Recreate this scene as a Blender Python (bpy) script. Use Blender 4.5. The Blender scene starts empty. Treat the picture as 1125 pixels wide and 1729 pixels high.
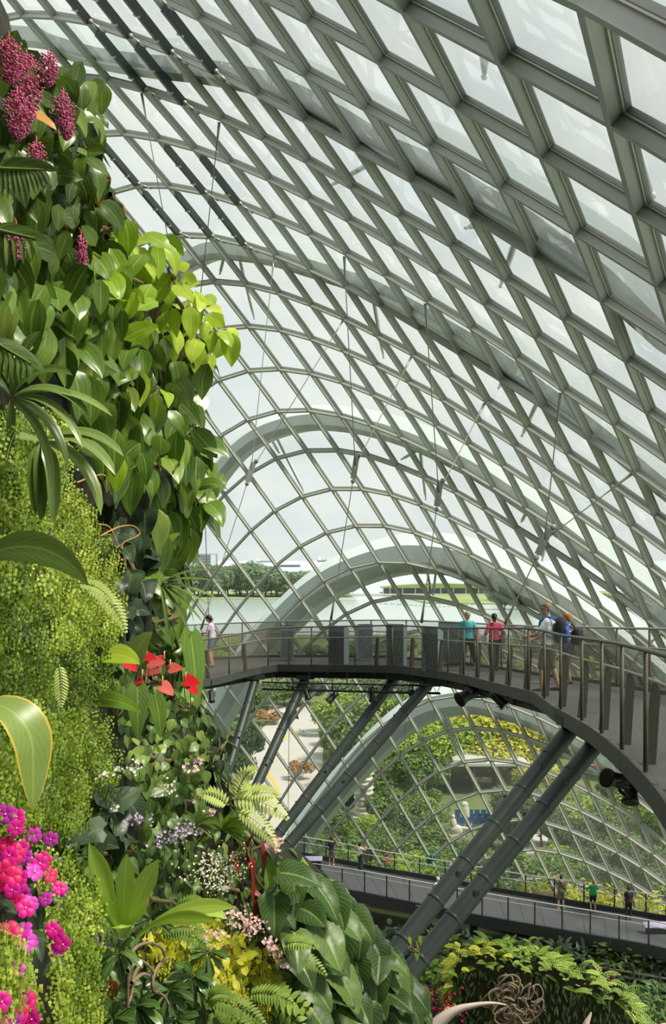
import bpy, bmesh, math, random
from mathutils import Vector, Matrix, Quaternion
from mathutils import noise as mnoise
R = random.Random(7)
SC = bpy.context.scene
COL = SC.collection
F = 1681.0; CX = 562.5; CY = 945.0; ZC = 28.0          # focal length in px, principal point, eye height
PI = math.pi
def V(*a): return Vector(a)
def at(x, y, Y):                                        # point of the place seen at (x, y), Y metres ahead
    return Vector(((x - CX) / F * Y, Y, ZC + (CY - y) / F * Y))
def lerp(a, b, t): return a + (b - a) * t
def interp(tab, x):
    if x <= tab[0][0]: return tab[0][1]
    for (x0, y0), (x1, y1) in zip(tab, tab[1:]):
        if x <= x1:
            t = (x - x0) / (x1 - x0)
            return lerp(y0, y1, t)
    return tab[-1][1]
# ------------------------------------------------------------------ materials
def srgb(r, g, b):
    f = lambda c: ((c / 255.0 + 0.055) / 1.055) ** 2.4 if c > 10 else c / 255.0 / 12.92
    return (f(r), f(g), f(b))
def mat(name, col, rough=0.6, metal=0.0, var=0.0, scale=3.0, col2=None, spec=0.5, bump=0.0, trans=0.0, emit=None, coord='Object', detail=4.0):
    m = bpy.data.materials.new(name); m.use_nodes = True
    nt = m.node_tree; b = nt.nodes['Principled BSDF']
    b.inputs['Roughness'].default_value = rough; b.inputs['Metallic'].default_value = metal
    b.inputs['Specular IOR Level'].default_value = spec
    c = tuple(col) + (1,)
    b.inputs['Base Color'].default_value = c
    if var or col2 or bump:
        tc = nt.nodes.new('ShaderNodeTexCoord'); nz = nt.nodes.new('ShaderNodeTexNoise')
        nz.inputs['Scale'].default_value = scale; nz.inputs['Detail'].default_value = detail
        nt.links.new(tc.outputs[coord], nz.inputs['Vector'])
        if var or col2:
            cr = nt.nodes.new('ShaderNodeValToRGB')
            if col2 is None:
                lo = tuple(max(0, x * (1 - var)) for x in col); hi = tuple(min(1, x * (1 + var)) for x in col)
            else: lo, hi = col, col2
            cr.color_ramp.elements[0].color = tuple(lo) + (1,); cr.color_ramp.elements[1].color = tuple(hi) + (1,)
            cr.color_ramp.elements[0].position = 0.32; cr.color_ramp.elements[1].position = 0.68
            nt.links.new(nz.outputs['Fac'], cr.inputs['Fac']); nt.links.new(cr.outputs['Color'], b.inputs['Base Color'])
        if bump:
            bp = nt.nodes.new('ShaderNodeBump'); bp.inputs['Strength'].default_value = bump; bp.inputs['Distance'].default_value = 0.02
            nt.links.new(nz.outputs['Fac'], bp.inputs['Height']); nt.links.new(bp.outputs['Normal'], b.inputs['Normal'])
    if trans:
        out = nt.nodes['Material Output']
        tr = nt.nodes.new('ShaderNodeBsdfTranslucent'); mx = nt.nodes.new('ShaderNodeMixShader'); mx.inputs[0].default_value = trans
        src = b.inputs['Base Color'].links
        if src: nt.links.new(src[0].from_socket, tr.inputs['Color'])
        else: tr.inputs['Color'].default_value = c
        nt.links.new(b.outputs[0], mx.inputs[1]); nt.links.new(tr.outputs[0], mx.inputs[2]); nt.links.new(mx.outputs[0], out.inputs[0])
    if emit:
        b.inputs['Emission Color'].default_value = c; b.inputs['Emission Strength'].default_value = emit
    return m
def leafmat(name, cols, rough=0.4, trans=0.3, uvvein=0.0, edge=None, spec=0.4, par=False):
    """leaf: colour differs from leaf to leaf (attribute 'tone'), paler midrib and side veins from the leaf's own UV"""
    m = bpy.data.materials.new(name); m.use_nodes = True
    nt = m.node_tree; b = nt.nodes['Principled BSDF']; out = nt.nodes['Material Output']; L = nt.links.new
    at_ = nt.nodes.new('ShaderNodeAttribute'); at_.attribute_name = 'tone'
    cr = nt.nodes.new('ShaderNodeValToRGB'); e = cr.color_ramp.elements
    n = len(cols)
    e[0].position = 0; e[0].color = tuple(cols[0]) + (1,); e[1].position = 1; e[1].color = tuple(cols[-1]) + (1,)
    for i in range(1, n - 1):
        k = e.new(i / (n - 1)); k.color = tuple(cols[i]) + (1,)
    L(at_.outputs['Fac'], cr.inputs['Fac']); colout = cr.outputs['Color']
    if uvvein:
        uv = nt.nodes.new('ShaderNodeUVMap'); sep = nt.nodes.new('ShaderNodeSeparateXYZ'); L(uv.outputs['UV'], sep.inputs[0])
        def mth(op, a, bb=None):
            k = nt.nodes.new('ShaderNodeMath'); k.operation = op
            for i, q in enumerate((a, bb)):
                if q is None: continue
                if isinstance(q, (int, float)): k.inputs[i].default_value = q
                else: L(q, k.inputs[i])
            return k.outputs[0]
        c = mth('ABSOLUTE', mth('SUBTRACT', sep.outputs[0], 0.5))
        if edge:
            em = nt.nodes.new('ShaderNodeMixRGB'); L(mth('GREATER_THAN', c, .445), em.inputs[0]); L(colout, em.inputs[1]); em.inputs[2].default_value = edge + (1,); colout = em.outputs[0]
        rib = mth('LESS_THAN', c, 0.035)
        sl = mth('SUBTRACT', mth('MULTIPLY', sep.outputs[1], 9.0), mth('MULTIPLY', c, 7.0))
        sv = mth('LESS_THAN', mth('FRACT', mth('MULTIPLY', c, 5.6)), 0.14) if par else mth('LESS_THAN', mth('FRACT', sl), 0.13)
        v = mth('MULTIPLY', mth('MAXIMUM', rib, mth('MULTIPLY', sv, 0.55)), uvvein)
        mx = nt.nodes.new('ShaderNodeMixRGB'); mx.blend_type = 'MIX'; L(v, mx.inputs[0]); L(colout, mx.inputs[1])
        pale = tuple(min(1, x * 1.9 + 0.05) for x in cols[-1]); mx.inputs[2].default_value = pale + (1,)
        colout = mx.outputs[0]
        bp = nt.nodes.new('ShaderNodeBump'); bp.inputs['Strength'].default_value = 0.35; bp.inputs['Distance'].default_value = 0.01
        bp.invert = True
        L(mth('MAXIMUM', rib, sv), bp.inputs['Height']); L(bp.outputs['Normal'], b.inputs['Normal'])
    b.inputs['Roughness'].default_value = rough; b.inputs['Specular IOR Level'].default_value = spec
    L(colout, b.inputs['Base Color'])
    if trans:
        tr = nt.nodes.new('ShaderNodeBsdfTranslucent'); mxs = nt.nodes.new('ShaderNodeMixShader'); mxs.inputs[0].default_value = trans
        L(colout, tr.inputs['Color']); L(b.outputs[0], mxs.inputs[1]); L(tr.outputs[0], mxs.inputs[2]); L(mxs.outputs[0], out.inputs[0])
    return m
# ------------------------------------------------------------------ mesh builder
class MB:
    def __init__(s): s.v = []; s.f = []; s.mi = []; s.uv = []; s.tone = []; s.hasuv = False; s.hastone = False; s.t = 0.5
    def quad(s, a, b, c, d, mi=0):
        n = len(s.v); s.v += [a, b, c, d]; s.f.append((n, n+1, n+2, n+3)); s.mi.append(mi)
    def poly(s, pts, mi=0):
        n = len(s.v); s.v += list(pts); s.f.append(tuple(range(n, n + len(pts)))); s.mi.append(mi)
    def grid(s, rows, closed=False, mi=0, uvs=None, tone=None):
        """rows: list of equally long point rows"""
        n0 = len(s.v); w = len(rows[0])
        for r in rows: s.v += r
        for i in range(len(rows) - 1):
            for j in range(w if closed else w - 1):
                k = (j + 1) % w
                s.f.append((n0 + i*w + j, n0 + i*w + k, n0 + (i+1)*w + k, n0 + (i+1)*w + j)); s.mi.append(mi)
        if uvs is not None:
            s.hasuv = True
            while len(s.uv) < n0: s.uv.append((0, 0))
            for r in uvs: s.uv += r
        if tone is not None:
            s.hastone = True
            while len(s.tone) < n0: s.tone.append(0.5)
            s.tone += [tone] * (len(rows) * w)
    def box(s, c, sx, sy, sz, M=None, mi=0):
        P = []
        for dx in (-.5, .5):
            for dy in (-.5, .5):
                for dz in (-.5, .5):
                    p = Vector((dx*sx, dy*sy, dz*sz))
                    P.append((M @ p if M else p) + c)
        n = len(s.v); s.v += P
        for f in ((0,1,3,2), (4,6,7,5), (0,4,5,1), (2,3,7,6), (0,2,6,4), (1,5,7,3)):
            s.f.append(tuple(n + i for i in f)); s.mi.append(mi)
    def bar(s, a, b, w, h, up=Vector((0,0,1)), mi=0):
        d = (b - a); L = d.length
        if L < 1e-6: return
        d = d / L; x = d.cross(up)
        if x.length < 1e-4: x = d.cross(Vector((1,0,0)))
        x.normalize(); u = x.cross(d)
        s.box((a + b) / 2, w, L, h, Matrix((x, d, u)).transposed(), mi)
    def tube(s, pts, rad, n=8, mi=0, caps=True, tone=None):
        rows = []; m = len(pts); prev = None
        for i, p in enumerate(pts):
            d = (pts[min(i+1, m-1)] - pts[max(i-1, 0)])
            if d.length < 1e-9: d = Vector((0,0,1))
            d.normalize()
            if prev is None:
                x = d.orthogonal().normalized()
            else:
                x = (prev - d * prev.dot(d))
                x = x.normalized() if x.length > 1e-6 else d.orthogonal().normalized()
            prev = x; y = d.cross(x)
            r = rad[i] if isinstance(rad, (list, tuple)) else rad
            rows.append([p + (x * math.cos(2*PI*k/n) + y * math.sin(2*PI*k/n)) * r for k in range(n)])
        n0 = len(s.v); s.grid(rows, closed=True, mi=mi, tone=tone)
        if caps:
            s.f.append(tuple(n0 + k for k in reversed(range(n)))); s.mi.append(mi)
            s.f.append(tuple(n0 + (m-1)*n + k for k in range(n))); s.mi.append(mi)
    def ball(s, c, r, nu=8, nv=6, mi=0, M=None, tone=None):
        rows = []
        for i in range(nv + 1):
            th = PI * i / nv
            row = []
            for j in range(nu):
                ph = 2*PI*j/nu
                p = Vector((math.sin(th)*math.cos(ph), math.sin(th)*math.sin(ph), math.cos(th)))
                p = Vector((p.x*r[0], p.y*r[1], p.z*r[2])) if isinstance(r, tuple) else p * r
                row.append((M @ p if M else p) + c)
            rows.append(row)
        s.grid(rows, closed=True, mi=mi, tone=tone)
    def mesh(s, name, mats, smooth=True, org=None):
        me = bpy.data.meshes.new(name)
        vs = s.v if org is None else [Vector(p) - org for p in s.v]
        me.from_pydata([tuple(p) for p in vs], [], s.f)
        for m in (mats if isinstance(mats, (list, tuple)) else [mats]): me.materials.append(m)
        me.polygons.foreach_set('material_index', s.mi)
        me.polygons.foreach_set('use_smooth', [smooth] * len(s.f))
        if s.hasuv:
            while len(s.uv) < len(s.v): s.uv.append((0, 0))
            u = me.uv_layers.new(name='UVMap'); vi = [0] * len(me.loops); me.loops.foreach_get('vertex_index', vi)
            buf = []
            for i in vi: buf += s.uv[i]
            u.data.foreach_set('uv', buf)
        if s.hastone:
            while len(s.tone) < len(s.v): s.tone.append(0.5)
            a = me.attributes.new('tone', 'FLOAT', 'POINT'); a.data.foreach_set('value', s.tone)
        me.update()
        return me
    def build(s, name, mats, parent=None, smooth=False, org=None):
        """one mesh object; its origin sits at ORG (or at its thing's origin)"""
        if org is None and parent is not None:
            org = parent['_o'] if '_o' in parent else None
            org = Vector(org) if org is not None else None
        me = s.mesh(name, mats, smooth, org)
        o = bpy.data.objects.new(name, me); COL.objects.link(o)
        if parent is not None:
            o.parent = parent
        elif org is not None: o.location = org
        if org is not None: o['_o'] = tuple(org)
        return o
def tag(o, label=None, cat=None, group=None, kind=None):
    if label: o['label'] = label
    if cat: o['category'] = cat
    if group: o['group'] = group
    if kind: o['kind'] = kind
    return o
def thing(name, loc, label=None, cat=None, group=None, kind=None):
    o = bpy.data.objects.new(name, None); COL.objects.link(o); o.location = loc; o['_o'] = tuple(loc)
    o.empty_display_size = 0.1
    return tag(o, label, cat, group, kind)
def copy_tree(o, parent=None):
    c = o.copy(); COL.objects.link(c)
    if parent is not None: c.parent = parent
    for ch in list(o.children): copy_tree(ch, c)
    return c
# ------------------------------------------------------------------ camera, sky, sun
cam = bpy.data.cameras.new('camera'); camo = bpy.data.objects.new('camera', cam); COL.objects.link(camo)
camo.location = (0, 0, ZC); camo.rotation_euler = (PI/2, 0, 0)
cam.sensor_fit = 'VERTICAL'; cam.sensor_height = 36; cam.sensor_width = 24; cam.lens = 35.0; cam.shift_y = 80.5 / 1729
cam.clip_start = 0.05; cam.clip_end = 30000
SC.camera = camo
w = bpy.data.worlds.new('sky'); SC.world = w; w.use_nodes = True
nt = w.node_tree; bg = nt.nodes['Background']
tc = nt.nodes.new('ShaderNodeTexCoord'); mp = nt.nodes.new('ShaderNodeMapping'); mp.inputs['Scale'].default_value = (1, 1, 2.2)
nz = nt.nodes.new('ShaderNodeTexNoise'); nz.inputs['Scale'].default_value = 4.5; nz.inputs['Detail'].default_value = 7; nz.inputs['Roughness'].default_value = 0.55
cr = nt.nodes.new('ShaderNodeValToRGB')
cr.color_ramp.elements[0].position = 0.30; cr.color_ramp.elements[0].color = srgb(214, 227, 229) + (1,)
cr.color_ramp.elements[1].position = 0.62; cr.color_ramp.elements[1].color = srgb(247, 250, 245) + (1,)
nt.links.new(tc.outputs['Generated'], mp.inputs[0]); nt.links.new(mp.outputs[0], nz.inputs['Vector'])
nt.links.new(nz.outputs['Fac'], cr.inputs['Fac']); nt.links.new(cr.outputs['Color'], bg.inputs['Color'])
bg.inputs['Strength'].default_value = 1.0
sl = bpy.data.lights.new('sun', 'SUN'); so = bpy.data.objects.new('sun', sl); COL.objects.link(so)
sl.energy = 5.0; sl.angle = math.radians(12); sl.color = (1.0, 0.93, 0.80)
so.rotation_euler = Vector((-0.50, 0.22, -0.84)).to_track_quat('-Z', 'Y').to_euler(); so.location = (30, -10, 90)
SC.view_settings.view_transform = 'Standard'; SC.view_settings.look = 'None'; SC.view_settings.gamma = 1; SC.view_settings.exposure = 0.0
SC.view_settings.use_curve_mapping = False
cy = SC.cycles
cy.max_bounces = 7; cy.diffuse_bounces = 3; cy.glossy_bounces = 2; cy.transmission_bounces = 3; cy.transparent_max_bounces = 40
cy.use_denoising = True; cy.sample_clamp_indirect = 4.0; cy.caustics_reflective = False; cy.caustics_refractive = False
# ------------------------------------------------------------------ glass
def glass_mat(name, tint, refl=0.9, power=1.5, veil=0.028):
    m = bpy.data.materials.new(name); m.use_nodes = True; nt = m.node_tree; nt.nodes.clear()
    out = nt.nodes.new('ShaderNodeOutputMaterial'); tr = nt.nodes.new('ShaderNodeBsdfTransparent'); tr.inputs[0].default_value = tint + (1,)
    gl = nt.nodes.new('ShaderNodeBsdfGlossy'); gl.inputs['Roughness'].default_value = 0.02; gl.inputs['Color'].default_value = (refl, refl, refl, 1)
    fr = nt.nodes.new('ShaderNodeFresnel'); fr.inputs['IOR'].default_value = power
    # both faces of a pane count: fresnel without the inside-out flip of a single sheet
    geo = nt.nodes.new('ShaderNodeNewGeometry'); mx = nt.nodes.new('ShaderNodeMixShader')
    lw = nt.nodes.new('ShaderNodeLayerWeight'); lw.inputs['Blend'].default_value = 0.18
    nt.links.new(lw.outputs['Fresnel'], mx.inputs[0]); nt.links.new(tr.outputs[0], mx.inputs[1]); nt.links.new(gl.outputs[0], mx.inputs[2])
    tl = nt.nodes.new('ShaderNodeBsdfTranslucent'); tl.inputs['Color'].default_value = (.9, .93, .9, 1); m2 = nt.nodes.new('ShaderNodeMixShader'); m2.inputs[0].default_value = veil
    nt.links.new(mx.outputs[0], m2.inputs[1]); nt.links.new(tl.outputs[0], m2.inputs[2])      # translucent share added to the panes, standing in for haze outside
    nt.links.new(m2.outputs[0], out.inputs[0])
    nt.nodes.remove(fr); nt.nodes.remove(geo)
    return m
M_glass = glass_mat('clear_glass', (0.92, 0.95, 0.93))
# ------------------------------------------------------------------ the glass shell: nodes of the steel grid (centimetres from the eye point)
SHELL = """-1,-2:113 300 94 133 376 251 100 507 390 24 644 524 -82 774 664 -200 896 810 -321 1014 957 -443 1132 1102
0,-3:249 300 16 243 451 154 221 598 289 184 744 411 100 885 544 -2 1017 686 -116 1143 829 -236 1267 971 -361 1389 1113 -487 1514 1254 -615 1639 1393 -742 1764 1528 -870 1888 1657
1,-3:389 495 47 361 662 173 324 821 299 269 972 423 186 1117 555 87 1255 689 -26 1385 828 -146 1513 967 -270 1639 1104 -397 1765 1241 -526 1891 1375 -657 2017 1507 -792 2143 1635 -931 2269 1759 -1071 2396 1878
2,-3:517 712 48 474 882 169 427 1044 292 362 1199 415 280 1347 543 181 1488 674 73 1622 808 -47 1752 943 -170 1882 1075 -298 2010 1208 -429 2137 1340 -562 2264 1468 -699 2391 1593 -841 2518 1713 -985 2648 1828 -1129 2786 1933 -1269 2931 2026
3,-2:585 1105 145 530 1266 267 461 1423 390 380 1573 513 286 1716 639 177 1854 767 61 1987 897 -62 2118 1027 -189 2248 1157 -322 2375 1286 -454 2504 1411 -593 2632 1532 -738 2760 1650 -884 2890 1760 -1031 3027 1861 -1176 3174 1948 -1317 3332 2018 -1455 3499 2065 -1587 3673 2086
4,-1:636 1485 223 565 1642 343 482 1793 464 389 1937 587 284 2077 712 171 2212 838 51 2346 962 -75 2477 1089 -202 2607 1213 -335 2736 1336 -476 2865 1454 -621 2995 1567 -772 3123 1678 -919 3262 1772 -1066 3407 1855 -1211 3561 1920 -1351 3725 1960 -1485 3896 1969 -1611 4073 1946
5,-1:747 1699 163 671 1855 282 588 2006 398 496 2151 517 395 2292 640 284 2429 763 167 2565 882 46 2698 1004 -79 2829 1127 -212 2960 1246 -350 3090 1362 -493 3221 1471 -642 3353 1574 -793 3488 1670 -944 3631 1752 -1093 3782 1812 -1237 3942 1846 -1374 4109 1849 -1502 4281 1820 -1619 4455 1761
6,-1:864 1908 88 780 2060 207 695 2210 324 606 2356 436 505 2497 555 399 2636 673 287 2772 794 169 2906 913 43 3040 1031 -83 3173 1145 -218 3305 1257 -360 3437 1365 -502 3570 1466 -655 3706 1558 -813 3845 1638 -965 3994 1696 -1114 4151 1725 -1255 4315 1722 -1386 4482 1686 -1506 4651 1621 -1613 4818 1533
7,0:893 2256 118 807 2406 232 717 2551 343 619 2694 455 518 2833 571 408 2970 688 291 3106 803 167 3240 920 41 3375 1032 -86 3509 1141 -225 3644 1244 -368 3777 1344 -516 3914 1435 -672 4053 1512 -832 4198 1568 -983 4352 1592 -1130 4512 1584 -1266 4675 1542 -1390 4838 1470 -1499 5000 1375 -1595 5160 1264 -1677 5316 1140
8,0:1009 2445 16 919 2594 129 827 2740 240 735 2881 346 633 3021 459 527 3159 567 413 3296 679 292 3432 792 167 3567 904 42 3703 1011 -93 3839 1112 -233 3976 1208 -378 4113 1295 -530 4253 1371 -689 4397 1425 -849 4546 1448 -1001 4701 1435 -1142 4859 1387 -1270 5017 1309 -1384 5172 1207 -1483 5325 1088 -1569 5476 959 -1643 5624 821
9,0:1129 2630 -100 1033 2774 17 939 2919 127 849 3059 229 749 3199 337 646 3337 441 532 3475 548 420 3611 659 298 3749 766 170 3887 868 42 4025 967 -96 4164 1059 -239 4303 1145 -391 4442 1219 -551 4585 1272 -712 4732 1292 -870 4882 1275 -1017 5034 1222 -1150 5186 1137 -1267 5335 1028 -1370 5482 903 -1461 5626 768 -1540 5767 624
10,1:1151 2945 -110 1056 3087 0 961 3228 106 867 3366 205 766 3504 307 659 3642 413 546 3780 518 428 3918 623 304 4059 720 175 4199 815 42 4340 904 -100 4481 986 -249 4622 1058 -409 4763 1108 -575 4907 1127 -738 5053 1107 -891 5200 1048 -1028 5345 956 -1149 5488 841 -1256 5628 710 -1350 5766 569 -1434 5901 420 -1508 6034 268
11,1:1274 3108 -251 1170 3246 -137 1072 3386 -29 981 3522 70 882 3661 168 777 3799 267 667 3937 367 551 4077 467 435 4219 562 309 4361 653 176 4504 740 39 4647 820 -109 4789 888 -266 4931 936 -433 5073 954 -604 5214 931 -760 5356 866 -901 5496 768 -1026 5632 646 -1138 5766 509 -1237 5897 363 -1325 6025 210 -1404 6153 54 -1475 6279 -105
12,2:1282 3394 -290 1184 3531 -179 1088 3668 -76 992 3805 21 891 3943 115 784 4082 207 674 4223 302 559 4366 396 440 4511 484 312 4657 567 176 4802 643 33 4946 708 -123 5088 755 -291 5228 771 -462 5367 746 -625 5503 676 -769 5638 571 -899 5768 444 -1015 5895 302 -1118 6020 152 -1211 6142 -4 -1294 6263 -164 -1370 6383 -327 -1441 6503 -492
13,2:1395 3532 -462 1293 3662 -342 1194 3798 -233 1103 3934 -136 1003 4072 -43 899 4213 46 792 4355 133 681 4501 222 566 4648 309 439 4797 389 309 4945 461 171 5091 524 18 5234 566 -148 5374 579 -318 5511 551 -483 5644 476 -632 5772 367 -765 5897 237 -886 6018 92 -994 6136 -61 -1091 6252 -220 -1178 6367 -382 -1258 6482 -548 -1333 6595 -717
14,3:1410 3772 -524 1310 3908 -409 1213 4046 -305 1113 4186 -209 1012 4328 -121 907 4473 -35 799 4622 46 686 4773 128 567 4925 203 440 5076 273 302 5225 333 154 5370 373 -9 5511 383 -178 5646 349 -340 5776 274 -489 5901 162 -626 6020 28 -751 6135 -119 -863 6247 -275 -964 6357 -436 -1055 6467 -601 -1138 6575 -769 -1216 6683 -939 -1292 6790 -1111
15,4:1429 4001 -598 1328 4141 -489 1227 4283 -389 1122 4429 -296 1020 4578 -211 913 4730 -131 806 4885 -55 692 5041 16 567 5197 80 434 5349 138 286 5497 177 127 5639 183 -38 5774 148 -198 5902 69 -346 6023 -44 -482 6138 -181 -609 6247 -331 -725 6354 -488 -830 6459 -650 -924 6563 -817 -1010 6666 -987 -1092 6768 -1160 -1170 6870 -1334 -1248 6970 -1509
16,4:1551 4083 -796 1447 4226 -681 1342 4370 -576 1238 4519 -479 1134 4671 -391 1030 4828 -309 923 4988 -237 813 5149 -173 695 5308 -113 562 5464 -59 418 5615 -25 261 5759 -20 99 5895 -56 -59 6021 -136 -204 6140 -251 -337 6251 -387 -463 6357 -539 -582 6459 -697 -692 6558 -861 -787 6656 -1031 -877 6754 -1205 -961 6851 -1379 -1042 6947 -1555 -1120 7042 -1731
17,4:1672 4163 -999 1565 4308 -879 1459 4454 -768 1353 4604 -666 1248 4760 -575 1145 4921 -494 1040 5085 -425 933 5250 -364 817 5414 -309 690 5573 -261 547 5727 -230 393 5873 -228 234 6010 -265 78 6136 -345 -65 6253 -458 -199 6361 -594 -323 6463 -745 -439 6560 -906 -549 6655 -1073 -647 6748 -1248 -739 6840 -1424 -826 6933 -1599 -910 7024 -1776 -991 7113 -1953
18,4:1789 4250 -1204 1680 4393 -1078 1572 4540 -961 1465 4691 -856 1360 4849 -762 1257 5013 -682 1154 5180 -614 1049 5349 -557 937 5516 -506 813 5680 -464 674 5836 -436 522 5984 -436 366 6121 -475 212 6246 -555 68 6361 -669 -64 6467 -805 -185 6566 -956 -300 6660 -1120 -404 6750 -1291 -505 6839 -1468 -600 6927 -1644 -691 7015 -1820 -777 7101 -1997 -860 7184 -2175
19,4:1901 4348 -1411 1789 4487 -1277 1680 4632 -1155 1572 4783 -1045 1466 4942 -949 1364 5107 -870 1263 5277 -805 1161 5449 -752 1053 5619 -706 932 5784 -668 796 5943 -644 648 6092 -646 495 6229 -687 343 6354 -770 197 6466 -885 69 6570 -1022 -50 6666 -1176 -161 6758 -1340 -265 6845 -1514 -367 6931 -1690 -465 7017 -1862 -557 7101 -2038 -646 7183 -2215
20,5:1892 4591 -1474 1782 4733 -1348 1673 4883 -1234 1568 5041 -1136 1466 5207 -1058 1368 5378 -997 1269 5550 -949 1164 5721 -908 1049 5888 -875 914 6048 -856 769 6199 -856 620 6336 -899 470 6458 -989 328 6570 -1105 198 6672 -1241 80 6767 -1396 -27 6856 -1561 -135 6945 -1723 -235 7028 -1900 -333 7110 -2076 -427 7192 -2252 -517 7271 -2429
21,5:1993 4706 -1674 1881 4839 -1539 1772 4986 -1423 1666 5144 -1323 1566 5309 -1246 1470 5480 -1190 1375 5652 -1148 1272 5824 -1113 1160 5991 -1084 1030 6152 -1067 888 6303 -1074 738 6440 -1120 589 6562 -1203 449 6672 -1322 323 6773 -1459 207 6867 -1612 100 6958 -1770 -3 7044 -1935 -106 7126 -2110 -204 7208 -2286 -298 7288 -2461 -390 7366 -2639
22,6:1979 4945 -1733 1870 5090 -1614 1765 5246 -1514 1665 5412 -1436 1574 5580 -1387 1484 5751 -1352 1385 5924 -1320 1274 6092 -1295 1147 6253 -1282 1005 6404 -1293 857 6541 -1338 710 6663 -1423 572 6772 -1541 447 6871 -1681 333 6965 -1831 226 7056 -1987 125 7142 -2151 22 7225 -2322 -76 7305 -2498 -171 7385 -2673
23,6:2082 5047 -1935 1972 5186 -1812 1868 5342 -1711 1769 5508 -1635 1681 5677 -1588 1592 5849 -1555 1496 6021 -1528 1390 6190 -1508 1264 6352 -1498 1125 6502 -1512 978 6639 -1559 831 6761 -1644 694 6868 -1764 569 6967 -1904 455 7060 -2054 349 7150 -2209 246 7237 -2372 145 7320 -2541 46 7401 -2714 -48 7481 -2888
24,7:2079 5272 -2017 1976 5430 -1916 1879 5596 -1842 1789 5768 -1793 1701 5942 -1761 1606 6116 -1739 1500 6286 -1721 1379 6448 -1716 1241 6598 -1733 1095 6735 -1782 951 6856 -1868 814 6963 -1987 688 7062 -2125 573 7154 -2276 465 7244 -2433 361 7330 -2596 261 7413 -2764 162 7494 -2936
25,7:2192 5346 -2228 2089 5507 -2128 1993 5676 -2053 1901 5853 -2001 1813 6030 -1971 1718 6206 -1952 1613 6377 -1939 1491 6541 -1937 1356 6692 -1956 1211 6829 -2007 1067 6950 -2094 929 7058 -2210 801 7155 -2348 684 7247 -2499 576 7336 -2658 472 7421 -2821 370 7504 -2990
26,7:2310 5411 -2446 2207 5574 -2345 2111 5749 -2269 2020 5929 -2218 1930 6111 -2187 1835 6292 -2169 1729 6467 -2157 1607 6633 -2157 1470 6786 -2178 1324 6924 -2230 1178 7045 -2317 1038 7152 -2434 909 7249 -2573 791 7340 -2725 681 7427 -2884 577 7512 -3049
27,8:2329 5633 -2564 2234 5812 -2490 2143 5998 -2439 2053 6187 -2408 1958 6374 -2390 1851 6555 -2378 1727 6727 -2376 1587 6884 -2395 1436 7023 -2448 1285 7144 -2536 1141 7249 -2656 1010 7343 -2798 890 7432 -2952 781 7517 -3114"""
ND = {}
for ln in SHELL.split('\n'):
    h, d = ln.split(':'); b, lo = map(int, h.split(',')); d = [int(x) / 100.0 for x in d.split()]
    for i in range(len(d) // 3):
        p = Vector((d[3*i], d[3*i+1], d[3*i+2] + ZC))
        if p.y < 4.6 or b < 0: continue
        ND[(lo + i, b)] = p
NN = {}
INSIDE = Vector((-4, 25, ZC - 10))
for (a, b), p in ND.items():
    def g(k): return ND.get(k, p)
    n = (g((a+1, b)) - g((a-1, b))).cross(g((a, b+1)) - g((a, b-1)))
    if n.length < 1e-6: n = INSIDE - p
    n.normalize()
    if n.dot(INSIDE - p) < 0: n = -n
    NN[(a, b)] = n                                       # unit normal towards the inside
M_steel = mat('grey_green_painted_steel', srgb(178, 181, 170), rough=0.45, var=0.06, scale=1.5)
M_bar = mat('dark_glazing_bar', srgb(122, 126, 120), rough=0.4)
M_seal = mat('pale_glazing_seal', srgb(226, 226, 212), rough=0.35)
SHELL_O = thing('ceiling', (0, 40, ZC), kind='structure')
SHELL_O['label'] = 'curved glass and steel grid shell of the conservatory'
def profile(pts, nrm, x0, x1, d0, d1):
    """box swept along pts; x across the rib in the surface, d along the inward normal"""
    rows = []; m = len(pts)
    for i, p in enumerate(pts):
        t = (pts[min(i+1, m-1)] - pts[max(i-1, 0)]).normalized(); n = nrm[i]; s = t.cross(n).normalized()
        k = 1.0
        if 0 < i < m - 1:
            c = (pts[i+1] - p).normalized().dot((p - pts[i-1]).normalized()); k = 1 / max(0.7, math.sqrt((1 + c) / 2))
        rows.append([p + s*x0*k + n*d0, p + s*x1*k + n*d0, p + s*x1*k + n*d1, p + s*x0*k + n*d1])
    return rows
def rib(keys, name):
    pts = [ND[k] for k in keys]; nr = [NN[k] for k in keys]
    mb = MB()
    for (x0, x1, d0, d1, mi) in ((-.05, .05, -.155, .0, 0), (-.09, .09, -.235, -.17, 1), (-.078, .078, -.172, -.148, 2)):
        rows = profile(pts, nr, x0, x1, d0, d1); n0 = len(mb.v)
        mb.grid(rows, closed=True, mi=mi)
        mb.f.append((n0, n0+1, n0+2, n0+3)); mb.mi.append(mi); e = len(mb.v)
        mb.f.append((e-1, e-2, e-3, e-4)); mb.mi.append(mi)
    mb.build(name, [M_steel, M_bar, M_seal], SHELL_O)
def runs(fix, key):
    ks = sorted(k for k in ND if k[fix] == key); out = []; cur = []
    for k in ks:
        if cur and k[1-fix] != cur[-1][1-fix] + 1:
            out.append(cur); cur = []
        cur.append(k)
    if cur: out.append(cur)
    return [c for c in out if len(c) > 1]
for fix in (0, 1):
    for key in sorted({k[fix] for k in ND}):
        for r_ in runs(fix, key): rib(r_, 'steel_rib')
gm = MB()
for (a, b) in ND:
    q = [(a, b), (a+1, b), (a+1, b+1), (a, b+1)]
    if all(k in ND for k in q): gm.quad(*[ND[k] - NN[k] * 0.215 for k in q])
gm.build('glazing', M_glass, SHELL_O)
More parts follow.
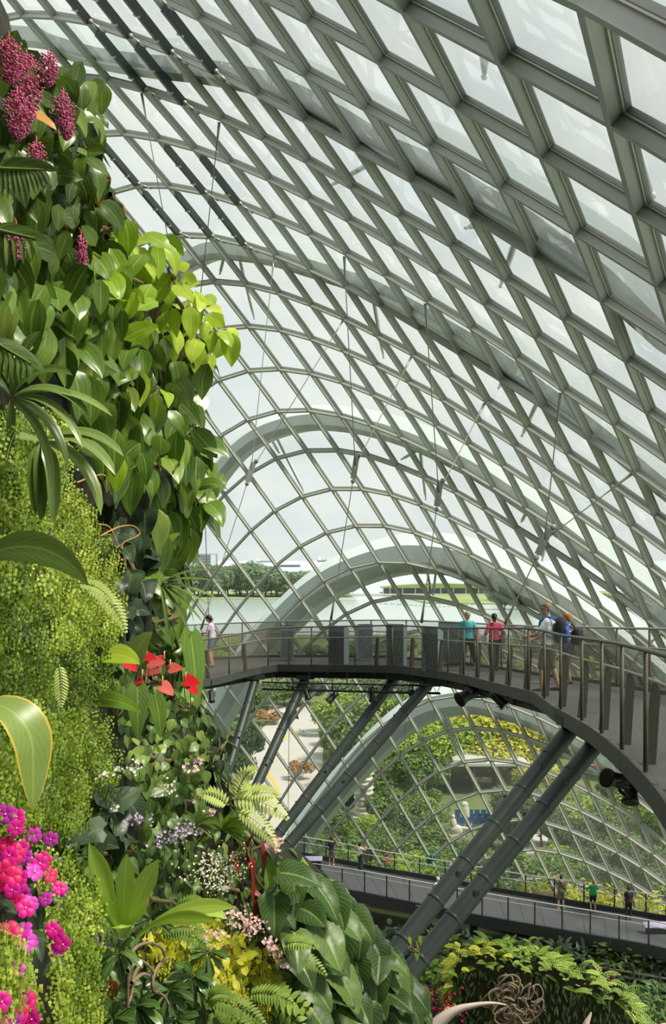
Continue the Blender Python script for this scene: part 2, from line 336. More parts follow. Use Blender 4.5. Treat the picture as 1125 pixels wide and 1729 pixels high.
# ------------------------------------------------------------------ outside: arches over the shell
PJ = [((CX + F*p.x/p.y, CY - F*(p.z - ZC)/p.y), p.y, NN[k]) for k, p in ND.items()]
def shell_at(x, y):
    """depth and inward normal of the shell where the ray through (x, y) meets it"""
    q = sorted(((u - x)**2 + (v - y)**2, d, n) for (u, v), d, n in PJ)[:4] if False else sorted((((u - x)**2 + (v - y)**2, i) for i, ((u, v), d, n) in enumerate(PJ)))[:4]
    ws = 0; D = 0; n = Vector((0, 0, 0))
    for d2, i in q:
        w_ = 1 / (d2 + 30); ws += w_; D += w_ * PJ[i][1]; n += PJ[i][2] * w_
    return D / ws, n.normalized()
M_arch = mat('white_arch_paint', srgb(234, 246, 244), rough=0.5, var=0.03, scale=0.3)  # teal cast of the glass is put into the white paint colour
M_strut = mat('white_strut_paint', srgb(226, 232, 230), rough=0.35)
def smooth_path(pts, n=6):
    out = []; m = len(pts)
    for i in range(m - 1):
        p0 = pts[max(i-1, 0)]; p1 = pts[i]; p2 = pts[i+1]; p3 = pts[min(i+2, m-1)]
        for k in range(n):
            t = k / n
            out.append(0.5 * ((2*p1) + (p2 - p0)*t + (2*p0 - 5*p1 + 4*p2 - p3)*t*t + (3*p1 - p0 - 3*p2 + p3)*t**3))
    out.append(pts[-1]); return out
def arch(pix, off, wid, dep, label, struts):
    P = []; NR = []
    for x, y in pix:
        D, n = shell_at(x, y); P.append(at(x, y, D + off)); NR.append(n)
    for _ in range(2):                                    # a rib is a fair curve: even out its distances
        Y = [p.y for p in P]
        for i in range(1, len(P) - 1):
            ny = (Y[i-1] + 2*Y[i] + Y[i+1]) / 4; x, y = pix[i]; P[i] = at(x, y, ny)
    sp = smooth_path(P); sn = [v.normalized() for v in smooth_path(NR)]
    base = sp[0]
    t = thing('steel_arch', base, label, 'arch', 'white steel arches over the glass shell')
    mb = MB(); rows = []
    for i, p in enumerate(sp):
        tg = (sp[min(i+1, len(sp)-1)] - sp[max(i-1, 0)]).normalized(); n = sn[i]; s = tg.cross(n).normalized(); n = s.cross(tg).normalized()
        if n.dot(sn[i]) < 0: n = -n
        rows.append([p + s*wid*.5 - n*dep*.5, p + s*wid*.5 + n*dep*.15, p + s*wid*.18 + n*dep*.5, p - s*wid*.18 + n*dep*.5, p - s*wid*.5 + n*dep*.15, p - s*wid*.5 - n*dep*.5])
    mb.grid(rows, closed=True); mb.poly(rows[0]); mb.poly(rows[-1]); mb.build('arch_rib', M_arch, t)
    for (ax, ay), feet in struts:
        i = min(range(len(sp)), key=lambda k: (CX + F*sp[k].x/sp[k].y - ax)**2 + (CY - F*(sp[k].z-ZC)/sp[k].y - ay)**2)
        for (fx, fy) in feet:
            d2, kk = min((((u - fx)**2 + (v - fy)**2), j) for j, ((u, v), d, n) in enumerate(PJ))
            f = at(fx, fy, PJ[kk][1]) - PJ[kk][2] * 0.3
            a = sp[i] + sn[i] * dep * .4; m_ = MB()
            m_.tube([a, lerp(a, f, .12), lerp(a, f, .82), f], [.03, .075, .075, .03], 8)
            m_.ball(f, .055); m_.build('strut', M_strut, t, smooth=True)
arch([(-60, 50), (75, 58), (110, 72), (180, 92), (260, 104), (350, 112), (445, 128), (512, 150), (578, 181), (640, 218), (687, 246), (740, 268), (788, 292), (850, 330), (913, 366), (975, 410), (1038, 455), (1090, 505), (1150, 560)], 2.6, 1.0, 1.0,
     'white steel arch highest outside the glass, over the tall dark ribs', [((560, 180), [(550, 222)]), ((880, 318), [(773, 400)]), ((865, 420), [(832, 497)]), ((620, 330), [(545, 327)])])
arch([(640, -260), (740, -190), (826, -130), (950, -70), (1050, -22), (1112, 10), (1190, 60)], 2.4, .6, .6,
     'white steel arch just showing at the top right corner above the glass', [((835, -120), [(795, 157)]), ((1010, -40), [(1069, 363)])])
arch([(240, 480), (290, 455), (325, 436), (365, 420), (413, 422), (469, 430), (525, 446), (592, 466), (642, 482), (708, 515), (775, 553), (842, 592), (905, 636), (950, 668), (998, 704), (1050, 745), (1110, 795), (1180, 850)], 2.6, 1.1, 1.0,
     'white steel arch outside the glass, curving over the lime green shrub', [((390, 420), [(366, 470)]), ((412, 470), [(424, 545)]), ((640, 500), [(640, 612)]), ((850, 650), [(832, 665)]), ((890, 700), [(872, 745)])])
arch([(285, 960), (320, 890), (350, 835), (380, 790), (415, 752), (460, 726), (520, 711), (580, 712), (640, 722), (700, 740), (760, 766), (820, 797), (880, 836), (950, 886), (1020, 940), (1090, 998), (1160, 1060)], 2.8, 1.2, 1.1,
     'white steel arch outside the glass, humped in the middle of the grid', [((462, 722), [(468, 770)]), ((487, 765), [(510, 835)]), ((710, 770), [(672, 782), (713, 850)]), ((905, 860), [(873, 888)]), ((925, 900), [(908, 953)]), ((1095, 935), [(1090, 1030)])])
arch([(330, 1300), (352, 1240), (385, 1180), (420, 1122), (455, 1075), (490, 1040), (525, 1008), (570, 978), (620, 957), (668, 944), (708, 940), (760, 944), (810, 957), (860, 976), (926, 1004), (974, 1030), (1012, 1056), (1060, 1090), (1120, 1140), (1180, 1200)], 3.0, 2.2, 1.8,
     'white steel arch outside the glass, crossing behind the bridge visitors', [((534, 1020), [(548, 1070)]), ((735, 972), [(724, 1008)]), ((745, 985), [(727, 1010)]), ((1110, 1070), [(1098, 1085)])])
arch([(470, 1490), (505, 1425), (540, 1372), (575, 1330), (610, 1290), (650, 1248), (690, 1215), (728, 1195), (765, 1186), (805, 1184), (850, 1192), (900, 1206), (950, 1228), (1010, 1262), (1070, 1306), (1140, 1370)], 3.0, 1.9, 1.7,
     'white steel arch outside the glass, lowest one, below the footbridge deck', [((752, 1182), [(755, 1232)]), ((764, 1210), [(757, 1234), (783, 1287)])])
# ------------------------------------------------------------------ outside: ground, water, far shore
def plane_obj(name, pts, m, z, kind='structure', thick=0.0):
    mb = MB(); P = [Vector((x, y, z)) for x, y in pts]
    mb.poly(P)
    if thick:
        Q = [p - Vector((0, 0, thick)) for p in P]; n = len(P)
        for i in range(n): mb.quad(P[i], Q[i], Q[(i+1) % n], P[(i+1) % n])
    o = mb.build(name, m); 
    if kind: o['kind'] = kind
    return o
M_ground = mat('garden_soil_and_turf', srgb(84, 104, 52), rough=0.95, col2=srgb(104, 112, 70), scale=0.12, bump=0.3)
M_grass = mat('shore_grass', srgb(150, 165, 105), rough=0.95, col2=srgb(130, 152, 92), scale=0.03)
def water_mat(name, col, rough):
    m = mat(name, col, rough=rough, spec=0.6); nt = m.node_tree; b = nt.nodes['Principled BSDF']
    tc = nt.nodes.new('ShaderNodeTexCoord'); nz = nt.nodes.new('ShaderNodeTexNoise'); nz.inputs['Scale'].default_value = 0.15; nz.inputs['Detail'].default_value = 6
    bp = nt.nodes.new('ShaderNodeBump'); bp.inputs['Strength'].default_value = 0.12; bp.inputs['Distance'].default_value = 0.5
    nt.links.new(tc.outputs['Object'], nz.inputs['Vector']); nt.links.new(nz.outputs['Fac'], bp.inputs['Height']); nt.links.new(bp.outputs['Normal'], b.inputs['Normal'])
    return m
M_lake = water_mat('lake_water', srgb(176, 190, 188), 0.2)
M_sea = water_mat('sea_water', srgb(198, 209, 212), 0.3)
M_road = mat('pale_asphalt', srgb(178, 174, 166), rough=0.9, var=0.05, scale=0.3)
M_yellow = mat('yellow_road_paint', srgb(214, 172, 72), rough=0.8)
M_pave = mat('pale_paving', srgb(196, 188, 176), rough=0.9, var=0.08, scale=0.5)
plane_obj('ground', [(-160, 2), (190, 2), (260, 372), (-200, 372)], M_ground, 0.0)
plane_obj('lake', [(-200, 372), (260, 372), (700, 705), (-500, 705)], M_lake, -0.25)
plane_obj('land_far_shore', [(-500, 705), (-12, 705), (15, 745), (10, 900), (-600, 900)], M_grass, 0.3, thick=0.8)
plane_obj('sea', [(-9000, 700), (9000, 700), (22000, 24000), (-22000, 24000)], M_sea, -0.5)
plane_obj('land_marina', [(60, 640), (330, 560), (420, 900), (40, 860)], M_grass, 0.35, thick=0.9)
def ribbon(name, pts, wid, m, z, kind, parent=None):
    mb = MB(); rows = []
    sp = smooth_path([Vector((x, y, z)) for x, y in pts])
    for i, p in enumerate(sp):
        d = (sp[min(i+1, len(sp)-1)] - sp[max(i-1, 0)]); s = Vector((d.y, -d.x, 0)).normalized()
        w_ = wid if not isinstance(wid, tuple) else lerp(wid[0], wid[1], i / (len(sp)-1))
        rows.append([p - s*w_/2, p + s*w_/2])
    mb.grid(rows); o = mb.build(name, m, parent)
    if kind: o['kind'] = kind
    return o
def gp(x, y, z=0.0):                                     # ground point seen at (x, y)
    Y = (ZC - z) * F / (y - CY); return ((x - CX) / F * Y, Y)
ribbon('road', [gp(405, 1480), gp(432, 1420), gp(462, 1350), gp(478, 1290), gp(492, 1240), gp(512, 1215), gp(540, 1200), gp(580, 1192)], (11.5, 10.0), M_road, 0.05, 'structure')
rl = ribbon('road_line', [gp(440, 1366), gp(463, 1348), gp(468, 1332), gp(456, 1310), gp(449, 1296), gp(458, 1274), gp(478, 1250), gp(502, 1231)], 0.42, M_yellow, 0.075, 'structure')
plane_obj('path_plaza', [gp(452, 1205), gp(505, 1215), gp(500, 1196), gp(455, 1190)], M_pave, 0.05)
plane_obj('path_garden', [gp(862, 1500), gp(930, 1500), gp(920, 1440), gp(930, 1400), gp(908, 1398), gp(893, 1430)], M_pave, 0.05)
ribbon('path_shore', [gp(250, 1002, .3), gp(400, 1003, .3), gp(520, 1001, .3)], 4.0, M_pave, 0.36, 'structure')
# ------------------------------------------------------------------ trees outside
M_bark = mat('grey_brown_bark', srgb(96, 84, 66), rough=0.95, var=0.2, scale=4)
def crown_mesh(name, seed, n, size, lumps, flat=0.75, m=None):
    r = random.Random(seed); mb = MB(); mb.hastone = True
    L = [(Vector((0, 0, 0)), 0.72)]
    for _ in range(lumps):
        a = r.uniform(0, 2*PI); z = r.uniform(-.35, .55); q = math.sqrt(max(0.05, 1 - z*z)) * .62
        L.append((Vector((math.cos(a)*q, math.sin(a)*q, z*flat)), r.uniform(.3, .48)))
    for _ in range(n):
        c, rad = r.choice(L)
        d = Vector((r.gauss(0, 1), r.gauss(0, 1), r.gauss(0, 1) + .25)).normalized()
        p = c + Vector((d.x, d.y, d.z * flat)) * rad * r.uniform(.72, 1.04)
        nrm = (d + Vector((r.gauss(0, .45), r.gauss(0, .45), r.gauss(0, .45) + .35))).normalized()
        x = nrm.orthogonal().normalized(); x = Quaternion(nrm, r.uniform(0, 6.3)) @ x; y = nrm.cross(x)
        s = size * r.uniform(.6, 1.4); t0 = min(1, max(0, r.gauss(.5, .22)))
        k = len(mb.v); mb.v += [p - x*s, p + y*s*.55 + nrm*s*.1, p + x*s, p - y*s*.55 + nrm*s*.1]; mb.f.append((k, k+1, k+2, k+3)); mb.mi.append(0)
        while len(mb.tone) < k: mb.tone.append(.5)
        mb.tone += [t0] * 4
    return mb.mesh(name, m, smooth=False)
M_core = {}
LC = {'green': [srgb(58, 82, 30), srgb(92, 122, 48), srgb(130, 156, 70)], 'deep': [srgb(38, 62, 30), srgb(62, 88, 40), srgb(92, 118, 60)],
      'yellow': [srgb(128, 138, 40), srgb(182, 182, 66), srgb(226, 214, 110)], 'lime': [srgb(92, 122, 36), srgb(138, 164, 56), srgb(176, 196, 84)],
      'grey': [srgb(82, 104, 70), srgb(108, 128, 88), srgb(138, 154, 112)], 'far': [srgb(92, 118, 84), srgb(118, 142, 104), srgb(142, 162, 122)],  # far leaves are paler: distance haze put into their colour
      'red': [srgb(120, 112, 60), srgb(186, 134, 92), srgb(150, 152, 84)]}
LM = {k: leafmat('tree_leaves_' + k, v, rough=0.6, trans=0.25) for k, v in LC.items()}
CR = [crown_mesh('crown_mesh', 11 + i, 4200, .062, 12 + i, .75, LM['green']) for i in range(4)]
CRS = [crown_mesh('bush_mesh', 31 + i, 1500, .09, 8, .8, LM['green']) for i in range(3)]
def solid_mesh(seed):
    mb = MB(); r = random.Random(seed)
    mb.ball(Vector((0, 0, 0)), (.62, .62, .45), 10, 7)
    me = mb.mesh('crown_core', LM['deep']); return me
def trunk_mesh(seed):
    r = random.Random(seed); mb = MB()
    mb.tube([Vector((0, 0, 0)), Vector((.02, .03, .4)), Vector((0, .02, .8))], [.07, .05, .04], 7)
    for k in range(5):
        a = k * 1.26 + r.uniform(-.3, .3)
        mb.tube([Vector((0, .02, .55 + .04*k)), Vector((math.cos(a)*.3, math.sin(a)*.3, .95)), Vector((math.cos(a)*.6, math.sin(a)*.6, 1.25))], [.035, .025, .012], 5)
    return mb.mesh('trunk_mesh', M_bark, smooth=True)
TR = [trunk_mesh(i) for i in range(3)]
def tree(x, Y, h, rad, kind, label, group, trunk=True, name='tree', z0=0.0, low=None, flat=1.0):
    """low: height where the crown starts"""
    t = thing(name, (x, Y, z0), label, 'tree' if name == 'tree' else 'bush', group)
    i = R.randrange(4)
    low = h * .3 if low is None else low
    me = CR[i] if name == 'tree' else CRS[i % 3]
    o = bpy.data.objects.new('crown', me); COL.objects.link(o); o.parent = t
    hh = (h - low) / 2
    o.location = (0, 0, low + hh); o.scale = (rad, rad, hh * 1.3 * flat); o.rotation_euler = (0, 0, R.uniform(0, 6.28))
    o.material_slots[0].link = 'OBJECT'; o.material_slots[0].material = LM[kind]
    if trunk:
        k = bpy.data.objects.new('trunk', TR[i % 3]); COL.objects.link(k); k.parent = t
        s = (low + hh) / 1.0; k.scale = (s * .8, s * .8, s); k.rotation_euler = (0, 0, R.uniform(0, 6.28))
    return t
# far shore
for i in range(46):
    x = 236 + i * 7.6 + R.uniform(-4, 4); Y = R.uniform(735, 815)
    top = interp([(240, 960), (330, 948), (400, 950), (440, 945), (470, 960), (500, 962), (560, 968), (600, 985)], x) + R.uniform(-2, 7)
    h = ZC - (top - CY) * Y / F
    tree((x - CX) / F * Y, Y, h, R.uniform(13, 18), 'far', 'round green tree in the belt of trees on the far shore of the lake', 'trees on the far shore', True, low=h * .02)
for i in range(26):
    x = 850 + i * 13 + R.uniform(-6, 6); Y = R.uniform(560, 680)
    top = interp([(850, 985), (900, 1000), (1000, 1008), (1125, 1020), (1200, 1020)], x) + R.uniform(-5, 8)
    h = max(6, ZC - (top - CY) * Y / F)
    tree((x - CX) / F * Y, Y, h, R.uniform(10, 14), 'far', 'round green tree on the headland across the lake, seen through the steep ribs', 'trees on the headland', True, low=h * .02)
GT = 'garden trees outside the glass'
def gtree(x, ytop, ybase, wpx, kind, label=None, name='tree', low=.08):
    X, Y = gp(x, ybase); h = ZC - (ytop - CY) * Y / F
    lab = label or {'yellow': 'broad tree with a yellow crown in the garden outside the glass', 'lime': 'lime green spreading tree in the garden outside the glass',
           'green': 'mid green bushy tree in the garden outside the glass', 'deep': 'dark green dense tree in the garden outside the glass', 'grey': 'grey-green loose tree in the garden outside the glass', 'red': ''}[kind]
    tree(X, Y, max(1.2, h), wpx / F * Y / 2 * 1.42, kind, lab, kind + ' ' + GT, name == 'tree', name, low=max(0.3, h) * low)
for a in [(418, 1212, 1300, 44, 'deep'), (400, 1262, 1345, 56, 'deep'), (372, 1210, 1290, 50, 'green'), (412, 1310, 1378, 30, 'deep'), (396, 1335, 1400, 34, 'deep'),
          (590, 1180, 1290, 84, 'green'), (560, 1165, 1240, 60, 'lime'), (632, 1170, 1270, 70, 'lime'), (600, 1215, 1330, 70, 'green'), (668, 1160, 1260, 64, 'green'),
          (562, 1228, 1275, 34, 'green'), (480, 1150, 1192, 60, 'green'), (430, 1155, 1200, 60, 'green'), (520, 1140, 1190, 50, 'deep'), (395, 1165, 1215, 50, 'green'),
          (700, 1150, 1235, 70, 'deep'), (740, 1140, 1220, 70, 'green'), (650, 1145, 1200, 60, 'deep'), (600, 1140, 1185, 60, 'grey'),
          (800, 1186, 1300, 110, 'yellow'), (862, 1196, 1300, 96, 'yellow'), (760, 1205, 1315, 100, 'lime'), (835, 1234, 1318, 110, 'yellow'), (908, 1284, 1350, 60, 'yellow'), (712, 1225, 1330, 90, 'lime'),
          (675, 1268, 1350, 80, 'green'), (728, 1262, 1345, 56, 'green'), (955, 1322, 1385, 50, 'lime'), (660, 1335, 1412, 66, 'green'), (700, 1345, 1420, 60, 'green'),
          (722, 1345, 1405, 46, 'lime'), (640, 1320, 1378, 50, 'deep'), (720, 1388, 1452, 60, 'green'), (676, 1405, 1470, 66, 'green'), (640, 1400, 1465, 60, 'green'), (610, 1405, 1470, 56, 'green'),
          (748, 1432, 1478, 44, 'deep'), (806, 1428, 1482, 46, 'green'), (868, 1350, 1420, 50, 'deep'), (880, 1320, 1400, 76, 'grey'), (915, 1350, 1430, 64, 'deep'), (958, 1370, 1450, 66, 'deep'),
          (1000, 1345, 1420, 70, 'lime'), (1040, 1350, 1430, 70, 'green'), (1085, 1330, 1420, 80, 'lime'), (1120, 1350, 1450, 80, 'green'), (1000, 1410, 1480, 70, 'deep'), (1045, 1400, 1475, 64, 'green'),
          (1090, 1420, 1500, 70, 'deep'), (1130, 1440, 1510, 70, 'green'), (970, 1440, 1500, 60, 'green'), (845, 1430, 1490, 60, 'green'), (940, 1455, 1512, 50, 'green'), (1020, 1455, 1515, 60, 'deep'),
          (930, 1210, 1262, 60, 'deep'), (985, 1225, 1275, 70, 'green'), (1040, 1255, 1310, 80, 'green'), (1095, 1270, 1330, 80, 'green'), (556, 1352, 1395, 30, 'green'), (580, 1430, 1482, 50, 'green'),
          (550, 1405, 1455, 40, 'green'), (585, 1330, 1380, 40, 'deep'), (690, 1440, 1490, 54, 'lime'), (742, 1440, 1490, 50, 'green')]:
    gtree(*a)
# trees along the near shore, seen between the bridge rails
for i in range(30):
    x = 300 + i * 31 + R.uniform(-10, 10); y = R.uniform(1088, 1130)
    gtree(x, y - interp([(300, 12), (480, 20), (700, 34), (900, 30), (1200, 40)], x) * R.uniform(.7, 1.1), y, R.uniform(34, 52), R.choice(['green', 'lime', 'deep', 'grey']))
for i in range(95):
    x = R.uniform(380, 1160); y = R.uniform(1150, 1440)
    if 385 < x < 575 and y > 1190 and abs(x - interp([(1190, 520), (1240, 496), (1290, 482), (1350, 472), (1440, 450)], y)) < interp([(1190, 55), (1290, 70), (1440, 85)], y): continue
    if abs(x - 614) < 40 and 1300 < y < 1400 or 725 < x < 870 and 1322 < y < 1470 or 880 < x < 1045 and 1225 < y < 1365 or 870 < x < 940 and y > 1385: continue
    gtree(x, y - R.uniform(38, 62), y, R.uniform(34, 54), R.choice(['green', 'green', 'lime', 'deep', 'grey']))
gtree(508, 1278, 1316, 34, 'red', 'rust red and green round bush on the road island', 'bush', .05)
for x, y in ((750, 1440), (775, 1436), (800, 1440), (830, 1436), (740, 1412), (852, 1412), (846, 1385), (745, 1385), (762, 1452), (792, 1456), (822, 1452)): gtree(x, y - R.uniform(16, 26), y, R.uniform(20, 30), 'grey', 'low round shrub around the white sculptures on the garden lawn', 'bush', .02)
gtree(455, 1195, 1222, 40, 'red', 'rusty leaved low bush beside the pale plaza outside', 'bush', .05)
for i in range(26):
    x = R.uniform(560, 1130); y = R.uniform(1440, 1530)
    X, Y = gp(x, y)
    tree(X, Y, R.uniform(1.5, 3), R.uniform(1.5, 2.6), R.choice(['green', 'lime', 'grey', 'green']), 'low leafy shrub in the beds just outside the glass', 'shrubs just outside the glass', False, 'bush', low=.1)
# ------------------------------------------------------------------ outside: buildings, ships, statues
M_white = mat('white_paint', srgb(236, 236, 232), rough=0.5)
M_bldg = mat('blue_grey_facade', srgb(132, 142, 152), rough=0.6)
M_win = mat('dark_window_glass', srgb(78, 92, 104), rough=0.2)
M_dark = mat('dark_grey_metal', srgb(60, 64, 64), rough=0.55)
b0 = at(348, 949, 1350); b0.z = 0
t = thing('office_block', b0, 'blue-grey slab block rising behind the far shore trees', 'building')
mb = MB(); mb.box(b0 + V(0, 6, 18), 29, 12, 36); mb.build('wall', M_bldg, t)
mb = MB()
for i in range(9):
    for j in range(8): mb.box(b0 + V(-12.6 + i*3.15, -.1, 6 + j*3.8), 2.2, .4, 2.3)
mb.build('window', M_win, t)
mb = MB(); mb.box(b0 + V(9.8, -.05, 18), 7, .6, 34); mb.build('stair_panel', mat('pale_panel', srgb(200, 205, 206), rough=.6), t)
def ship(x, y, L, hull, label, cranes, flip=1):
    Y = 28.5 * F / (y - CY); p = at(x, y, Y); p.z = -0.4; s = L / F * Y
    t = thing('cargo_ship', p, label, 'ship')
    mb = MB(); n = 10; rows = []
    for i in range(n + 1):
        u = -1 + 2*i/n; w_ = .09 * s * (1 - max(0, u*flip - .55)**2 * 4.2); w_ = max(.004*s, w_); sh = .075*s + (.02*s if u*flip > .7 else 0)
        rows.append([p + V(u*s/2, -w_*.7, 0), p + V(u*s/2 * 1.02, -w_, sh), p + V(u*s/2*1.02, w_, sh), p + V(u*s/2, w_*.7, 0)])
    mb.grid(rows, closed=True); mb.poly(rows[0]); mb.poly(rows[-1]); mb.build('hull', hull, t)
    mb = MB(); mb.box(p + V(-flip*.4*s, 0, .14*s), .1*s, .14*s, .14*s); mb.box(p + V(-flip*.4*s, 0, .23*s), .06*s, .12*s, .04*s); mb.build('bridge_house', M_white, t)
    for k in range(cranes):
        q = p + V((-.25 + .2*k)*s*flip, 0, .075*s); mb = MB()
        mb.bar(q, q + V(0, 0, .13*s), .022*s, .022*s, V(0, 1, 0)); mb.bar(q + V(0, 0, .11*s), q + V(.1*s*flip, 0, .14*s), .012*s, .012*s); mb.build('crane', M_white, t)
    mb = MB(); mb.box(p + V(.08*s*flip, 0, .08*s), .7*s, .1*s, .02*s); mb.build('deck_house', mat('rusty_deck', srgb(150, 120, 100), rough=.8), t)
M_hb = mat('blue_hull', srgb(88, 112, 142), rough=0.6); M_hg = mat('grey_hull', srgb(140, 150, 158), rough=0.6)
ship(486, 957.5, 42, M_hb, 'blue cargo ship with four white cranes anchored out at sea', 4)
ship(411, 954.5, 26, M_hg, 'grey ship with tall white superstructure, nearer the office block', 0, -1)
ship(556, 949, 40, M_hg, 'low grey tanker on the horizon beyond the crane ship', 2)
ship(446, 949.5, 26, M_hg, 'small hazy ship on the horizon between two larger ships', 1)
ship(640, 949.3, 34, M_hg, 'hazy ship on the horizon over the white arch', 1)
# marina building on the headland
p = V(*gp(742, 1004), 0); t = thing('marina_building', p, 'long low glazed building with a grass roof across the lake', 'building')
mb = MB(); mb.box(p + V(0, 0, 3), 90, 20, 6); mb.build('glazed_wall', M_win, t)
mb = MB(); mb.grid([[p + V(-48 + 9.6*i, y_, 6.3 + 2.8*math.sin(PI*i/10)) for i in range(11)] for y_ in (-13, 13)]); mb.grid([[p + V(-48 + 9.6*i, -13, 5.6 + d*(0.7 + 2.8*math.sin(PI*i/10))) for i in range(11)] for d in (0, 1)]); mb.build('grass_roof', M_grass, t)
for k in range(9):
    mb = MB(); mb.box(p + V(-40 + 10*k, -10.2, 3), .7, .8, 6); mb.build('column', M_white, t)
mb = MB(); mb.box(p + V(-20, -16, .6), 130, 6, 1.2); mb.build('terrace', M_pave, t)
p = V(*gp(489, 1010), 0); t = thing('jetty', p, 'small grey timber jetty reaching into the lake from the far bank', 'jetty')
mb = MB(); mb.box(p + V(4, -3, .7), 16, 5, .4); mb.build('deck', M_dark, t)
for k in range(6):
    mb = MB(); mb.box(p + V(-3 + 2.8*k, -5, .4), .4, .4, 3.4); mb.build('pile', M_dark, t)
q = [V(*gp(x, y), 0) for x, y in ((640, 1019), (690, 1021), (730, 1024), (770, 1023), (820, 1018))]
t = thing('floating_boom', q[0], 'line of small floats across the lake beyond the bridge', 'boom')
sp = smooth_path(q, 5); mb = MB(); mb.tube(sp, .12, 5); mb.build('rope', M_dark, t)
for s_ in sp[::1]:
    mb = MB(); mb.ball(s_, .55, 6, 4); mb.build('buoy', M_white, t)
# carved pillar
M_stone = mat('pale_carved_stone', srgb(196, 190, 176), rough=0.9, var=0.25, scale=1.6, bump=1.0)
X, Y = gp(614, 1388); p = V(X, Y, 0); t = thing('carved_pillar', p, 'tall pale stone pillar with carved relief among the garden trees', 'pillar')
mb = MB(); rows = []
for i in range(40):
    z = .45 + i*.155; rr = 1.02 + .10*math.sin(i*1.9)
    rows.append([p + V(math.cos(a)*rr*(1 + .22*mnoise.noise(V(math.cos(a)*2, math.sin(a)*2, z*2.2))), math.sin(a)*rr, z) for a in [2*PI*k/14 for k in range(14)]])
mb.grid(rows, closed=True); mb.poly(rows[-1]); mb.build('shaft', M_stone, t, smooth=True)
mb = MB(); mb.box(p + V(0, 0, .25), 3.2, 3.2, .5); mb.box(p + V(0, 0, .62), 2.6, 2.6, .3); mb.build('plinth', M_stone, t)
# white garden sculptures
def sculpt(x, y, h, label, pts):
    X, Y = gp(x, y); p = V(X, Y, 0); t = thing('stone_sculpture', p, label, 'sculpture')
    mb = MB()
    for k in range(len(pts)):
        c, r_ = pts[k]; mb.ball(p + V(*c)*h, tuple(v*h for v in r_), 10, 8)
    mb.build('figure', M_stone, t, smooth=True); mb = MB(); mb.box(p + V(0, 0, .12), h*.8, h*.5, .24); mb.build('plinth', M_stone, t)
sculpt(771, 1412, 2.1, 'white reclining sculpture on the garden path outside', [((0, 0, .3), (.35, .2, .25)), ((-.15, 0, .62), (.16, .14, .28)), ((-.16, 0, .95), (.09, .09, .11)), ((.3, 0, .38), (.3, .12, .1)), ((.52, 0, .18), (.08, .1, .2)), ((-.36, 0, .2), (.2, .09, .08))])
sculpt(785, 1396, 2.6, 'upright white slab sculpture behind the reclining one', [((0, 0, .5), (.2, .12, .52)), ((0, 0, .88), (.15, .1, .14))])
sculpt(1058, 1440, 1.6, 'small rounded white sculpture among shrubs outside the glass', [((0, 0, .4), (.3, .25, .42)), ((.05, 0, .85), (.16, .16, .18))])
# row of blue chairs
M_bluec = mat('blue_plastic', srgb(52, 92, 132), rough=0.4)
X, Y = gp(804, 1393); 
def chair(px, py):
    p = V(px, py, 0); t = thing('garden_chair', p, 'blue garden chair in the rows of chairs outside the glass', 'chair', 'blue garden chairs')
    mb = MB(); mb.box(p + V(0, 0, .45), .55, .5, .06); mb.build('seat', M_bluec, t)
    mb = MB(); mb.box(p + V(0, .25, .8), .55, .06, .7); mb.build('backrest', M_bluec, t)
    for sx in (-.22, .22):
        for sy in (-.2, .2):
            mb = MB(); mb.box(p + V(sx, sy, .22), .06, .06, .44); mb.build('leg', M_bluec, t)
    return t
c0 = chair(X - 1.7, Y - 1.5)
for i in range(6):
    for j in range(3):
        if i or j:
            c = copy_tree(c0); c.location = (X - 1.7 + i*.7, Y - 1.5 + j*1.6, 0)
# pavilion roof, play pool
X, Y = gp(818, 1335); p = V(X, Y, 0); t = thing('garden_pavilion', p, 'open garden pavilion with a grey flat roof under the yellow trees', 'pavilion')
M_roof = mat('grey_roof_sheet', srgb(178, 180, 174), rough=.6, var=.05, scale=.4)
mb = MB(); mb.box(p + V(0, 0, 3.6), 10, 5, .3); mb.box(p + V(-2, 0, 3.95), 4, 4.2, .35); mb.build('roof', M_roof, t)
for sx in (-4.5, -1.5, 1.5, 4.5):
    for sy in (-2.2, 2.2):
        mb = MB(); mb.box(p + V(sx, sy, 1.75), .25, .25, 3.5); mb.build('post', M_dark, t)
M_pool = mat('turquoise_pool_floor', srgb(88, 180, 196), rough=.2); M_orange = mat('orange_play_mat', srgb(214, 120, 78), rough=.8)
plane_obj('water_play_pool', [gp(893, 1252), gp(945, 1250), gp(935, 1232), gp(890, 1234)], M_pool, .08)
plane_obj('floor_play_mat', [gp(965, 1305), gp(1030, 1312), gp(1020, 1285), gp(962, 1282)], M_pool, .08)
for i, (x, y) in enumerate([(990, 1292), (975, 1298), (1006, 1302)]):
    X, Y = gp(x, y); mb = MB(); n = 14
    mb.tube([V(X, Y, .08), V(X, Y, .5)], 1.3, 14); o = mb.build('play_mound', M_orange, None, org=V(X, Y, .08))
    tag(o, 'orange round mound on the turquoise play floor outside', 'play mound', 'orange play mounds')
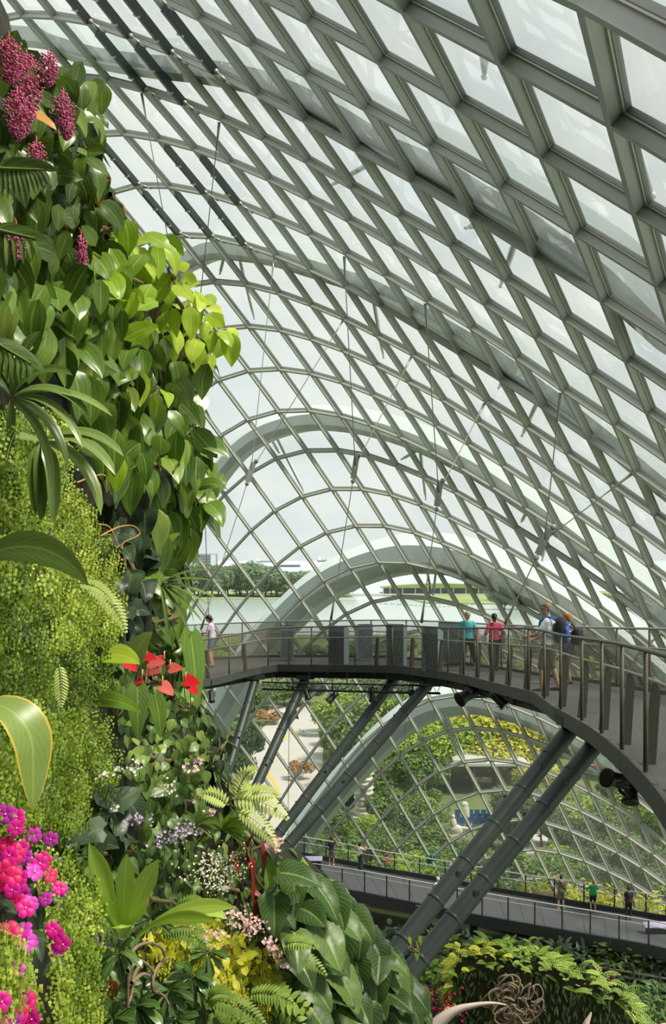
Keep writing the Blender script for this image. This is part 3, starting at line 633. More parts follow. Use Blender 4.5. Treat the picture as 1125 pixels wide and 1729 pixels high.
# cyclist-like passers-by on the road: small signs only
X, Y = gp(508, 1243); p = V(X, Y, 0.05); t = thing('bicycle', p, 'dark bicycle standing at the edge of the road outside', 'bicycle')
M_tyre = mat('black_rubber', (.01, .01, .011), rough=.7)
for dx in (-.5, .5):
    mb = MB(); c = p + V(dx, 0, .34); mb.tube([c + V(math.cos(a)*.33, 0, math.sin(a)*.33) for a in [2*PI*k/14 for k in range(15)]], .03, 6, caps=False); mb.build('wheel', M_tyre, t)
mb = MB()
for a, b in ((V(-.5, 0, .34), V(-.1, 0, .85)), (V(-.1, 0, .85), V(.38, 0, .8)), (V(.38, 0, .8), V(.0, 0, .32)), (V(-.5, 0, .34), V(0, 0, .32)), (V(.5, 0, .34), V(.36, 0, 1.0)), (V(.0, 0, .32), V(-.14, 0, .98))): mb.tube([p + a, p + b], .025, 6)
mb.build('frame', M_dark, t); mb = MB(); mb.tube([p + V(.36, -.25, 1.0), p + V(.36, .25, 1.0)], .02, 6); mb.build('handlebar', M_dark, t); mb = MB(); mb.box(p + V(-.14, 0, 1.0), .24, .12, .06); mb.build('saddle', M_tyre, t)
# ------------------------------------------------------------------ the upper footbridge
M_deck = mat('dark_walkway_deck', srgb(84, 84, 82), rough=0.75, var=0.12, scale=6)
M_fascia = mat('dark_edge_steel', srgb(78, 82, 76), rough=0.55, var=0.15, scale=3)
M_under = mat('dark_underside_steel', srgb(58, 62, 58), rough=0.6)
M_post = mat('brown_grey_post_steel', srgb(104, 98, 82), rough=0.5, var=0.1, scale=5)
M_fin = mat('dark_fin_plate', srgb(70, 66, 57), rough=0.5, var=0.1, scale=4)
M_rail = mat('brushed_rail_steel', srgb(176, 176, 166), rough=0.35, metal=0.6)
M_col = mat('dark_green_column_paint', srgb(54, 63, 58), rough=0.45, var=0.16, scale=2.2)
def net_mat(name, col, cell, thick):
    """woven wire net: real holes cut by the pattern of crossing wires"""
    m = bpy.data.materials.new(name); m.use_nodes = True; nt = m.node_tree; b = nt.nodes['Principled BSDF']; out = nt.nodes['Material Output']; L = nt.links.new
    b.inputs['Base Color'].default_value = col + (1,); b.inputs['Roughness'].default_value = .5; b.inputs['Metallic'].default_value = .3
    uv = nt.nodes.new('ShaderNodeUVMap'); sp = nt.nodes.new('ShaderNodeSeparateXYZ'); L(uv.outputs[0], sp.inputs[0])
    def M(op, a, c):
        k = nt.nodes.new('ShaderNodeMath'); k.operation = op
        for i, q in enumerate((a, c)):
            if isinstance(q, (int, float)): k.inputs[i].default_value = q
            elif q is not None: L(q, k.inputs[i])
        return k.outputs[0]
    u = M('MULTIPLY', sp.outputs[0], 1 / cell); v = M('MULTIPLY', sp.outputs[1], .6 / cell)
    a = M('LESS_THAN', M('FRACT', M('ADD', u, v), None), thick); c = M('LESS_THAN', M('FRACT', M('SUBTRACT', u, v), None), thick)
    f = M('MAXIMUM', a, c); tr = nt.nodes.new('ShaderNodeBsdfTransparent'); mx = nt.nodes.new('ShaderNodeMixShader')
    L(f, mx.inputs[0]); L(tr.outputs[0], mx.inputs[1]); L(b.outputs[0], mx.inputs[2]); L(mx.outputs[0], out.inputs[0])
    return m
M_net = net_mat('steel_wire_net', srgb(120, 114, 98), .045, .19)
FR = [(366, 1146, 32.2), (410, 1135, 33.2), (458, 1124, 33.8), (552, 1124.8, 32.9), (612, 1125, 32.2), (672, 1126, 31.0), (748, 1136, 28.8), (787, 1143, 26.4), (840, 1156.7, 22.8), (905, 1172.7, 19.5), (938, 1198, 17.2), (969, 1214, 15.8), (1001, 1232.7, 14.3), (1033, 1256.7, 12.7), (1066, 1286, 11.2), (1100, 1321, 9.9), (1125, 1352, 8.9)]
BK = [(366, 1114, 36.4), (430, 1110, 36.6), (492, 1109.5, 36.2), (552, 1109.5, 35.6), (612, 1110, 34.9), (660, 1111, 34.0), (760, 1119, 31.6), (855, 1132, 28.6), (931, 1144, 25.4), (973, 1149, 24.1), (1040, 1159, 22.2), (1095, 1168, 20.5), (1125, 1173, 19.6)]
front = [at(*p) for p in FR]; back = [at(*p) for p in BK]
front = [V(-6.2, 28.6, front[0].z - .05), V(-4.9, 30.6, front[0].z - .03)] + front + [V(2.62, 7.2, ZC - 2.06), V(2.2, 5.4, ZC - 1.95)]
back = [V(-9.2, 33.5, back[0].z - .05), V(-6.4, 36, back[0].z - .02)] + back + [V(6.75, 17.5, ZC - 2.55), V(6.7, 15, ZC - 2.42), V(6.5, 12.5, ZC - 2.30), V(6.1, 10, ZC - 2.18), V(5.6, 7.6, ZC - 2.06), V(4.9, 5.2, ZC - 1.95)]
def resample(pts, n):
    d = [0]
    for a, b in zip(pts, pts[1:]): d.append(d[-1] + (b - a).length)
    out = []; j = 0
    for i in range(n + 1):
        s = d[-1] * i / n
        while j < len(pts) - 2 and d[j+1] < s: j += 1
        out.append(lerp(pts[j], pts[j+1], (s - d[j]) / max(1e-6, d[j+1] - d[j])))
    return out
def seglen(pts): return sum((b - a).length for a, b in zip(pts, pts[1:]))
BR = thing('footbridge', front[4].copy(), 'curving dark footbridge with wire net railings, high inside the glass shell', 'footbridge')
NF = 60; f_ = resample(front, NF); b_ = resample(back, NF)
# level across: the deck slopes only along its way
dn = V(0, 0, -1)
mb = MB(); rows = [[a, b, b + dn*.1, a + dn*.1] for a, b in zip(f_, b_)]; mb.grid(rows, closed=True); mb.build('deck', M_deck, BR)
mb = MB(); rows = []
for a, b in zip(f_, b_):
    o = (a - b); o.z = 0; o.normalize(); rows.append([a + o*.05 + V(0, 0, .05), a + o*.05 - V(0, 0, .19), a - o*.01 - V(0, 0, .19), a - o*.01 + V(0, 0, .05)])
mb.grid(rows, closed=True); mb.build('edge_fascia', M_fascia, BR)
mb = MB(); rows = []
for a, b in zip(f_, b_):
    o = (b - a); o.z = 0; o.normalize(); rows.append([b + o*.05 + V(0, 0, .08), b + o*.05 - V(0, 0, .2), b - o*.01 - V(0, 0, .2), b - o*.01 + V(0, 0, .08)])
mb.grid(rows, closed=True); mb.build('edge_fascia', M_fascia, BR)
for q in (.22, .75):
    mb = MB(); rows = []
    for a, b in zip(f_, b_):
        c = lerp(a, b, q); o = (b - a); o.z = 0; o.normalize(); hh = .46
        rows.append([c - o*.14 + dn*.1, c + o*.14 + dn*.1, c + o*.14 + dn*hh, c - o*.14 + dn*hh])
    mb.grid(rows, closed=True); mb.build('main_girder', M_under, BR)
for i in range(2, NF, 3):
    a, b = f_[i], b_[i]; mb = MB(); c = lerp(a, b, .5)
    mb.poly([a + dn*.12, lerp(a, b, .22) + dn*.42, lerp(a, b, .75) + dn*.42, b + dn*.12]); mb.bar(lerp(a, b, .02) + dn*.16, lerp(a, b, .98) + dn*.3, .08, .22); mb.build('cross_beam', M_under, BR)
H_R = 1.3
def railing(path, inward, every, fins, postr):
    n = max(2, round(seglen(path) / every)); P = resample(path, n)
    mb = MB(); mb.tube([p + V(0, 0, H_R) for p in P], .026, 7); mb.build('top_rail', M_rail if not fins else M_post, BR, smooth=True)
    mb = MB(); mb.hasuv = True; rows = []; uv = []; s = 0
    for i, p in enumerate(P):
        if i: s += (P[i] - P[i-1]).length
        rows.append([p + V(0, 0, .06), p + V(0, 0, H_R - .02)]); uv.append([(s, 0), (s, H_R)])
    mb.grid(rows, uvs=uv); mb.build('wire_net', M_net, BR)
    hr = []
    for i in range(n + 1):
        p = P[i]; mb = MB(); mb.tube([p - V(0, 0, .15), p + V(0, 0, H_R)], postr, 7); mb.build('post', M_post, BR, smooth=True)
        d = (P[min(i+1, n)] - P[max(i-1, 0)]).normalized(); ins = V(-d.y, d.x, 0).normalized()
        if ins.dot(inward(p)) < 0: ins = -ins
        hr.append(p + ins*.24 + V(0, 0, .92))
        if fins and i < n:
            q = lerp(P[i], P[i+1], .5) + ins*.12; mb = MB(); th = d * .035
            pr = [ins*-.01, ins*.12, ins*.17 + V(0, 0, .80), ins*.13 + V(0, 0, .93), ins*.08 + V(0, 0, .90)]
            A = [q + x - th for x in pr]; B = [q + x + th for x in pr]
            mb.poly(A); mb.poly(list(reversed(B)))
            for k in range(5): mb.quad(A[k], B[k], B[(k+1) % 5], A[(k+1) % 5])
            mb.build('fin', M_fin, BR)
    mb = MB(); mb.tube(hr, .021, 6); mb.build('hand_rail', M_rail, BR, smooth=True)
mid = lambda p: min(((p - lerp(a, b, .5)).length, lerp(a, b, .5) - p) for a, b in zip(f_, b_))[1]
railing(front, mid, 1.62, True, .026); railing(back, mid, 1.7, False, .026)
# information pedestals
M_ped = mat('blue_grey_pedestal', srgb(136, 156, 160), rough=.45, var=.05)
def speck_mat(name, base, dot):
    m = mat(name, base, rough=.5); nt = m.node_tree; b = nt.nodes['Principled BSDF']; L = nt.links.new
    tc = nt.nodes.new('ShaderNodeTexCoord'); vo = nt.nodes.new('ShaderNodeTexVoronoi'); vo.inputs['Scale'].default_value = 22
    mt = nt.nodes.new('ShaderNodeMath'); mt.operation = 'LESS_THAN'; mt.inputs[1].default_value = .42
    mx = nt.nodes.new('ShaderNodeMixRGB'); mx.inputs[1].default_value = base + (1,); mx.inputs[2].default_value = dot + (1,)
    L(tc.outputs['Object'], vo.inputs['Vector']); L(vo.outputs['Distance'], mt.inputs[0]); L(mt.outputs[0], mx.inputs[0]); L(mx.outputs[0], b.inputs['Base Color'])
    return m
M_speck = speck_mat('speckled_pedestal_panel', srgb(118, 134, 136), srgb(66, 80, 82))
M_pale = mat('pale_reading_panel', srgb(196, 208, 212), rough=.3)
def pedestal(x, yb, Y, w_, dpt, h, rot, slope, label):
    p = at(x, yb, Y); t = thing('information_pedestal', p, label, 'information panel', None)
    Mz = Matrix.Rotation(rot, 3, 'Z'); g = lambda a, b, c: p + Mz @ V(a, b, c)
    w2 = w_/2; d2 = dpt/2; mb = MB()
    A = [g(-w2, -d2, 0), g(w2, -d2, 0), g(w2, d2, 0), g(-w2, d2, 0)]; B = [g(-w2, -d2, h), g(w2, -d2, h), g(w2, d2, h - slope), g(-w2, d2, h - slope)]
    for k in range(4): mb.quad(A[k], A[(k+1) % 4], B[(k+1) % 4], B[k])
    mb.poly(B); mb.build('body', M_ped, t)
    mb = MB(); mb.quad(g(-w2*.9, -d2 - .006, .06), g(w2*.9, -d2 - .006, .06), g(w2*.9, -d2 - .006, h*.86), g(-w2*.9, -d2 - .006, h*.86)); mb.build('speckled_panel', M_speck, t)
    mb = MB(); e = V(0, 0, .012); mb.poly([b + e for b in B]); mb.poly([b + e*2.2 for b in B]); mb.build('reading_panel', M_pale, t)
pedestal(485, 1113, 35.2, .46, .34, 1.18, .1, .1, 'blue-grey pedestal nearest the woman with the phone')
pedestal(572, 1122, 33.2, .60, .34, 1.28, -.5, .12, 'blue-grey pedestal with dark end, second along the bridge from the woman with the phone')
pedestal(615, 1113.5, 34.1, .52, .34, 1.2, .25, .1, 'speckled blue-grey pedestal at the far rail, third from the woman with the phone')
pedestal(670, 1125, 31.4, .58, .34, 1.32, -.4, .12, 'blue-grey pedestal at the near rail where the bridge bends')
pedestal(731, 1133, 29.6, .52, .34, 1.3, -.6, .12, 'blue-grey speckled pedestal at the near rail, nearest the woman in turquoise')
pedestal(763, 1117, 31.0, .78, .42, 1.2, -.25, .18, 'wide pale-topped pedestal at the far rail left of the woman in turquoise')
# slanting columns
def column(top, bot, r, label, n_c):
    a = at(*top); b = at(*bot); t = thing('support_column', b, label, 'column')
    mb = MB(); d = (b - a).normalized(); mb.tube([a - d*.3, a, lerp(a, b, .5), b, b + d*1.5], [r*.86, r, r*1.02, r, r], 18); mb.build('shaft', M_col, t, smooth=True)
    for k in range(n_c):
        c = lerp(a, b, (k + .8) / n_c); mb = MB(); mb.tube([c - d*.03, c - d*.02, c + d*.02, c + d*.03], [r*1.0, r*1.07, r*1.07, r*1.0], 18, caps=False); mb.build('collar', M_col, t, smooth=True)
        mb = MB(); q = d.orthogonal().normalized(); q = Quaternion(d, 1.2 + 2.1*k) @ q; mb.box(c + d*.25 + q*(r*1.02), .07, .07, .07); mb.build('bracket', M_under, t)
    mb = MB(); mb.box(a - d*.2 + V(0, 0, .05), .6, .6, .16); mb.build('head_plate', M_under, t)
column((430, 1152, 33.6), (385, 1302, 31.0), .15, 'dark slanting column far left under the footbridge, behind the leaves', 3)
column((513, 1152, 33.8), (425, 1345, 31.0), .16, 'dark slanting column second from left under the footbridge, in front of the road', 4)
column((663, 1152, 32.2), (465, 1415, 29.5), .155, 'long slanting column, upper of the middle pair under the footbridge', 5)
column((718, 1162, 30.4), (478, 1436, 28.0), .165, 'long slanting column, lower of the middle pair under the footbridge', 5)
column((962, 1234, 16.6), (672, 1602, 14.6), .142, 'thick dark column, upper of the close pair at the lower right', 6)
column((1003, 1260, 15.0), (700, 1632, 13.4), .135, 'thick dark column, lower of the close pair at the lower right', 6)
# lighting truss and lamps
M_blk = mat('black_lamp_housing', (.012, .012, .013), rough=.45)
M_lens = mat('dark_lens_glass', (.03, .028, .02), rough=.1)
a = at(443, 1152, 33.2); b = at(744, 1158, 30.2); t = thing('lighting_truss', a, 'thin black zigzag truss hung below the footbridge', 'truss')
off = V(0, 0, -.24); sd = V(.0, .16, 0)
for n_, o_ in (('top_chord', V(0, 0, 0)), ('bottom_chord', off), ('bottom_chord', off + sd)):
    mb = MB(); mb.tube([a + o_, b + o_], .028, 6); mb.build(n_, M_blk, t)
mb = MB(); n = 26
for i in range(n):
    p = lerp(a, b, i / n); q = lerp(a, b, (i + .5) / n); r_ = lerp(a, b, (i + 1) / n)
    mb.tube([p, q + off], .012, 4); mb.tube([q + off, r_], .012, 4)
mb.build('lattice', M_blk, t)
for i in range(5):
    p = lerp(a, b, .06 + .22*i); mb = MB(); mb.tube([p, p + V(0, 0, .35)], .018, 5); mb.build('hanger', M_blk, t)
def spot(x, y, Y, s, aim, label, yoke=True, top=.35):
    p = at(x, y, Y); t = thing('spotlight', p, label, 'spotlight'); d = Vector(aim).normalized()
    mb = MB(); mb.tube([p - d*s, p - d*s*.8, p + d*s*.5, p + d*s*.9, p + d*s], [s*.3, s*.46, s*.46, s*.6, s*.6], 12); mb.build('housing', M_blk, t, smooth=True)
    mb = MB(); mb.tube([p + d*s*1.0, p + d*s*1.02], s*.52, 12); mb.build('lens', M_lens, t)
    if yoke:
        x_ = d.cross(V(0, 0, 1)).normalized() * s * .62; mb = MB(); u = V(0, 0, s*1.1)
        mb.tube([p + x_, p + x_*.95 + u*.8, p + u, p - x_*.95 + u*.8, p - x_], s*.07, 6); mb.tube([p + u, p + V(0, 0, top)], s*.1, 6); mb.build('yoke', M_blk, t)
    return t
spot(518, 1171, 32.4, .2, (.3, -.3, -.9), 'black spotlight hung beside the second slanting column')
spot(562, 1177, 32.0, .22, (-.6, -.3, -.6), 'black spotlight tilted sideways at the middle of the truss')
spot(629, 1173, 31.4, .22, (.05, -.2, -1), 'black spotlight pointing straight down beside the upper long column')
spot(697, 1176, 30.7, .2, (.4, .2, -.9), 'black spotlight behind the lower long column')
spot(494, 1161, 32.7, .14, (-.8, -.2, -.4), 'small black spotlight at the start of the truss')
spot(357, 1176, 30.5, .18, (.1, -.4, -.8), 'small black lamp hanging among the leaves under the bridge end', True, .5)
spot(792, 1172, 26.0, .34, (-.75, -.45, -.35), 'large ribbed black lamp under the bridge beneath the two women', False)
spot(842, 1181, 23.0, .22, (.5, -.3, -.5), 'black lamp with cables beside the large ribbed lamp', False)
spot(1044, 1318, 12.0, .2, (-.75, -.4, .25), 'black floodlight with raised barn door under the near bridge edge', False)
spot(1066, 1332, 11.6, .17, (-.2, -.5, -.75), 'black floodlight pointing down at the near bridge edge', False)
spot(1108, 1352, 10.6, .14, (.3, -.5, -.6), 'small black lamp at the edge of the near bridge corner', False)
def clutter(x, y, Y, wdt, label):
    p = at(x, y, Y); r = random.Random(int(x)); t = None; mb = MB()
    for k in range(7):
        a_ = p + V(r.uniform(-wdt, wdt), r.uniform(-.1, .1), r.uniform(-.05, .12)); pts = [a_]
        for j in range(4): pts.append(pts[-1] + V(r.uniform(-.14, .14), r.uniform(-.08, .08), r.uniform(-.12, .12)))
        mb.tube(smooth_path(pts, 3), .012, 5)
    mb.bar(p - V(wdt, 0, 0), p + V(wdt, 0, .05), .05, .05)
    o = mb.build('cable_bundle', M_blk, None, org=p); tag(o, label, 'cables')
clutter(822, 1178, 24.4, .5, 'tangle of black cables and clamp bar beside the ribbed lamp')
clutter(1076, 1322, 11.5, .25, 'black cables and clamp behind the near floodlights')
# hanging rods
def near_node(x, y):
    d2, j = min((((u - x)**2 + (v - y)**2), j) for j, ((u, v), d, n) in enumerate(PJ)); (u, v), d, n = PJ[j]
    return at(u, v, d) + n * .05
M_cable = mat('stainless_rod', srgb(150, 150, 140), rough=.35, metal=.5)
def hanger(J, low, ups, label):
    U = [near_node(*u) for u in ups]; lo = at(*low)
    l1 = abs(low[1] - J[1]); l2 = sum(abs(J[1] - u[1]) for u in ups) / len(ups); w_ = l1 / (l1 + l2)
    Yu = sum(u.y for u in U) / len(U); j = at(J[0], J[1], lerp(low[2], Yu, w_ * .7 + .1))
    t = thing('hanger_rods', lo, label, 'suspension rods')
    for e in U + [lo]:
        m_ = MB(); d = (e - j).normalized(); m_.tube([j, j + d*.5, e - d*.9, e - d*.5, e], [.03, .017, .017, .035, .05], 6); m_.build('rod', M_cable, t, smooth=True)
    m_ = MB(); d = (lo - j).normalized(); m_.bar(j - d*.35, j + d*.45, .2, .05, V(0, 1, 0)); m_.ball(j - d*.4 + V(.08, 0, 0), .09, 6, 5); m_.ball(j + d*.55, .08, 6, 5); m_.build('joint_plate', M_cable, t)
hanger((424, 795), (340, 1062, 35.5), [(462, 438), (578, 543)], 'forked suspension rods meeting a joint plate right of the leaves')
hanger((600, 787), (559, 1047, 35.2), [(583, 434), (693, 605)], 'forked suspension rods meeting in the middle of the grid')
hanger((741, 832), (712, 1052, 32.6), [(720, 515), (817, 683)], 'forked suspension rods dropping behind the turquoise shirt woman')
hanger((920, 912), (853, 1054, 28.5), [(948, 663), (1067, 800)], 'forked suspension rods above the man with the backpack')
for (a_, b_2, Yb, lab) in (((240, 157), (296, 470), 34, 'single rod hanging at the left end of the grid over the shrub'), ((370, 205), (332, 560), 34, 'single rod hanging right of the leaf wall from the dark vents')):
    u = near_node(*a_); e = at(b_2[0], b_2[1], Yb); t = thing('hanger_rod', u, lab, 'suspension rod'); d = (e - u).normalized()
    m_ = MB(); m_.tube([u, u + d*.5, u + d*1.0, e], [.05, .035, .016, .016], 6); m_.build('rod', M_cable, t, smooth=True)
u = at(347, 890, 36); e = at(353, 1052, 36.2); m_ = MB(); m_.tube([u, e], .018, 6); o = m_.build('hanger_rod', M_cable, None, org=e); tag(o, 'short upright rod at the far bridge end above the woman with the phone', 'suspension rod')
# dark opening vents in the roof
M_vent = mat('dark_vent_frame', srgb(66, 72, 70), rough=.5)
def vent(a, b, i):
    if (a, b) not in ND or (a, b+1) not in ND: return
    p, q, n = ND[(a, b)], ND[(a, b+1)], NN[(a, b)]; d = (q - p).normalized(); s = (ND.get((a+1, b), p) - ND.get((a-1, b), p)).normalized()
    if s.x > 0: s = -s
    s = -s
    t = thing('roof_vent', p.copy(), VL[i], 'roof vent')
    u0 = lerp(p, q, .12) + s*.20 - n*.05; u1 = lerp(p, q, .95) + s*.20 - n*.05
    m_ = MB(); m_.bar(u0, u1, .2, .24, n); m_.build('vent_frame', M_vent, t)
    for k in (.35, .75):
        c = lerp(u0, u1, k); m_ = MB(); m_.bar(c - s*.14 + n*.12, c + s*.14 + n*.12, .06, .06, n); m_.build('hinge', M_rail, t)
    c0 = u1 + s*.12; c1 = lerp(q, ND.get((a-1, b+1), q), .5) + n*.05 + s*.0
    m_ = MB(); m_.tube([c0, lerp(c0, c1, .6)], .05, 6); m_.tube([lerp(c0, c1, .6), c1], .025, 6); m_.ball(c0, .09, 6, 5); m_.build('actuator', M_rail, t, smooth=True)
VS = [(8, 2), (9, 2), (10, 2), (11, 3), (10, 3), (9, 3), (8, 3), (11, 4), (10, 4), (12, 6), (11, 6), (14, 6), (13, 7), (12, 7), (14, 7)]
VL = ['dark roof vent highest at the top edge above the grid', 'dark roof vent at the top edge, second from the highest', 'dark roof vent at the top edge, third from the highest',
      'dark roof vent directly above the pink berry clusters', 'dark roof vent second right from the one above the pink berry clusters', 'dark roof vent left of the one with the long bright actuator', 'dark roof vent with the long bright actuator, rightmost of the second row',
      'dark roof vent at the top of the leftmost hanging rod', 'dark roof vent between the two single hanging rods', 'dark roof vent just below the second hanging rod top', 'dark roof vent rightmost of the lower row over the lime shrub',
      'dark roof vent beside the brown curled leaves at the wall edge', 'dark roof vent directly above the lime green shrub', 'dark roof vent crossed by the second hanging rod', 'lowest dark roof vent touching the lime green shrub']
for i, (a, b) in enumerate(VS): vent(a, b, i)
# ------------------------------------------------------------------ the lower walkway
M_lowdeck = mat('grey_walkway_deck', srgb(82, 82, 86), rough=.7, var=.06, scale=1.2)
ZL = ZC - 19.0
def lw(x, y, z=ZL):
    Y = (ZC - z) * F / (y - CY); return V((x - CX) / F * Y, Y, z)
lf = [lw(330, 1463), lw(540, 1496), lw(605, 1506), lw(684, 1522), lw(807, 1546), lw(899, 1562), lw(991, 1578), lw(1089, 1595), lw(1125, 1603), lw(1250, 1632)]
lb = [lw(300, 1413), lw(520, 1447), lw(583, 1459), lw(640, 1471), lw(725, 1485), lw(844, 1507), lw(928, 1521), lw(1016, 1536), lw(1108, 1551), lw(1260, 1577)]
LW = thing('lower_walkway', lf[3].copy(), 'grey walkway with white handrails below the footbridge, at the foot of the glass', 'walkway')
lfr = resample(lf, 30); lbr = resample(lb, 30)
mb = MB(); mb.grid([[a, b, b + dn*.12, a + dn*.12] for a, b in zip(lfr, lbr)], closed=True); mb.build('deck', M_lowdeck, LW)
mb = MB(); mb.grid([[a + V(-.02, -.08, .06), a + V(-.02, -.08, -.55), a + V(0, .1, -.55), a + V(0, .1, .06)] for a in lfr], closed=True); mb.build('edge_beam', M_under, LW)
mb = MB(); mb.grid([[b + V(0, .1, .25), b + V(0, .1, -.4), b - V(0, .02, .4), b + V(0, -.02, .25)] for b in lbr], closed=True); mb.build('edge_beam', M_under, LW)
mb = MB()
for i in range(1, 30): mb.bar(lfr[i] + V(0, .1, .004), lbr[i] - V(0, .1, -.004), .03, .006)
mb.build('deck_joint', M_under, LW)
def lowrail(path, n, side):
    P = resample(path, n); h = 1.25
    for z, r_ in ((h, .035), (h - .32, .022)):
        mb = MB(); mb.tube([p + V(0, side if z < h else 0, z) for p in P], r_, 6); mb.build('hand_rail', M_rail2, LW, smooth=True)
    for p in P: mb = MB(); mb.bar(p - V(0, 0, .3), p + V(0, 0, h), .07, .05, V(0, 1, 0)); mb.build('post', M_under, LW)
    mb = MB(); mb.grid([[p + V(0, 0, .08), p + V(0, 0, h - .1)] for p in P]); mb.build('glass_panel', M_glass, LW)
M_rail2 = mat('pale_handrail', srgb(206, 206, 200), rough=.35)
lowrail(lf, 22, .2); lowrail(lb, 22, -.2)
M_lilac = mat('lilac_sign_face', srgb(168, 156, 190), rough=.4)
def sign(x, y, Y, w_, label):
    p = at(x, y, Y); t = thing('reading_desk', p, label, 'sign')
    mb = MB(); mb.box(p + V(0, 0, -.6), w_*.9, .12, 1.1); mb.build('stand', M_under, t)
    mb = MB(); mb.box(p, w_, .45, .06, Matrix.Rotation(.35, 3, 'X')); mb.build('panel', M_lilac, t)
sign(521, 1450, 60.5, 1.7, 'lilac-topped reading desk at the end of the walkway by the leaves')
sign(1118, 1562, 50.6, 1.8, 'lilac-topped reading desk at the walkway rail near the man in black')
# ------------------------------------------------------------------ people
def remeshed(mb, voxel, smooth_it=4):
    me = bpy.data.meshes.new('tmp'); me.from_pydata([tuple(p) for p in mb.v], [], mb.f)
    bm = bmesh.new(); bm.from_mesh(me); bmesh.ops.recalc_face_normals(bm, faces=bm.faces); bm.to_mesh(me); bm.free()
    o = bpy.data.objects.new('tmp', me); COL.objects.link(o)
    rm = o.modifiers.new('r', 'REMESH'); rm.mode = 'VOXEL'; rm.voxel_size = voxel
    s = o.modifiers.new('s', 'SMOOTH'); s.iterations = smooth_it; s.factor = .5
    dg = bpy.context.evaluated_depsgraph_get(); out = bpy.data.meshes.new_from_object(o.evaluated_get(dg))
    bpy.data.objects.remove(o); bpy.data.meshes.remove(me)
    out.polygons.foreach_set('use_smooth', [True] * len(out.polygons))
    return out
def limb(mb, pts, rad):
    mb.tube(pts, rad, 10)
    for p, r_ in zip(pts, rad): mb.ball(p, r_ * .99, 8, 6)
def etube(mb, secs):
    """closed body of elliptical sections: (centre, x axis, y axis)"""
    rows = [[c + x * math.cos(2*PI*k/16) + y * math.sin(2*PI*k/16) for k in range(16)] for c, x, y in secs]
    n0 = len(mb.v); mb.grid(rows, closed=True); m = len(rows)
    mb.f.append(tuple(n0 + k for k in reversed(range(16)))); mb.mi.append(0); mb.f.append(tuple(n0 + (m-1)*16 + k for k in range(16))); mb.mi.append(0)
def ik(a, t, l1, l2, pole):
    d = t - a; L = min(d.length, (l1 + l2) * .998); u = d.normalized(); t = a + u * L
    x = (l1*l1 - l2*l2 + L*L) / (2*L); h = math.sqrt(max(0, l1*l1 - x*x)); p = (pole - u * pole.dot(u)).normalized()
    return a + u*x + p*h, t
SKINS = {}
def pm(name, c, rough=.8, **k):
    if name not in SKINS: SKINS[name] = mat(name, c, rough=rough, **k)
    return SKINS[name]
def hand(mb, w, d, nrm, s, curl):
    """palm, four unequal fingers with knuckle bends and a thumb from the side of the palm; w wrist, d pointing direction, nrm palm normal"""
    side = d.cross(nrm).normalized(); e = .011 * s
    limb(mb, [w, w + d*.045*s, w + d*.085*s], [.026*s, .03*s, .028*s])
    for sgn in (-1, 1): limb(mb, [w + d*.03*s + side*sgn*.014*s, w + d*.085*s + side*sgn*.022*s], [.018*s, .016*s])
    for i, (o, l) in enumerate(((-.033, .062), (-.011, .076), (.011, .07), (.032, .056))):
        b = w + d*.085*s + side*o*s; c1 = b + (d*math.cos(curl*.5) + nrm*math.sin(curl*.5))*l*.5*s; c2 = c1 + (d*math.cos(curl*1.3) + nrm*math.sin(curl*1.3))*l*.55*s
        limb(mb, [b, c1, c2], [e, e*.95, e*.8])
    t0 = w + d*.03*s - side*.022*s; t1 = t0 + (d*.5 - side*.75 + nrm*.3).normalized()*.042*s; t2 = t1 + (d*.8 - side*.1 + nrm*.5).normalized()*.034*s
    limb(mb, [t0, t1, t2], [e*1.35, e*1.15, e*.95])
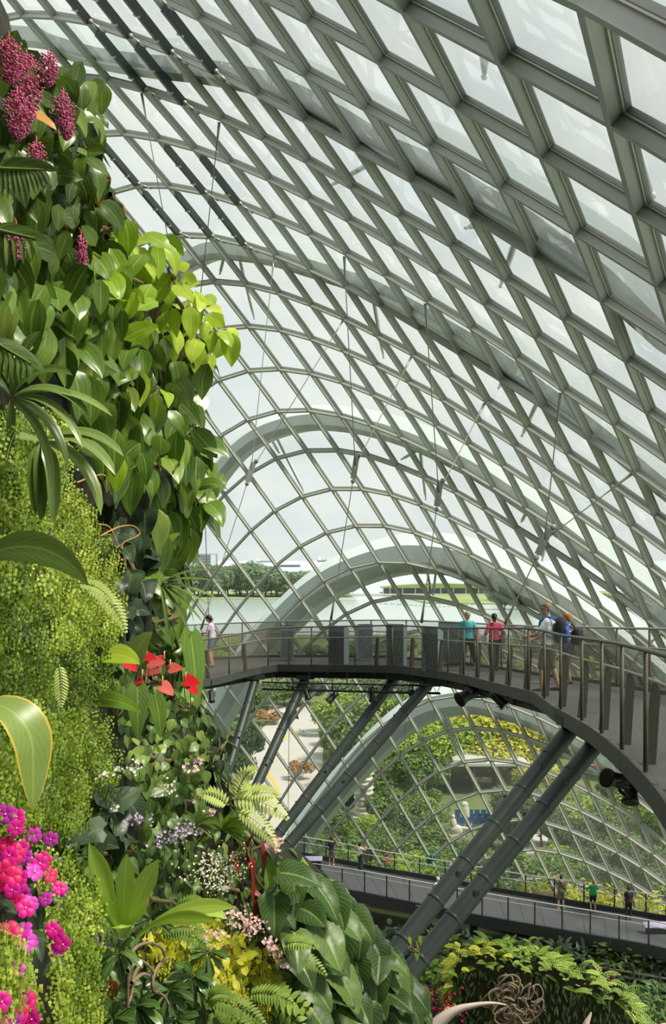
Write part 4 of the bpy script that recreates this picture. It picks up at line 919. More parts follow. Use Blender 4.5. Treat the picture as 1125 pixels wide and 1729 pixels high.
def person(p, h, face, label, o, voxel=.011):
    """face: heading in radians, 0 looks along +Y, +pi/2 looks along -X"""
    s = h / 1.75; t = thing('person', p, label, 'person'); t.rotation_euler = (0, 0, face); t.scale = (s, s, s)
    t['_o'] = (0.0, 0.0, 0.0)
    lean = o.get('lean', 0); fat = o.get('fat', 1.0); nod = o.get('nod', 0); turn = o.get('turn', 0)
    RX = Matrix.Rotation(-lean, 3, 'X'); U = lambda x, y, z: RX @ V(x, y, z - .93) + V(0, 0, .93)
    ax = RX @ V(1, 0, 0); ay = RX @ V(0, 1, 0)
    wmn = o.get('woman', False); sw = (.165 if wmn else .19)
    RH = Matrix.Rotation(turn, 3, 'Z') @ Matrix.Rotation(-nod, 3, 'X'); hb = U(0, .015, 1.53)
    Hd = lambda x, y, z: hb + RX @ (RH @ V(x, y, z))
    torso = [(.84, .145, .10, 0), (.93, .165*fat, .115*fat, 0), (1.02, .15*fat, .108*fat, .005), (1.12, .14*fat, .10*fat, .01), (1.24, .158*fat**.5, .112*fat**.5, .01), (1.34, .17, .11, .005), (1.41, .155 if not wmn else .14, .09, 0), (1.455, .09, .07, 0)]
    def tors(mb, inf, z0, z1):
        etube(mb, [(U(0, yo, z), ax * (rx + inf), ay * (ry + inf)) for z, rx, ry, yo in torso if z0 <= z <= z1])
    hips = {}; arms = {}; mb = MB()
    tors(mb, 0, 0, 2)
    limb(mb, [U(0, 0, 1.42), U(0, .01, 1.53)], [.058, .052])
    etube(mb, [(Hd(0, y, z), RX @ RH @ V(1, 0, 0) * rx, RX @ RH @ V(0, 1, 0) * ry) for z, rx, ry, y in ((-.005, .04, .05, .035), (.02, .056, .075, .03), (.06, .068, .09, .02), (.11, .075, .097, .008), (.15, .074, .096, .0), (.19, .06, .08, -.005), (.215, .03, .045, -.005))])
    mb.ball(Hd(0, .112, .088), .017, 6, 5); limb(mb, [Hd(0, .095, .12), Hd(0, .116, .088)], [.011, .014]); limb(mb, [Hd(-.02, .093, .048), Hd(.02, .093, .048)], [.009, .009]); mb.ball(Hd(0, .085, .012), .022, 6, 5)
    for sx in (-1, 1):
        mb.ball(Hd(sx*.076, .0, .1), (.012, .022, .032), 8, 6); limb(mb, [Hd(sx*.012, .09, .128), Hd(sx*.05, .078, .128)], [.011, .01])
        hp = V(sx*.088, 0, .9); an = V(sx*o.get('stance', .1), 0, .085) + V(*o.get('footL' if sx < 0 else 'footR', (0, 0, 0)))
        kn, an = ik(hp, an, .42, .41, V(sx*.1, 1, 0)); hips[sx] = (hp, kn, an)
        limb(mb, [hp, lerp(hp, kn, .4), kn, lerp(kn, an, .3), an], [.09*fat**.5, .078*fat**.5, .055, .055, .04])
        limb(mb, [an + V(0, -.03, -.04), an + V(sx*.01, .07, -.055), an + V(sx*.02, .15, -.062)], [.038, .036, .024])
        sh = U(sx*sw, 0, 1.395); tg = o.get('handL' if sx < 0 else 'handR', (sx*.26, .02, .80)); tg = V(*tg)
        pole = V(*o.get('poleL' if sx < 0 else 'poleR', (sx*.5, -1, -.2))); el, wr = ik(sh, tg, .29, .25, pole); arms[sx] = (sh, el, wr)
        limb(mb, [sh, lerp(sh, el, .5), el, lerp(el, wr, .35), wr], [.052, .046, .038, .036, .026])
        d = (wr - el).normalized(); nrm = V(-sx*.8, .4, 0); nrm = (nrm - d * nrm.dot(d)).normalized(); hand(mb, wr, d, nrm, 1.0, o.get('curl', .55))
    def part(name, mb, m, vox, par=t, sm=3):
        me = remeshed(mb, vox, sm); me.materials.append(m); k = bpy.data.objects.new(name, me); COL.objects.link(k); k.parent = par; return k
    body = part('body', mb, o.get('skin', pm('fair_skin', srgb(206, 158, 130), .6)), voxel)
    # clothes
    mb = MB(); inf = .014; tors(mb, inf, o.get('hem', .92), 1.46)
    sl = o.get('sleeve', .55)
    for sx in (-1, 1):
        sh, el, wr = arms[sx]; ch = [sh, lerp(sh, el, min(1, sl))] + ([lerp(el, wr, (sl - 1))] if sl > 1 else [])
        limb(mb, ch, [.066, .06, .046][:len(ch)]); limb(mb, [U(sx*.08, 0, 1.41), sh], [.06, .066])
    part('shirt', mb, o['shirt'], voxel * 1.2)
    mb = MB(); leg = o.get('leg', 2.0); wide = o.get('wide', 1.0)
    etube(mb, [(U(0, yo, z), ax * (rx + .012), ay * (ry + .012)) for z, rx, ry, yo in torso if z <= 1.03])
    for sx in (-1, 1):
        hp, kn, an = hips[sx]; ch = [hp, lerp(hp, kn, min(1, leg))] + ([lerp(kn, an, min(.95, leg - 1))] if leg > 1 else [])
        limb(mb, ch, [.102*fat**.5, (.088 if leg < 1 else .072)*wide, .062*wide][:len(ch)])
    if o.get('skirt'): etube(mb, [(V(0, 0, .95), V(.17, 0, 0), V(0, .13, 0)), (V(0, 0, .55), V(.22, 0, 0), V(0, .17, 0))])
    part(o.get('bottom_name', 'trousers'), mb, o['bottom'], voxel * 1.2)
    mb = MB()
    for sx in (-1, 1):
        an = hips[sx][2]; limb(mb, [an + V(0, -.04, -.045), an + V(sx*.01, .07, -.058), an + V(sx*.02, .165, -.062)], [.042, .042, .03])
    part('shoes', mb, o.get('shoes', pm('dark_shoe', srgb(48, 46, 46))), voxel)
    # hair
    mb = MB(); hs = o.get('hair', 'short'); L = {'short': .0, 'curly': .012, 'bob': .012, 'pony': .004, 'cap': .006}[hs]
    etube(mb, [(Hd(0, y, z), RX @ RH @ V(1, 0, 0) * (rx + .008 + L), RX @ RH @ V(0, 1, 0) * (ry + .004 + L)) for z, rx, ry, y in ((.05 if hs != 'bob' else -.02, .055, .045, -.045), (.09, .07, .06, -.035), (.125, .074, .075, -.022), (.16, .074, .092, -.006), (.195, .062, .08, -.006), (.222, .032, .045, -.006))])
    if hs == 'pony': limb(mb, [Hd(0, -.1, .14), Hd(0, -.135, .11), Hd(0, -.13, .03), Hd(0, -.12, -.06)], [.022, .034, .03, .012])
    if hs in ('curly', 'bob'):
        r = random.Random(3)
        for _ in range(26): 
            a = r.uniform(0, 6.28); z = r.uniform(.03, .21); 
            if math.sin(a) > .35 and z < .15: continue
            q = .078 * math.sqrt(max(.05, 1 - ((z - .1)/.14)**2)); mb.ball(Hd(math.cos(a)*q, math.sin(a)*q*1.2 - .01, z), .024, 6, 5)
    if hs == 'cap': limb(mb, [Hd(-.04, .1, .155), Hd(.04, .1, .155)], [.018, .018]); limb(mb, [Hd(0, .09, .16), Hd(0, .15, .15)], [.04, .02])
    part('hair' if hs != 'cap' else 'cap', mb, o['hairm'], voxel, sm=2)
    for sx in (-1, 1):
        mb = MB(); mb.ball(Hd(sx*.03, .089, .108), .0095, 6, 5); e = mb.build('eye', pm('dark_eye', (.02, .015, .012), .2), t)
    t['_arms'] = 0
    def world(v): return Vector(p) + Matrix.Rotation(face, 3, 'Z') @ (v * s)
    return t, arms, hips, world, U, Hd
def extra(name, mb_local, world, m, label, cat, sm=True):
    """a thing that a person carries: stays a thing of its own"""
    mb = MB(); mb.v = [world(q) for q in mb_local.v]; mb.f = mb_local.f; mb.mi = mb_local.mi
    c = sum(mb.v, Vector((0, 0, 0))) / len(mb.v); lo = min(q.z for q in mb.v); c.z = lo
    o = mb.build(name, m, None, smooth=sm, org=c); return tag(o, label, cat)
def rbox(c, sx, sy, sz, n=3.2, M=None):
    """soft-edged block"""
    mb = MB(); rows = []
    f = lambda v: math.copysign(abs(v) ** (2 / n), v)
    for i in range(11):
        th = -PI/2 + PI*i/10; row = []
        for j in range(18):
            ph = 2*PI*j/18; q = V(f(math.cos(th))*f(math.cos(ph))*sx/2, f(math.cos(th))*f(math.sin(ph))*sy/2, f(math.sin(th))*sz/2); row.append(c + (M @ q if M else q))
        rows.append(row)
    mb.grid(rows, closed=True); return mb
def strap(pts, r_=.012): 
    mb = MB(); mb.tube(smooth_path(pts, 4), r_, 6); return mb
c_denim = pm('faded_denim', srgb(120, 142, 168)); c_lil = pm('pale_lilac_cotton', srgb(214, 198, 214)); c_black = pm('black_cloth', srgb(40, 40, 44)); c_turq = pm('turquoise_cotton', srgb(52, 178, 186), var=.08, scale=9)
c_crim = pm('crimson_cotton', srgb(196, 44, 78)); c_khaki = pm('khaki_cotton', srgb(142, 132, 106)); c_navy = pm('navy_cotton', srgb(38, 44, 62)); c_olive = pm('olive_cotton', srgb(112, 112, 82)); c_green = pm('emerald_cotton', srgb(44, 150, 98))
c_cream = pm('cream_cotton', srgb(226, 218, 200)); c_teal = pm('dark_teal_cotton', srgb(50, 70, 82)); c_white = pm('white_cotton', srgb(232, 232, 228)); c_grey = pm('grey_cotton', srgb(110, 114, 120))
c_print = pm('pale_blue_print_cotton', srgb(150, 170, 180), col2=srgb(232, 236, 232), scale=14); c_floral = pm('dark_floral_cotton', srgb(48, 44, 62), col2=srgb(136, 112, 116), scale=16)
h_dark = pm('black_hair', (.012, .010, .010), .5); h_gb = pm('grey_blond_hair', srgb(176, 160, 134), .6, var=.25, scale=30); h_sand = pm('sandy_grey_hair', srgb(132, 108, 78), .6, var=.25, scale=30); h_red = pm('reddish_hair', srgb(166, 108, 66), .6, var=.2, scale=30)
sk_tan = pm('tan_skin', srgb(188, 136, 104), .6); sk_fair = pm('fair_skin', srgb(206, 158, 130), .6)
# woman with the phone, far left on the bridge
P = at(358, 1125, 34.6)
t, A, Hh, Wd, U, Hd = person(P, 1.80, 1.45, 'person in a pale lilac T-shirt and denim shorts looking down at a phone', dict(woman=True, shirt=c_lil, bottom=c_denim, bottom_name='shorts', leg=.62, hair='bob', hairm=h_dark, nod=.5, lean=.06, fat=1.12,
    handL=(-.06, .30, 1.13), handR=(.1, .30, 1.10), poleL=(-1, -.3, -1), poleR=(1, -.3, -1), curl=.9, shoes=pm('tan_sandal', srgb(170, 130, 100))))
mb = MB(); mb.box(V(.02, .37, 1.2), .075, .012, .15, Matrix.Rotation(-.6, 3, 'X')); extra('phone', mb, Wd, c_black, 'black phone held by the person in the lilac T-shirt', 'phone', False)
# woman in turquoise
P = at(790, 1131, 29.0)
t, A, Hh, Wd, U, Hd = person(P, 1.71, -.15, 'person in a turquoise T-shirt and dark cropped trousers seen from behind', dict(woman=True, shirt=c_turq, bottom=c_black, leg=1.62, hair='curly', hairm=h_gb, fat=1.25, stance=.13, footR=(.1, .12, 0), footL=(-.04, -.05, 0), sleeve=.75,
    handR=(.27, .16, .98), handL=(-.30, .05, .84), shoes=pm('white_trainer', srgb(220, 215, 210))))
bag = rbox(V(.27, .02, 1.06), .2, .24, .44); c_stripe = pm('red_white_stripes', srgb(200, 50, 70))
m = c_stripe; nt = m.node_tree; tc = nt.nodes.new('ShaderNodeTexCoord'); wv = nt.nodes.new('ShaderNodeTexWave'); wv.bands_direction = 'DIAGONAL'; wv.inputs['Scale'].default_value = 9; cr = nt.nodes.new('ShaderNodeValToRGB'); cr.color_ramp.interpolation = 'CONSTANT'
cr.color_ramp.elements[0].color = srgb(196, 44, 66) + (1,); cr.color_ramp.elements[1].position = .5; cr.color_ramp.elements[1].color = srgb(232, 222, 218) + (1,)
nt.links.new(tc.outputs['Object'], wv.inputs[0]); nt.links.new(wv.outputs[0], cr.inputs[0]); nt.links.new(cr.outputs[0], nt.nodes['Principled BSDF'].inputs['Base Color'])
o = extra('shoulder_bag', bag, Wd, c_stripe, 'red and white striped bag at the hip of the person in turquoise', 'bag')
mb = MB(); mb.v = [Wd(q) for q in strap([V(.27, 0, 1.26), V(.16, -.16, 1.36), V(-.05, -.12, 1.46), V(-.12, .02, 1.475)]).v]; mb.f = strap([V(.27, 0, 1.26), V(.16, -.16, 1.36), V(-.05, -.12, 1.46), V(-.12, .02, 1.475)]).f; mb.mi = [0]*len(mb.f); mb.build('strap', pm('beige_strap', srgb(200, 180, 160)), o)
# woman in crimson
P = at(835, 1132, 28.4)
t, A, Hh, Wd, U, Hd = person(P, 1.63, .05, 'person in a crimson top and black trousers with a ponytail seen from behind', dict(woman=True, shirt=c_crim, bottom=c_black, leg=1.9, hair='pony', hairm=h_dark, fat=1.05, stance=.08, sleeve=1.2, handR=(.24, .1, .98), handL=(-.24, .08, .96), skin=sk_tan))
extra('handbag', rbox(V(.25, -.03, .95), .16, .26, .34), Wd, c_grey, 'grey handbag at the right side of the person in crimson', 'bag')
extra('tote_bag', rbox(V(-.25, 0, 1.0), .13, .24, .46), Wd, c_print, 'pale patterned tote bag at the left side of the person in crimson', 'bag')
# man with backpack
P = at(926, 1168, 20.6)
t, A, Hh, Wd, U, Hd = person(P, 1.84, 1.15, 'person in a pale blue printed shirt and khaki shorts with glasses, facing left', dict(shirt=c_print, bottom=c_khaki, bottom_name='shorts', leg=.95, hair='short', hairm=h_sand, fat=1.2, sleeve=.8, stance=.12, handL=(-.2, .36, 1.08), handR=(.2, .30, 1.02), poleL=(-1, -.6, -1), footL=(0, .1, 0), footR=(.04, -.18, 0), nod=.12))
mb = MB()
for sx in (-1, 1):
    mb.tube([Hd(sx*.052, .098, .11) + V(0, .012*math.cos(a), .017*math.sin(a)) + V(.02*math.cos(a), 0, 0) for a in [2*PI*k/10 for k in range(11)]], .003, 5, caps=False); mb.tube([Hd(sx*.068, .085, .115), Hd(sx*.084, 0, .112)], .003, 5)
o = extra('glasses', mb, Wd, c_black, 'thin dark glasses worn by the person in the printed shirt', 'glasses')
c_blue = pm('bright_blue_nylon', srgb(36, 84, 176), .5)
bp = rbox(U(0, -.25, 1.22), .34, .22, .52); o = extra('backpack', bp, Wd, c_black, 'black and blue backpack worn by the person in the printed shirt', 'backpack')
def sub(parent, mbl, name, m, Wd):
    mb = MB(); mb.v = [Wd(q) for q in mbl.v]; mb.f = mbl.f; mb.mi = mbl.mi; return mb.build(name, m, parent, smooth=True)
sub(o, rbox(U(0, -.37, 1.14), .3, .1, .34), 'front_pocket', c_blue, Wd)
sub(o, rbox(U(.1, -.30, 1.2), .17, .18, .42), 'side_panel', c_blue, Wd)
mb = MB(); mb.box(U(0, -.425, 1.2), .2, .006, .02); mb.box(U(.0, -.425, 1.06), .12, .006, .03); sub(o, mb, 'pale_zip', c_white, Wd)
for sx in (-1, 1): sub(o, strap([U(sx*.11, -.16, 1.42), U(sx*.12, -.02, 1.475), U(sx*.13, .13, 1.38), U(sx*.15, .11, 1.2), U(sx*.17, -.08, 1.08)], .022), 'strap', c_blue, Wd)
# woman beside him
P = at(960, 1156, 22.9)
t, A, Hh, Wd, U, Hd = person(P, 1.64, .95, 'person with short reddish hair in a dark floral dress behind the blue backpack', dict(woman=True, shirt=c_floral, bottom=c_floral, bottom_name='dress', skirt=True, leg=.6, hair='curly', hairm=h_red, fat=1.25, stance=.1, handL=(-.1, .32, 1.1), poleL=(-1, -.4, -1)))
o = extra('backpack', rbox(U(0, -.25, 1.2), .32, .22, .44), Wd, c_black, 'plain black backpack worn by the person with reddish hair', 'backpack')
for sx in (-1, 1): sub(o, strap([U(sx*.1, -.16, 1.38), U(sx*.11, -.02, 1.47), U(sx*.12, .12, 1.36), U(sx*.15, -.06, 1.1)], .02), 'strap', c_black, Wd)
# people on the lower walkway
def low(x, yb, h, face, label, o): 
    return person(lw(x, yb), h, face, label, o, voxel=.02)
low(560, 1461, 1.76, -.2, 'person in a navy T-shirt and dark shorts holding a phone up at the glass', dict(shirt=c_navy, bottom=c_grey, bottom_name='shorts', leg=.9, hair='short', hairm=h_dark, handR=(.16, .42, 1.5), poleR=(1, -.2, -1), stance=.13, skin=sk_tan, shoes=pm('white_trainer', srgb(220, 215, 210))))
t, A, Hh, Wd, U, Hd = low(608, 1470, 1.74, -.9, 'person in a cream top and wide dark teal trousers photographing through the glass', dict(woman=True, shirt=c_cream, bottom=c_teal, leg=1.9, wide=1.45, hair='bob', hairm=h_dark, handL=(-.05, .42, 1.38), handR=(.1, .42, 1.36), poleL=(-1, -.2, -1), poleR=(1, -.2, -1), skin=sk_tan))
extra('shoulder_bag', rbox(V(.2, -.05, .98), .1, .24, .22), Wd, c_black, 'small dark shoulder bag on the person in the cream top', 'bag')
low(740, 1534, 1.72, .6, 'person in a white cap and white shirt at the rail beside the close columns', dict(shirt=c_white, bottom=c_grey, leg=1.9, hair='cap', hairm=c_white, handL=(-.2, .4, 1.1), handR=(.2, .4, 1.1)))
low(766, 1499, 1.7, -.1, 'person in a white top half hidden behind the upper close column', dict(woman=True, shirt=c_white, bottom=c_denim, leg=1.8, hair='bob', hairm=h_gb))
t, A, Hh, Wd, U, Hd = low(948, 1535, 1.86, .15, 'person in an olive shirt and shorts raising a hand to the head', dict(shirt=c_olive, bottom=c_olive, bottom_name='shorts', leg=.95, hair='short', hairm=h_dark, handL=(-.16, .14, 1.66), poleL=(-1, 0, .1), fat=1.1, stance=.14, sleeve=.8, shoes=pm('white_trainer', srgb(220, 215, 210))))
extra('sling_strap', strap([U(-.14, .02, 1.47), U(-.06, -.13, 1.38), U(.08, -.14, 1.15), U(.2, -.06, 1.0)], .022), Wd, c_black, 'black sling strap across the back of the olive shirt', 'strap')
low(1002, 1539, 1.70, .1, 'person in an emerald green top and navy shorts by the walkway rail', dict(woman=True, shirt=c_green, bottom=c_navy, bottom_name='shorts', leg=.7, hair='pony', hairm=h_red, fat=1.3, stance=.13, handL=(-.16, .3, 1.2), handR=(.16, .3, 1.2), poleL=(-1, -.1, -.6), poleR=(1, -.1, -.6), sleeve=.9, shoes=pm('white_trainer', srgb(220, 215, 210))))
t, A, Hh, Wd, U, Hd = low(1062, 1553, 1.78, -.1, 'person all in black with a bun, right of the green top on the walkway', dict(woman=True, shirt=c_black, bottom=c_black, leg=1.9, hair='pony', hairm=h_dark, skin=sk_tan, fat=1.1))
extra('tote_bag', rbox(V(.28, 0, .85), .1, .3, .36), Wd, c_khaki, 'khaki tote bag beside the person all in black', 'bag')
low(1130, 1556, 1.74, .5, 'person with bare arms cut off at the picture edge behind the walkway desk', dict(woman=True, shirt=c_grey, bottom=c_black, leg=1.8, hair='bob', hairm=h_dark, handL=(-.2, .35, 1.15), poleL=(-1, -.1, -.8)))
# ------------------------------------------------------------------ the planted mountain side on the left
SIL = [(-200, -40), (30, -10), (60, 15), (100, 62), (140, 140), (190, 172), (260, 172), (330, 190), (380, 215), (400, 290), (450, 310), (520, 350), (550, 385), (600, 360), (650, 345), (700, 345), (760, 368), (830, 372), (880, 350), (940, 320), (1000, 330), (1060, 315), (1100, 350), (1150, 366), (1200, 350), (1240, 392), (1290, 388), (1320, 428), (1380, 420), (1420, 468), (1450, 535), (1500, 596), (1560, 620), (1600, 680), (1650, 706), (1729, 718), (1950, 740)]
def sil(y): return interp(SIL, y)
def Yw(x, y):
    b = 3.5 + 3.5 * max(0, (x + 20) / 400.0) ** 1.1
    b -= 0.35 * max(0, min(1, (y - 1250) / 400)) * max(0, 1 - x / 300)
    return b + .10 * math.sin(x * .021 + y * .013) + .08 * math.sin(y * .023)
def WP(x, y, off=0.0): return at(x, y, Yw(x, y) - off)
M_soil = mat('dark_planting_felt', srgb(44, 46, 24), rough=1.0, col2=srgb(24, 26, 14), scale=7, bump=1.0)
mb = MB(); rows = []; uvs = None
for yi in range(-160, 1960, 40):
    y = yi; s_ = min(sil(y - 25), sil(y), sil(y + 25)) - 34; row = [at(-420, y, 4.6) + V(-1.5, 2, 0), at(-300, y, 3.9)]
    for k in range(11):
        x = lerp(-160, s_, k / 10); q = at(x, y, Yw(max(x, -20), y) + .30)
        row.append(q + V(0, .13 * mnoise.noise(V(x*.02, y*.02, 0)), 0))
    f = max(0, min(1, (y - 1180) / 120)); p0 = at(s_, y, Yw(s_, y) + .3)
    row.append(p0 + V(-.06, .8, 0))
    row.append(lerp(p0 + V(-.9, 2.4, 0), at(s_ - 14, y, 14.0), f)); row.append(lerp(p0 + V(-2.6, 4.2, 0), at(s_ - 24, y, 23.0), f)); row.append(lerp(p0 + V(-5.5, 6.5, 0), at(s_ - 34, y, 34.0), f)); row.append(row[-1] + V(-9, 2, 0))
    rows.append(row)
mb.grid(rows); o = mb.build('wall_left', M_soil, smooth=True); o['kind'] = 'structure'; WROWS = rows
mb = MB(); rows = []
for z in (0, 8, 16, 24, 30, 35):
    k = 1 - .25 * max(0, z - 28) / 22
    rows.append([V(x * k + .4 * mnoise.noise(V(x, y, z*.3)), y - .5 * (1 - k) * 8, z) for x, y in ((-8, 5.2), (-4.4, 4.6), (-3.6, 1.5), (-3.4, -1.5), (-1.5, -3.4), (2.2, -4.0), (6.5, -4.4), (8.5, -8), (8, -16))])
mb.grid(rows); o = mb.build('wall_back', M_soil, smooth=True); o['kind'] = 'structure'       # unseen mountain behind the viewer, added to hold skylight off the near ribs
mb = MB(); rows = []
for z in (0, 7, 14, 21, 28, 33, 38, 42):
    k = 1 - .32 * max(0, z - 22) / 20
    rows.append([V(-19 + (x + 19) * k + .5 * mnoise.noise(V(x, y, z*.2)), 19 + (y - 19) * k, z) for x, y in ((-4.6, 8.5), (-6.6, 14), (-10.4, 24), (-14.6, 35), (-22, 40), (-32, 30), (-34, 10), (-22, -2), (-9, 1))])
mb.grid(rows, closed=True); mb.poly(rows[-1]); o = mb.build('wall_mountain', M_soil, smooth=True); o['kind'] = 'structure'  # unseen mass of the mountain, added so rib faces turned to it darken
CAMP = V(0, 0, ZC)
SHP = {'ovate': lambda t: math.sin(PI * min(1, t) ** .72) ** .85 * (1 if t < .97 else .3), 'lance': lambda t: math.sin(PI * t ** .85) ** .8,
       'heart': lambda t: (min(1, (t + .03) * 5) ** .5) * (1 - t ** 1.9) ** .85, 'strap': lambda t: min(1, .35 + t * 3.2) * (1 - t ** 3.5) ** .6, 'oblan': lambda t: (.22 + .78 * math.sin(PI * min(1, t * .92) ** 1.7)) * (1 - t ** 9)}
def leaf(mb, base, d, n, L, W, shape='ovate', droop=.6, fold=.12, tone=.5, seg=6, wave=.0, lobe=0.0, lat=2, twist=0.0, rib=0.0):
    d = d.normalized(); n = (n - d * n.dot(d)); n = n.normalized() if n.length > 1e-4 else d.orthogonal().normalized()
    f = SHP[shape]; rows = []; uvs = []; p = base.copy(); ph = R.uniform(0, 6)
    for i in range(seg + 1):
        t = i / seg; s = d.cross(n).normalized(); w_ = max(.015, f(t)) * W / 2; row = []; uv = []
        for j in range(-lat, lat + 1):
            u = j / lat; q = p + s * (u * w_) + n * (abs(u) * fold * w_ * 2 - u*u*fold * w_ * 1.2 + wave * W * math.sin(t * 11 + ph + (2 if u > 0 else 0)) * abs(u))
            if rib: q += n * (rib * W * (min(1, abs(u)*3)) * (abs(math.sin(PI * (t * 6.5 - abs(u) * 2.0))) - .5) * (1 - t*.6))
            if lobe: q -= d * (lobe * L * abs(u) ** 1.5 * (1 - t) ** 2)
            row.append(q); uv.append((u * .5 + .5, t))
        rows.append(row); uvs.append(uv)
        g = V(0, 0, -1); ax = d.cross(g)
        if ax.length > 1e-3:
            rq = Quaternion(ax.normalized(), min(droop / seg, d.angle(g))); d = rq @ d; n = rq @ n
        if twist: n = Quaternion(d, twist / seg) @ n
        p = p + d * (L / seg)
    mb.grid(rows, uvs=uvs, tone=min(1, max(0, tone))); return p
def stem(mb, pts, r0, r1, n=5, tone=.3): mb.tube(smooth_path(pts, 3), [lerp(r0, r1, k / (3*(len(pts)-1))) for k in range(3*(len(pts)-1)+1)], n, tone=tone, caps=False)
def inside(poly, x, y):
    c = False; n = len(poly)
    for i in range(n):
        (x0, y0), (x1, y1) = poly[i], poly[i-1]
        if (y0 > y) != (y1 > y) and x < (x1 - x0) * (y - y0) / (y1 - y0) + x0: c = not c
    return c
def scatter(poly, sp, jit=.45):
    xs = [p[0] for p in poly]; ys = [p[1] for p in poly]; out = []; y = min(ys); k = 0
    while y < max(ys):
        x = min(xs) + (sp * .5 if k % 2 else 0)
        while x < max(xs):
            a = x + R.uniform(-jit, jit) * sp; b = y + R.uniform(-jit, jit) * sp
            if inside(poly, a, b): out.append((a, b))
            x += sp
        y += sp * .87; k += 1
    R.shuffle(out); return out
def rnd(s): return V(R.gauss(0, s), R.gauss(0, s), R.gauss(0, s))
def facing(p): return (CAMP - p).normalized()
# leaf materials
G = srgb
ML = {
 'vine': leafmat('vine_leaf', [G(44, 66, 22), G(78, 104, 36), G(124, 146, 58)], .30, .28, .22, par=True),
 'lime': leafmat('lime_leaf', [G(96, 134, 26), G(150, 186, 44), G(204, 220, 80)], .32, .38, .25, par=True),
 'mid': leafmat('mid_leaf', [G(66, 96, 32), G(104, 136, 50), G(146, 170, 78)], .28, .3, .25, par=True),
 'orange': leafmat('young_orange_leaf', [G(150, 90, 36), G(196, 120, 48), G(214, 160, 60)], .4, .35, .3),
 'fern': leafmat('maidenhair_leaf', [G(64, 90, 20), G(132, 160, 44), G(196, 212, 84)], .5, .35),
 'fern2': leafmat('fern_leaf', [G(74, 104, 30), G(122, 152, 50), G(178, 200, 88)], .5, .35),
 'pale': leafmat('pale_fern_leaf', [G(150, 172, 84), G(186, 204, 110), G(212, 222, 138)], .5, .35),
 'strap': leafmat('strap_leaf', [G(52, 80, 30), G(92, 122, 52), G(142, 164, 86)], .3, .25, .25),
 'nest': leafmat('birdnest_leaf', [G(124, 164, 48), G(158, 194, 64), G(192, 214, 98)], .3, .35, .22),
 'big': leafmat('philodendron_leaf', [G(40, 64, 26), G(66, 96, 40), G(106, 132, 64)], .4, .22, .5),
 'small': leafmat('creeper_leaf', [G(56, 86, 36), G(96, 126, 58), G(156, 178, 92)], .35, .25, .2),
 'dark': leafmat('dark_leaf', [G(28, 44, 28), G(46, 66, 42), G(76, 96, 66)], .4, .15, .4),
 'gold': leafmat('gold_leaf', [G(150, 160, 30), G(200, 200, 46), G(226, 216, 84)], .45, .4, .3),
 'gloss': leafmat('glossy_leaf', [G(42, 72, 30), G(76, 108, 50), G(120, 146, 84)], .22, .15, .35),
 'red': leafmat('red_leaf', [G(96, 26, 26), G(150, 44, 36), G(186, 84, 50)], .4, .3, .3),
 'yellowed': leafmat('yellow_edged_leaf', [G(92, 120, 50), G(126, 150, 68), G(150, 168, 84)], .35, .25, .2, edge=G(206, 176, 66)),
}
M_stem = mat('green_brown_stem', G(96, 84, 46), rough=.8, var=.3, scale=20); M_twig = mat('grey_brown_twig', G(132, 112, 88), rough=.85, var=.25, scale=30)
M_gstem = mat('green_stem', G(96, 120, 50), rough=.6)
M_berry = mat('pink_berry', G(196, 98, 136), rough=.35, var=.3, scale=60); M_bstem = mat('red_flower_stalk', G(176, 62, 74), rough=.5)
M_mag = mat('magenta_petal', G(226, 24, 150), rough=.5, trans=.3, var=.12, scale=40); M_mag2 = mat('violet_pink_petal', G(214, 62, 190), rough=.5, trans=.3); M_mag3 = mat('rose_red_petal', G(222, 20, 104), rough=.5, trans=.3)
M_spathe = mat('red_spathe', G(222, 44, 52), rough=.22, trans=.15); M_coral = mat('coral_spathe', G(236, 112, 104), rough=.3, trans=.15); M_spadix = mat('cream_spadix', G(232, 206, 140), rough=.6)
M_wfl = mat('white_petal', G(236, 230, 210), rough=.6, trans=.2); M_pfl = mat('pale_pink_petal', G(236, 196, 190), rough=.6, trans=.2); M_lfl = mat('lilac_petal', G(190, 168, 196), rough=.6, trans=.2); M_dpur = mat('dark_purple_petal', G(70, 40, 90), rough=.6)
def plant(name, x, y, label, cat='plant', group=None): return thing(name, WP(x, y, 0), label, cat, group)
def bushfill(name, poly, sp, L, mk, label, shape='ovate', wr=.55, offs=(0, .45), cat='shrub', dirv=(.25, -.35, -.75), tone=lambda x, y: R.gauss(.45, .22), droop=.7, stems=5, seg=6, part='foliage', lobe=0.0, jit=.6, wave=.03, two=True):
    cx = sum(p[0] for p in poly) / len(poly); cy_ = sum(p[1] for p in poly) / len(poly); t = plant(name, cx, cy_, label, cat); mb = MB()
    for k, (x, y) in enumerate(scatter(poly, sp)):
        off = R.uniform(*offs); p = WP(x, y, off); fc = facing(p); sc = R.uniform(.72, 1.2)
        d = V(*dirv) + rnd(jit); n = fc * .9 + V(0, 0, .55) + rnd(.35); l = L * sc
        leaf(mb, p - d.normalized() * l * .4, d, n, l, l * wr * R.uniform(.85, 1.15), shape, droop * R.uniform(.2, 1.9), R.uniform(.05, .36), tone(x, y), seg, wave, lobe, twist=R.gauss(0, .45))
    mb.build(part, mk, t, smooth=True)
    if stems:
        for k in range(stems):
            (x0, y0) = poly[R.randrange(len(poly))]; pts = []
            for j in range(5): pts.append(WP(lerp(cx, x0, j / 4.4) + R.uniform(-9, 9), lerp(cy_, y0, j / 4.4) + R.uniform(-9, 9), R.uniform(.0, .16)))
            m_ = MB(); stem(m_, pts, .016, .006); m_.build('stem', M_stem, t, smooth=True)
    return t
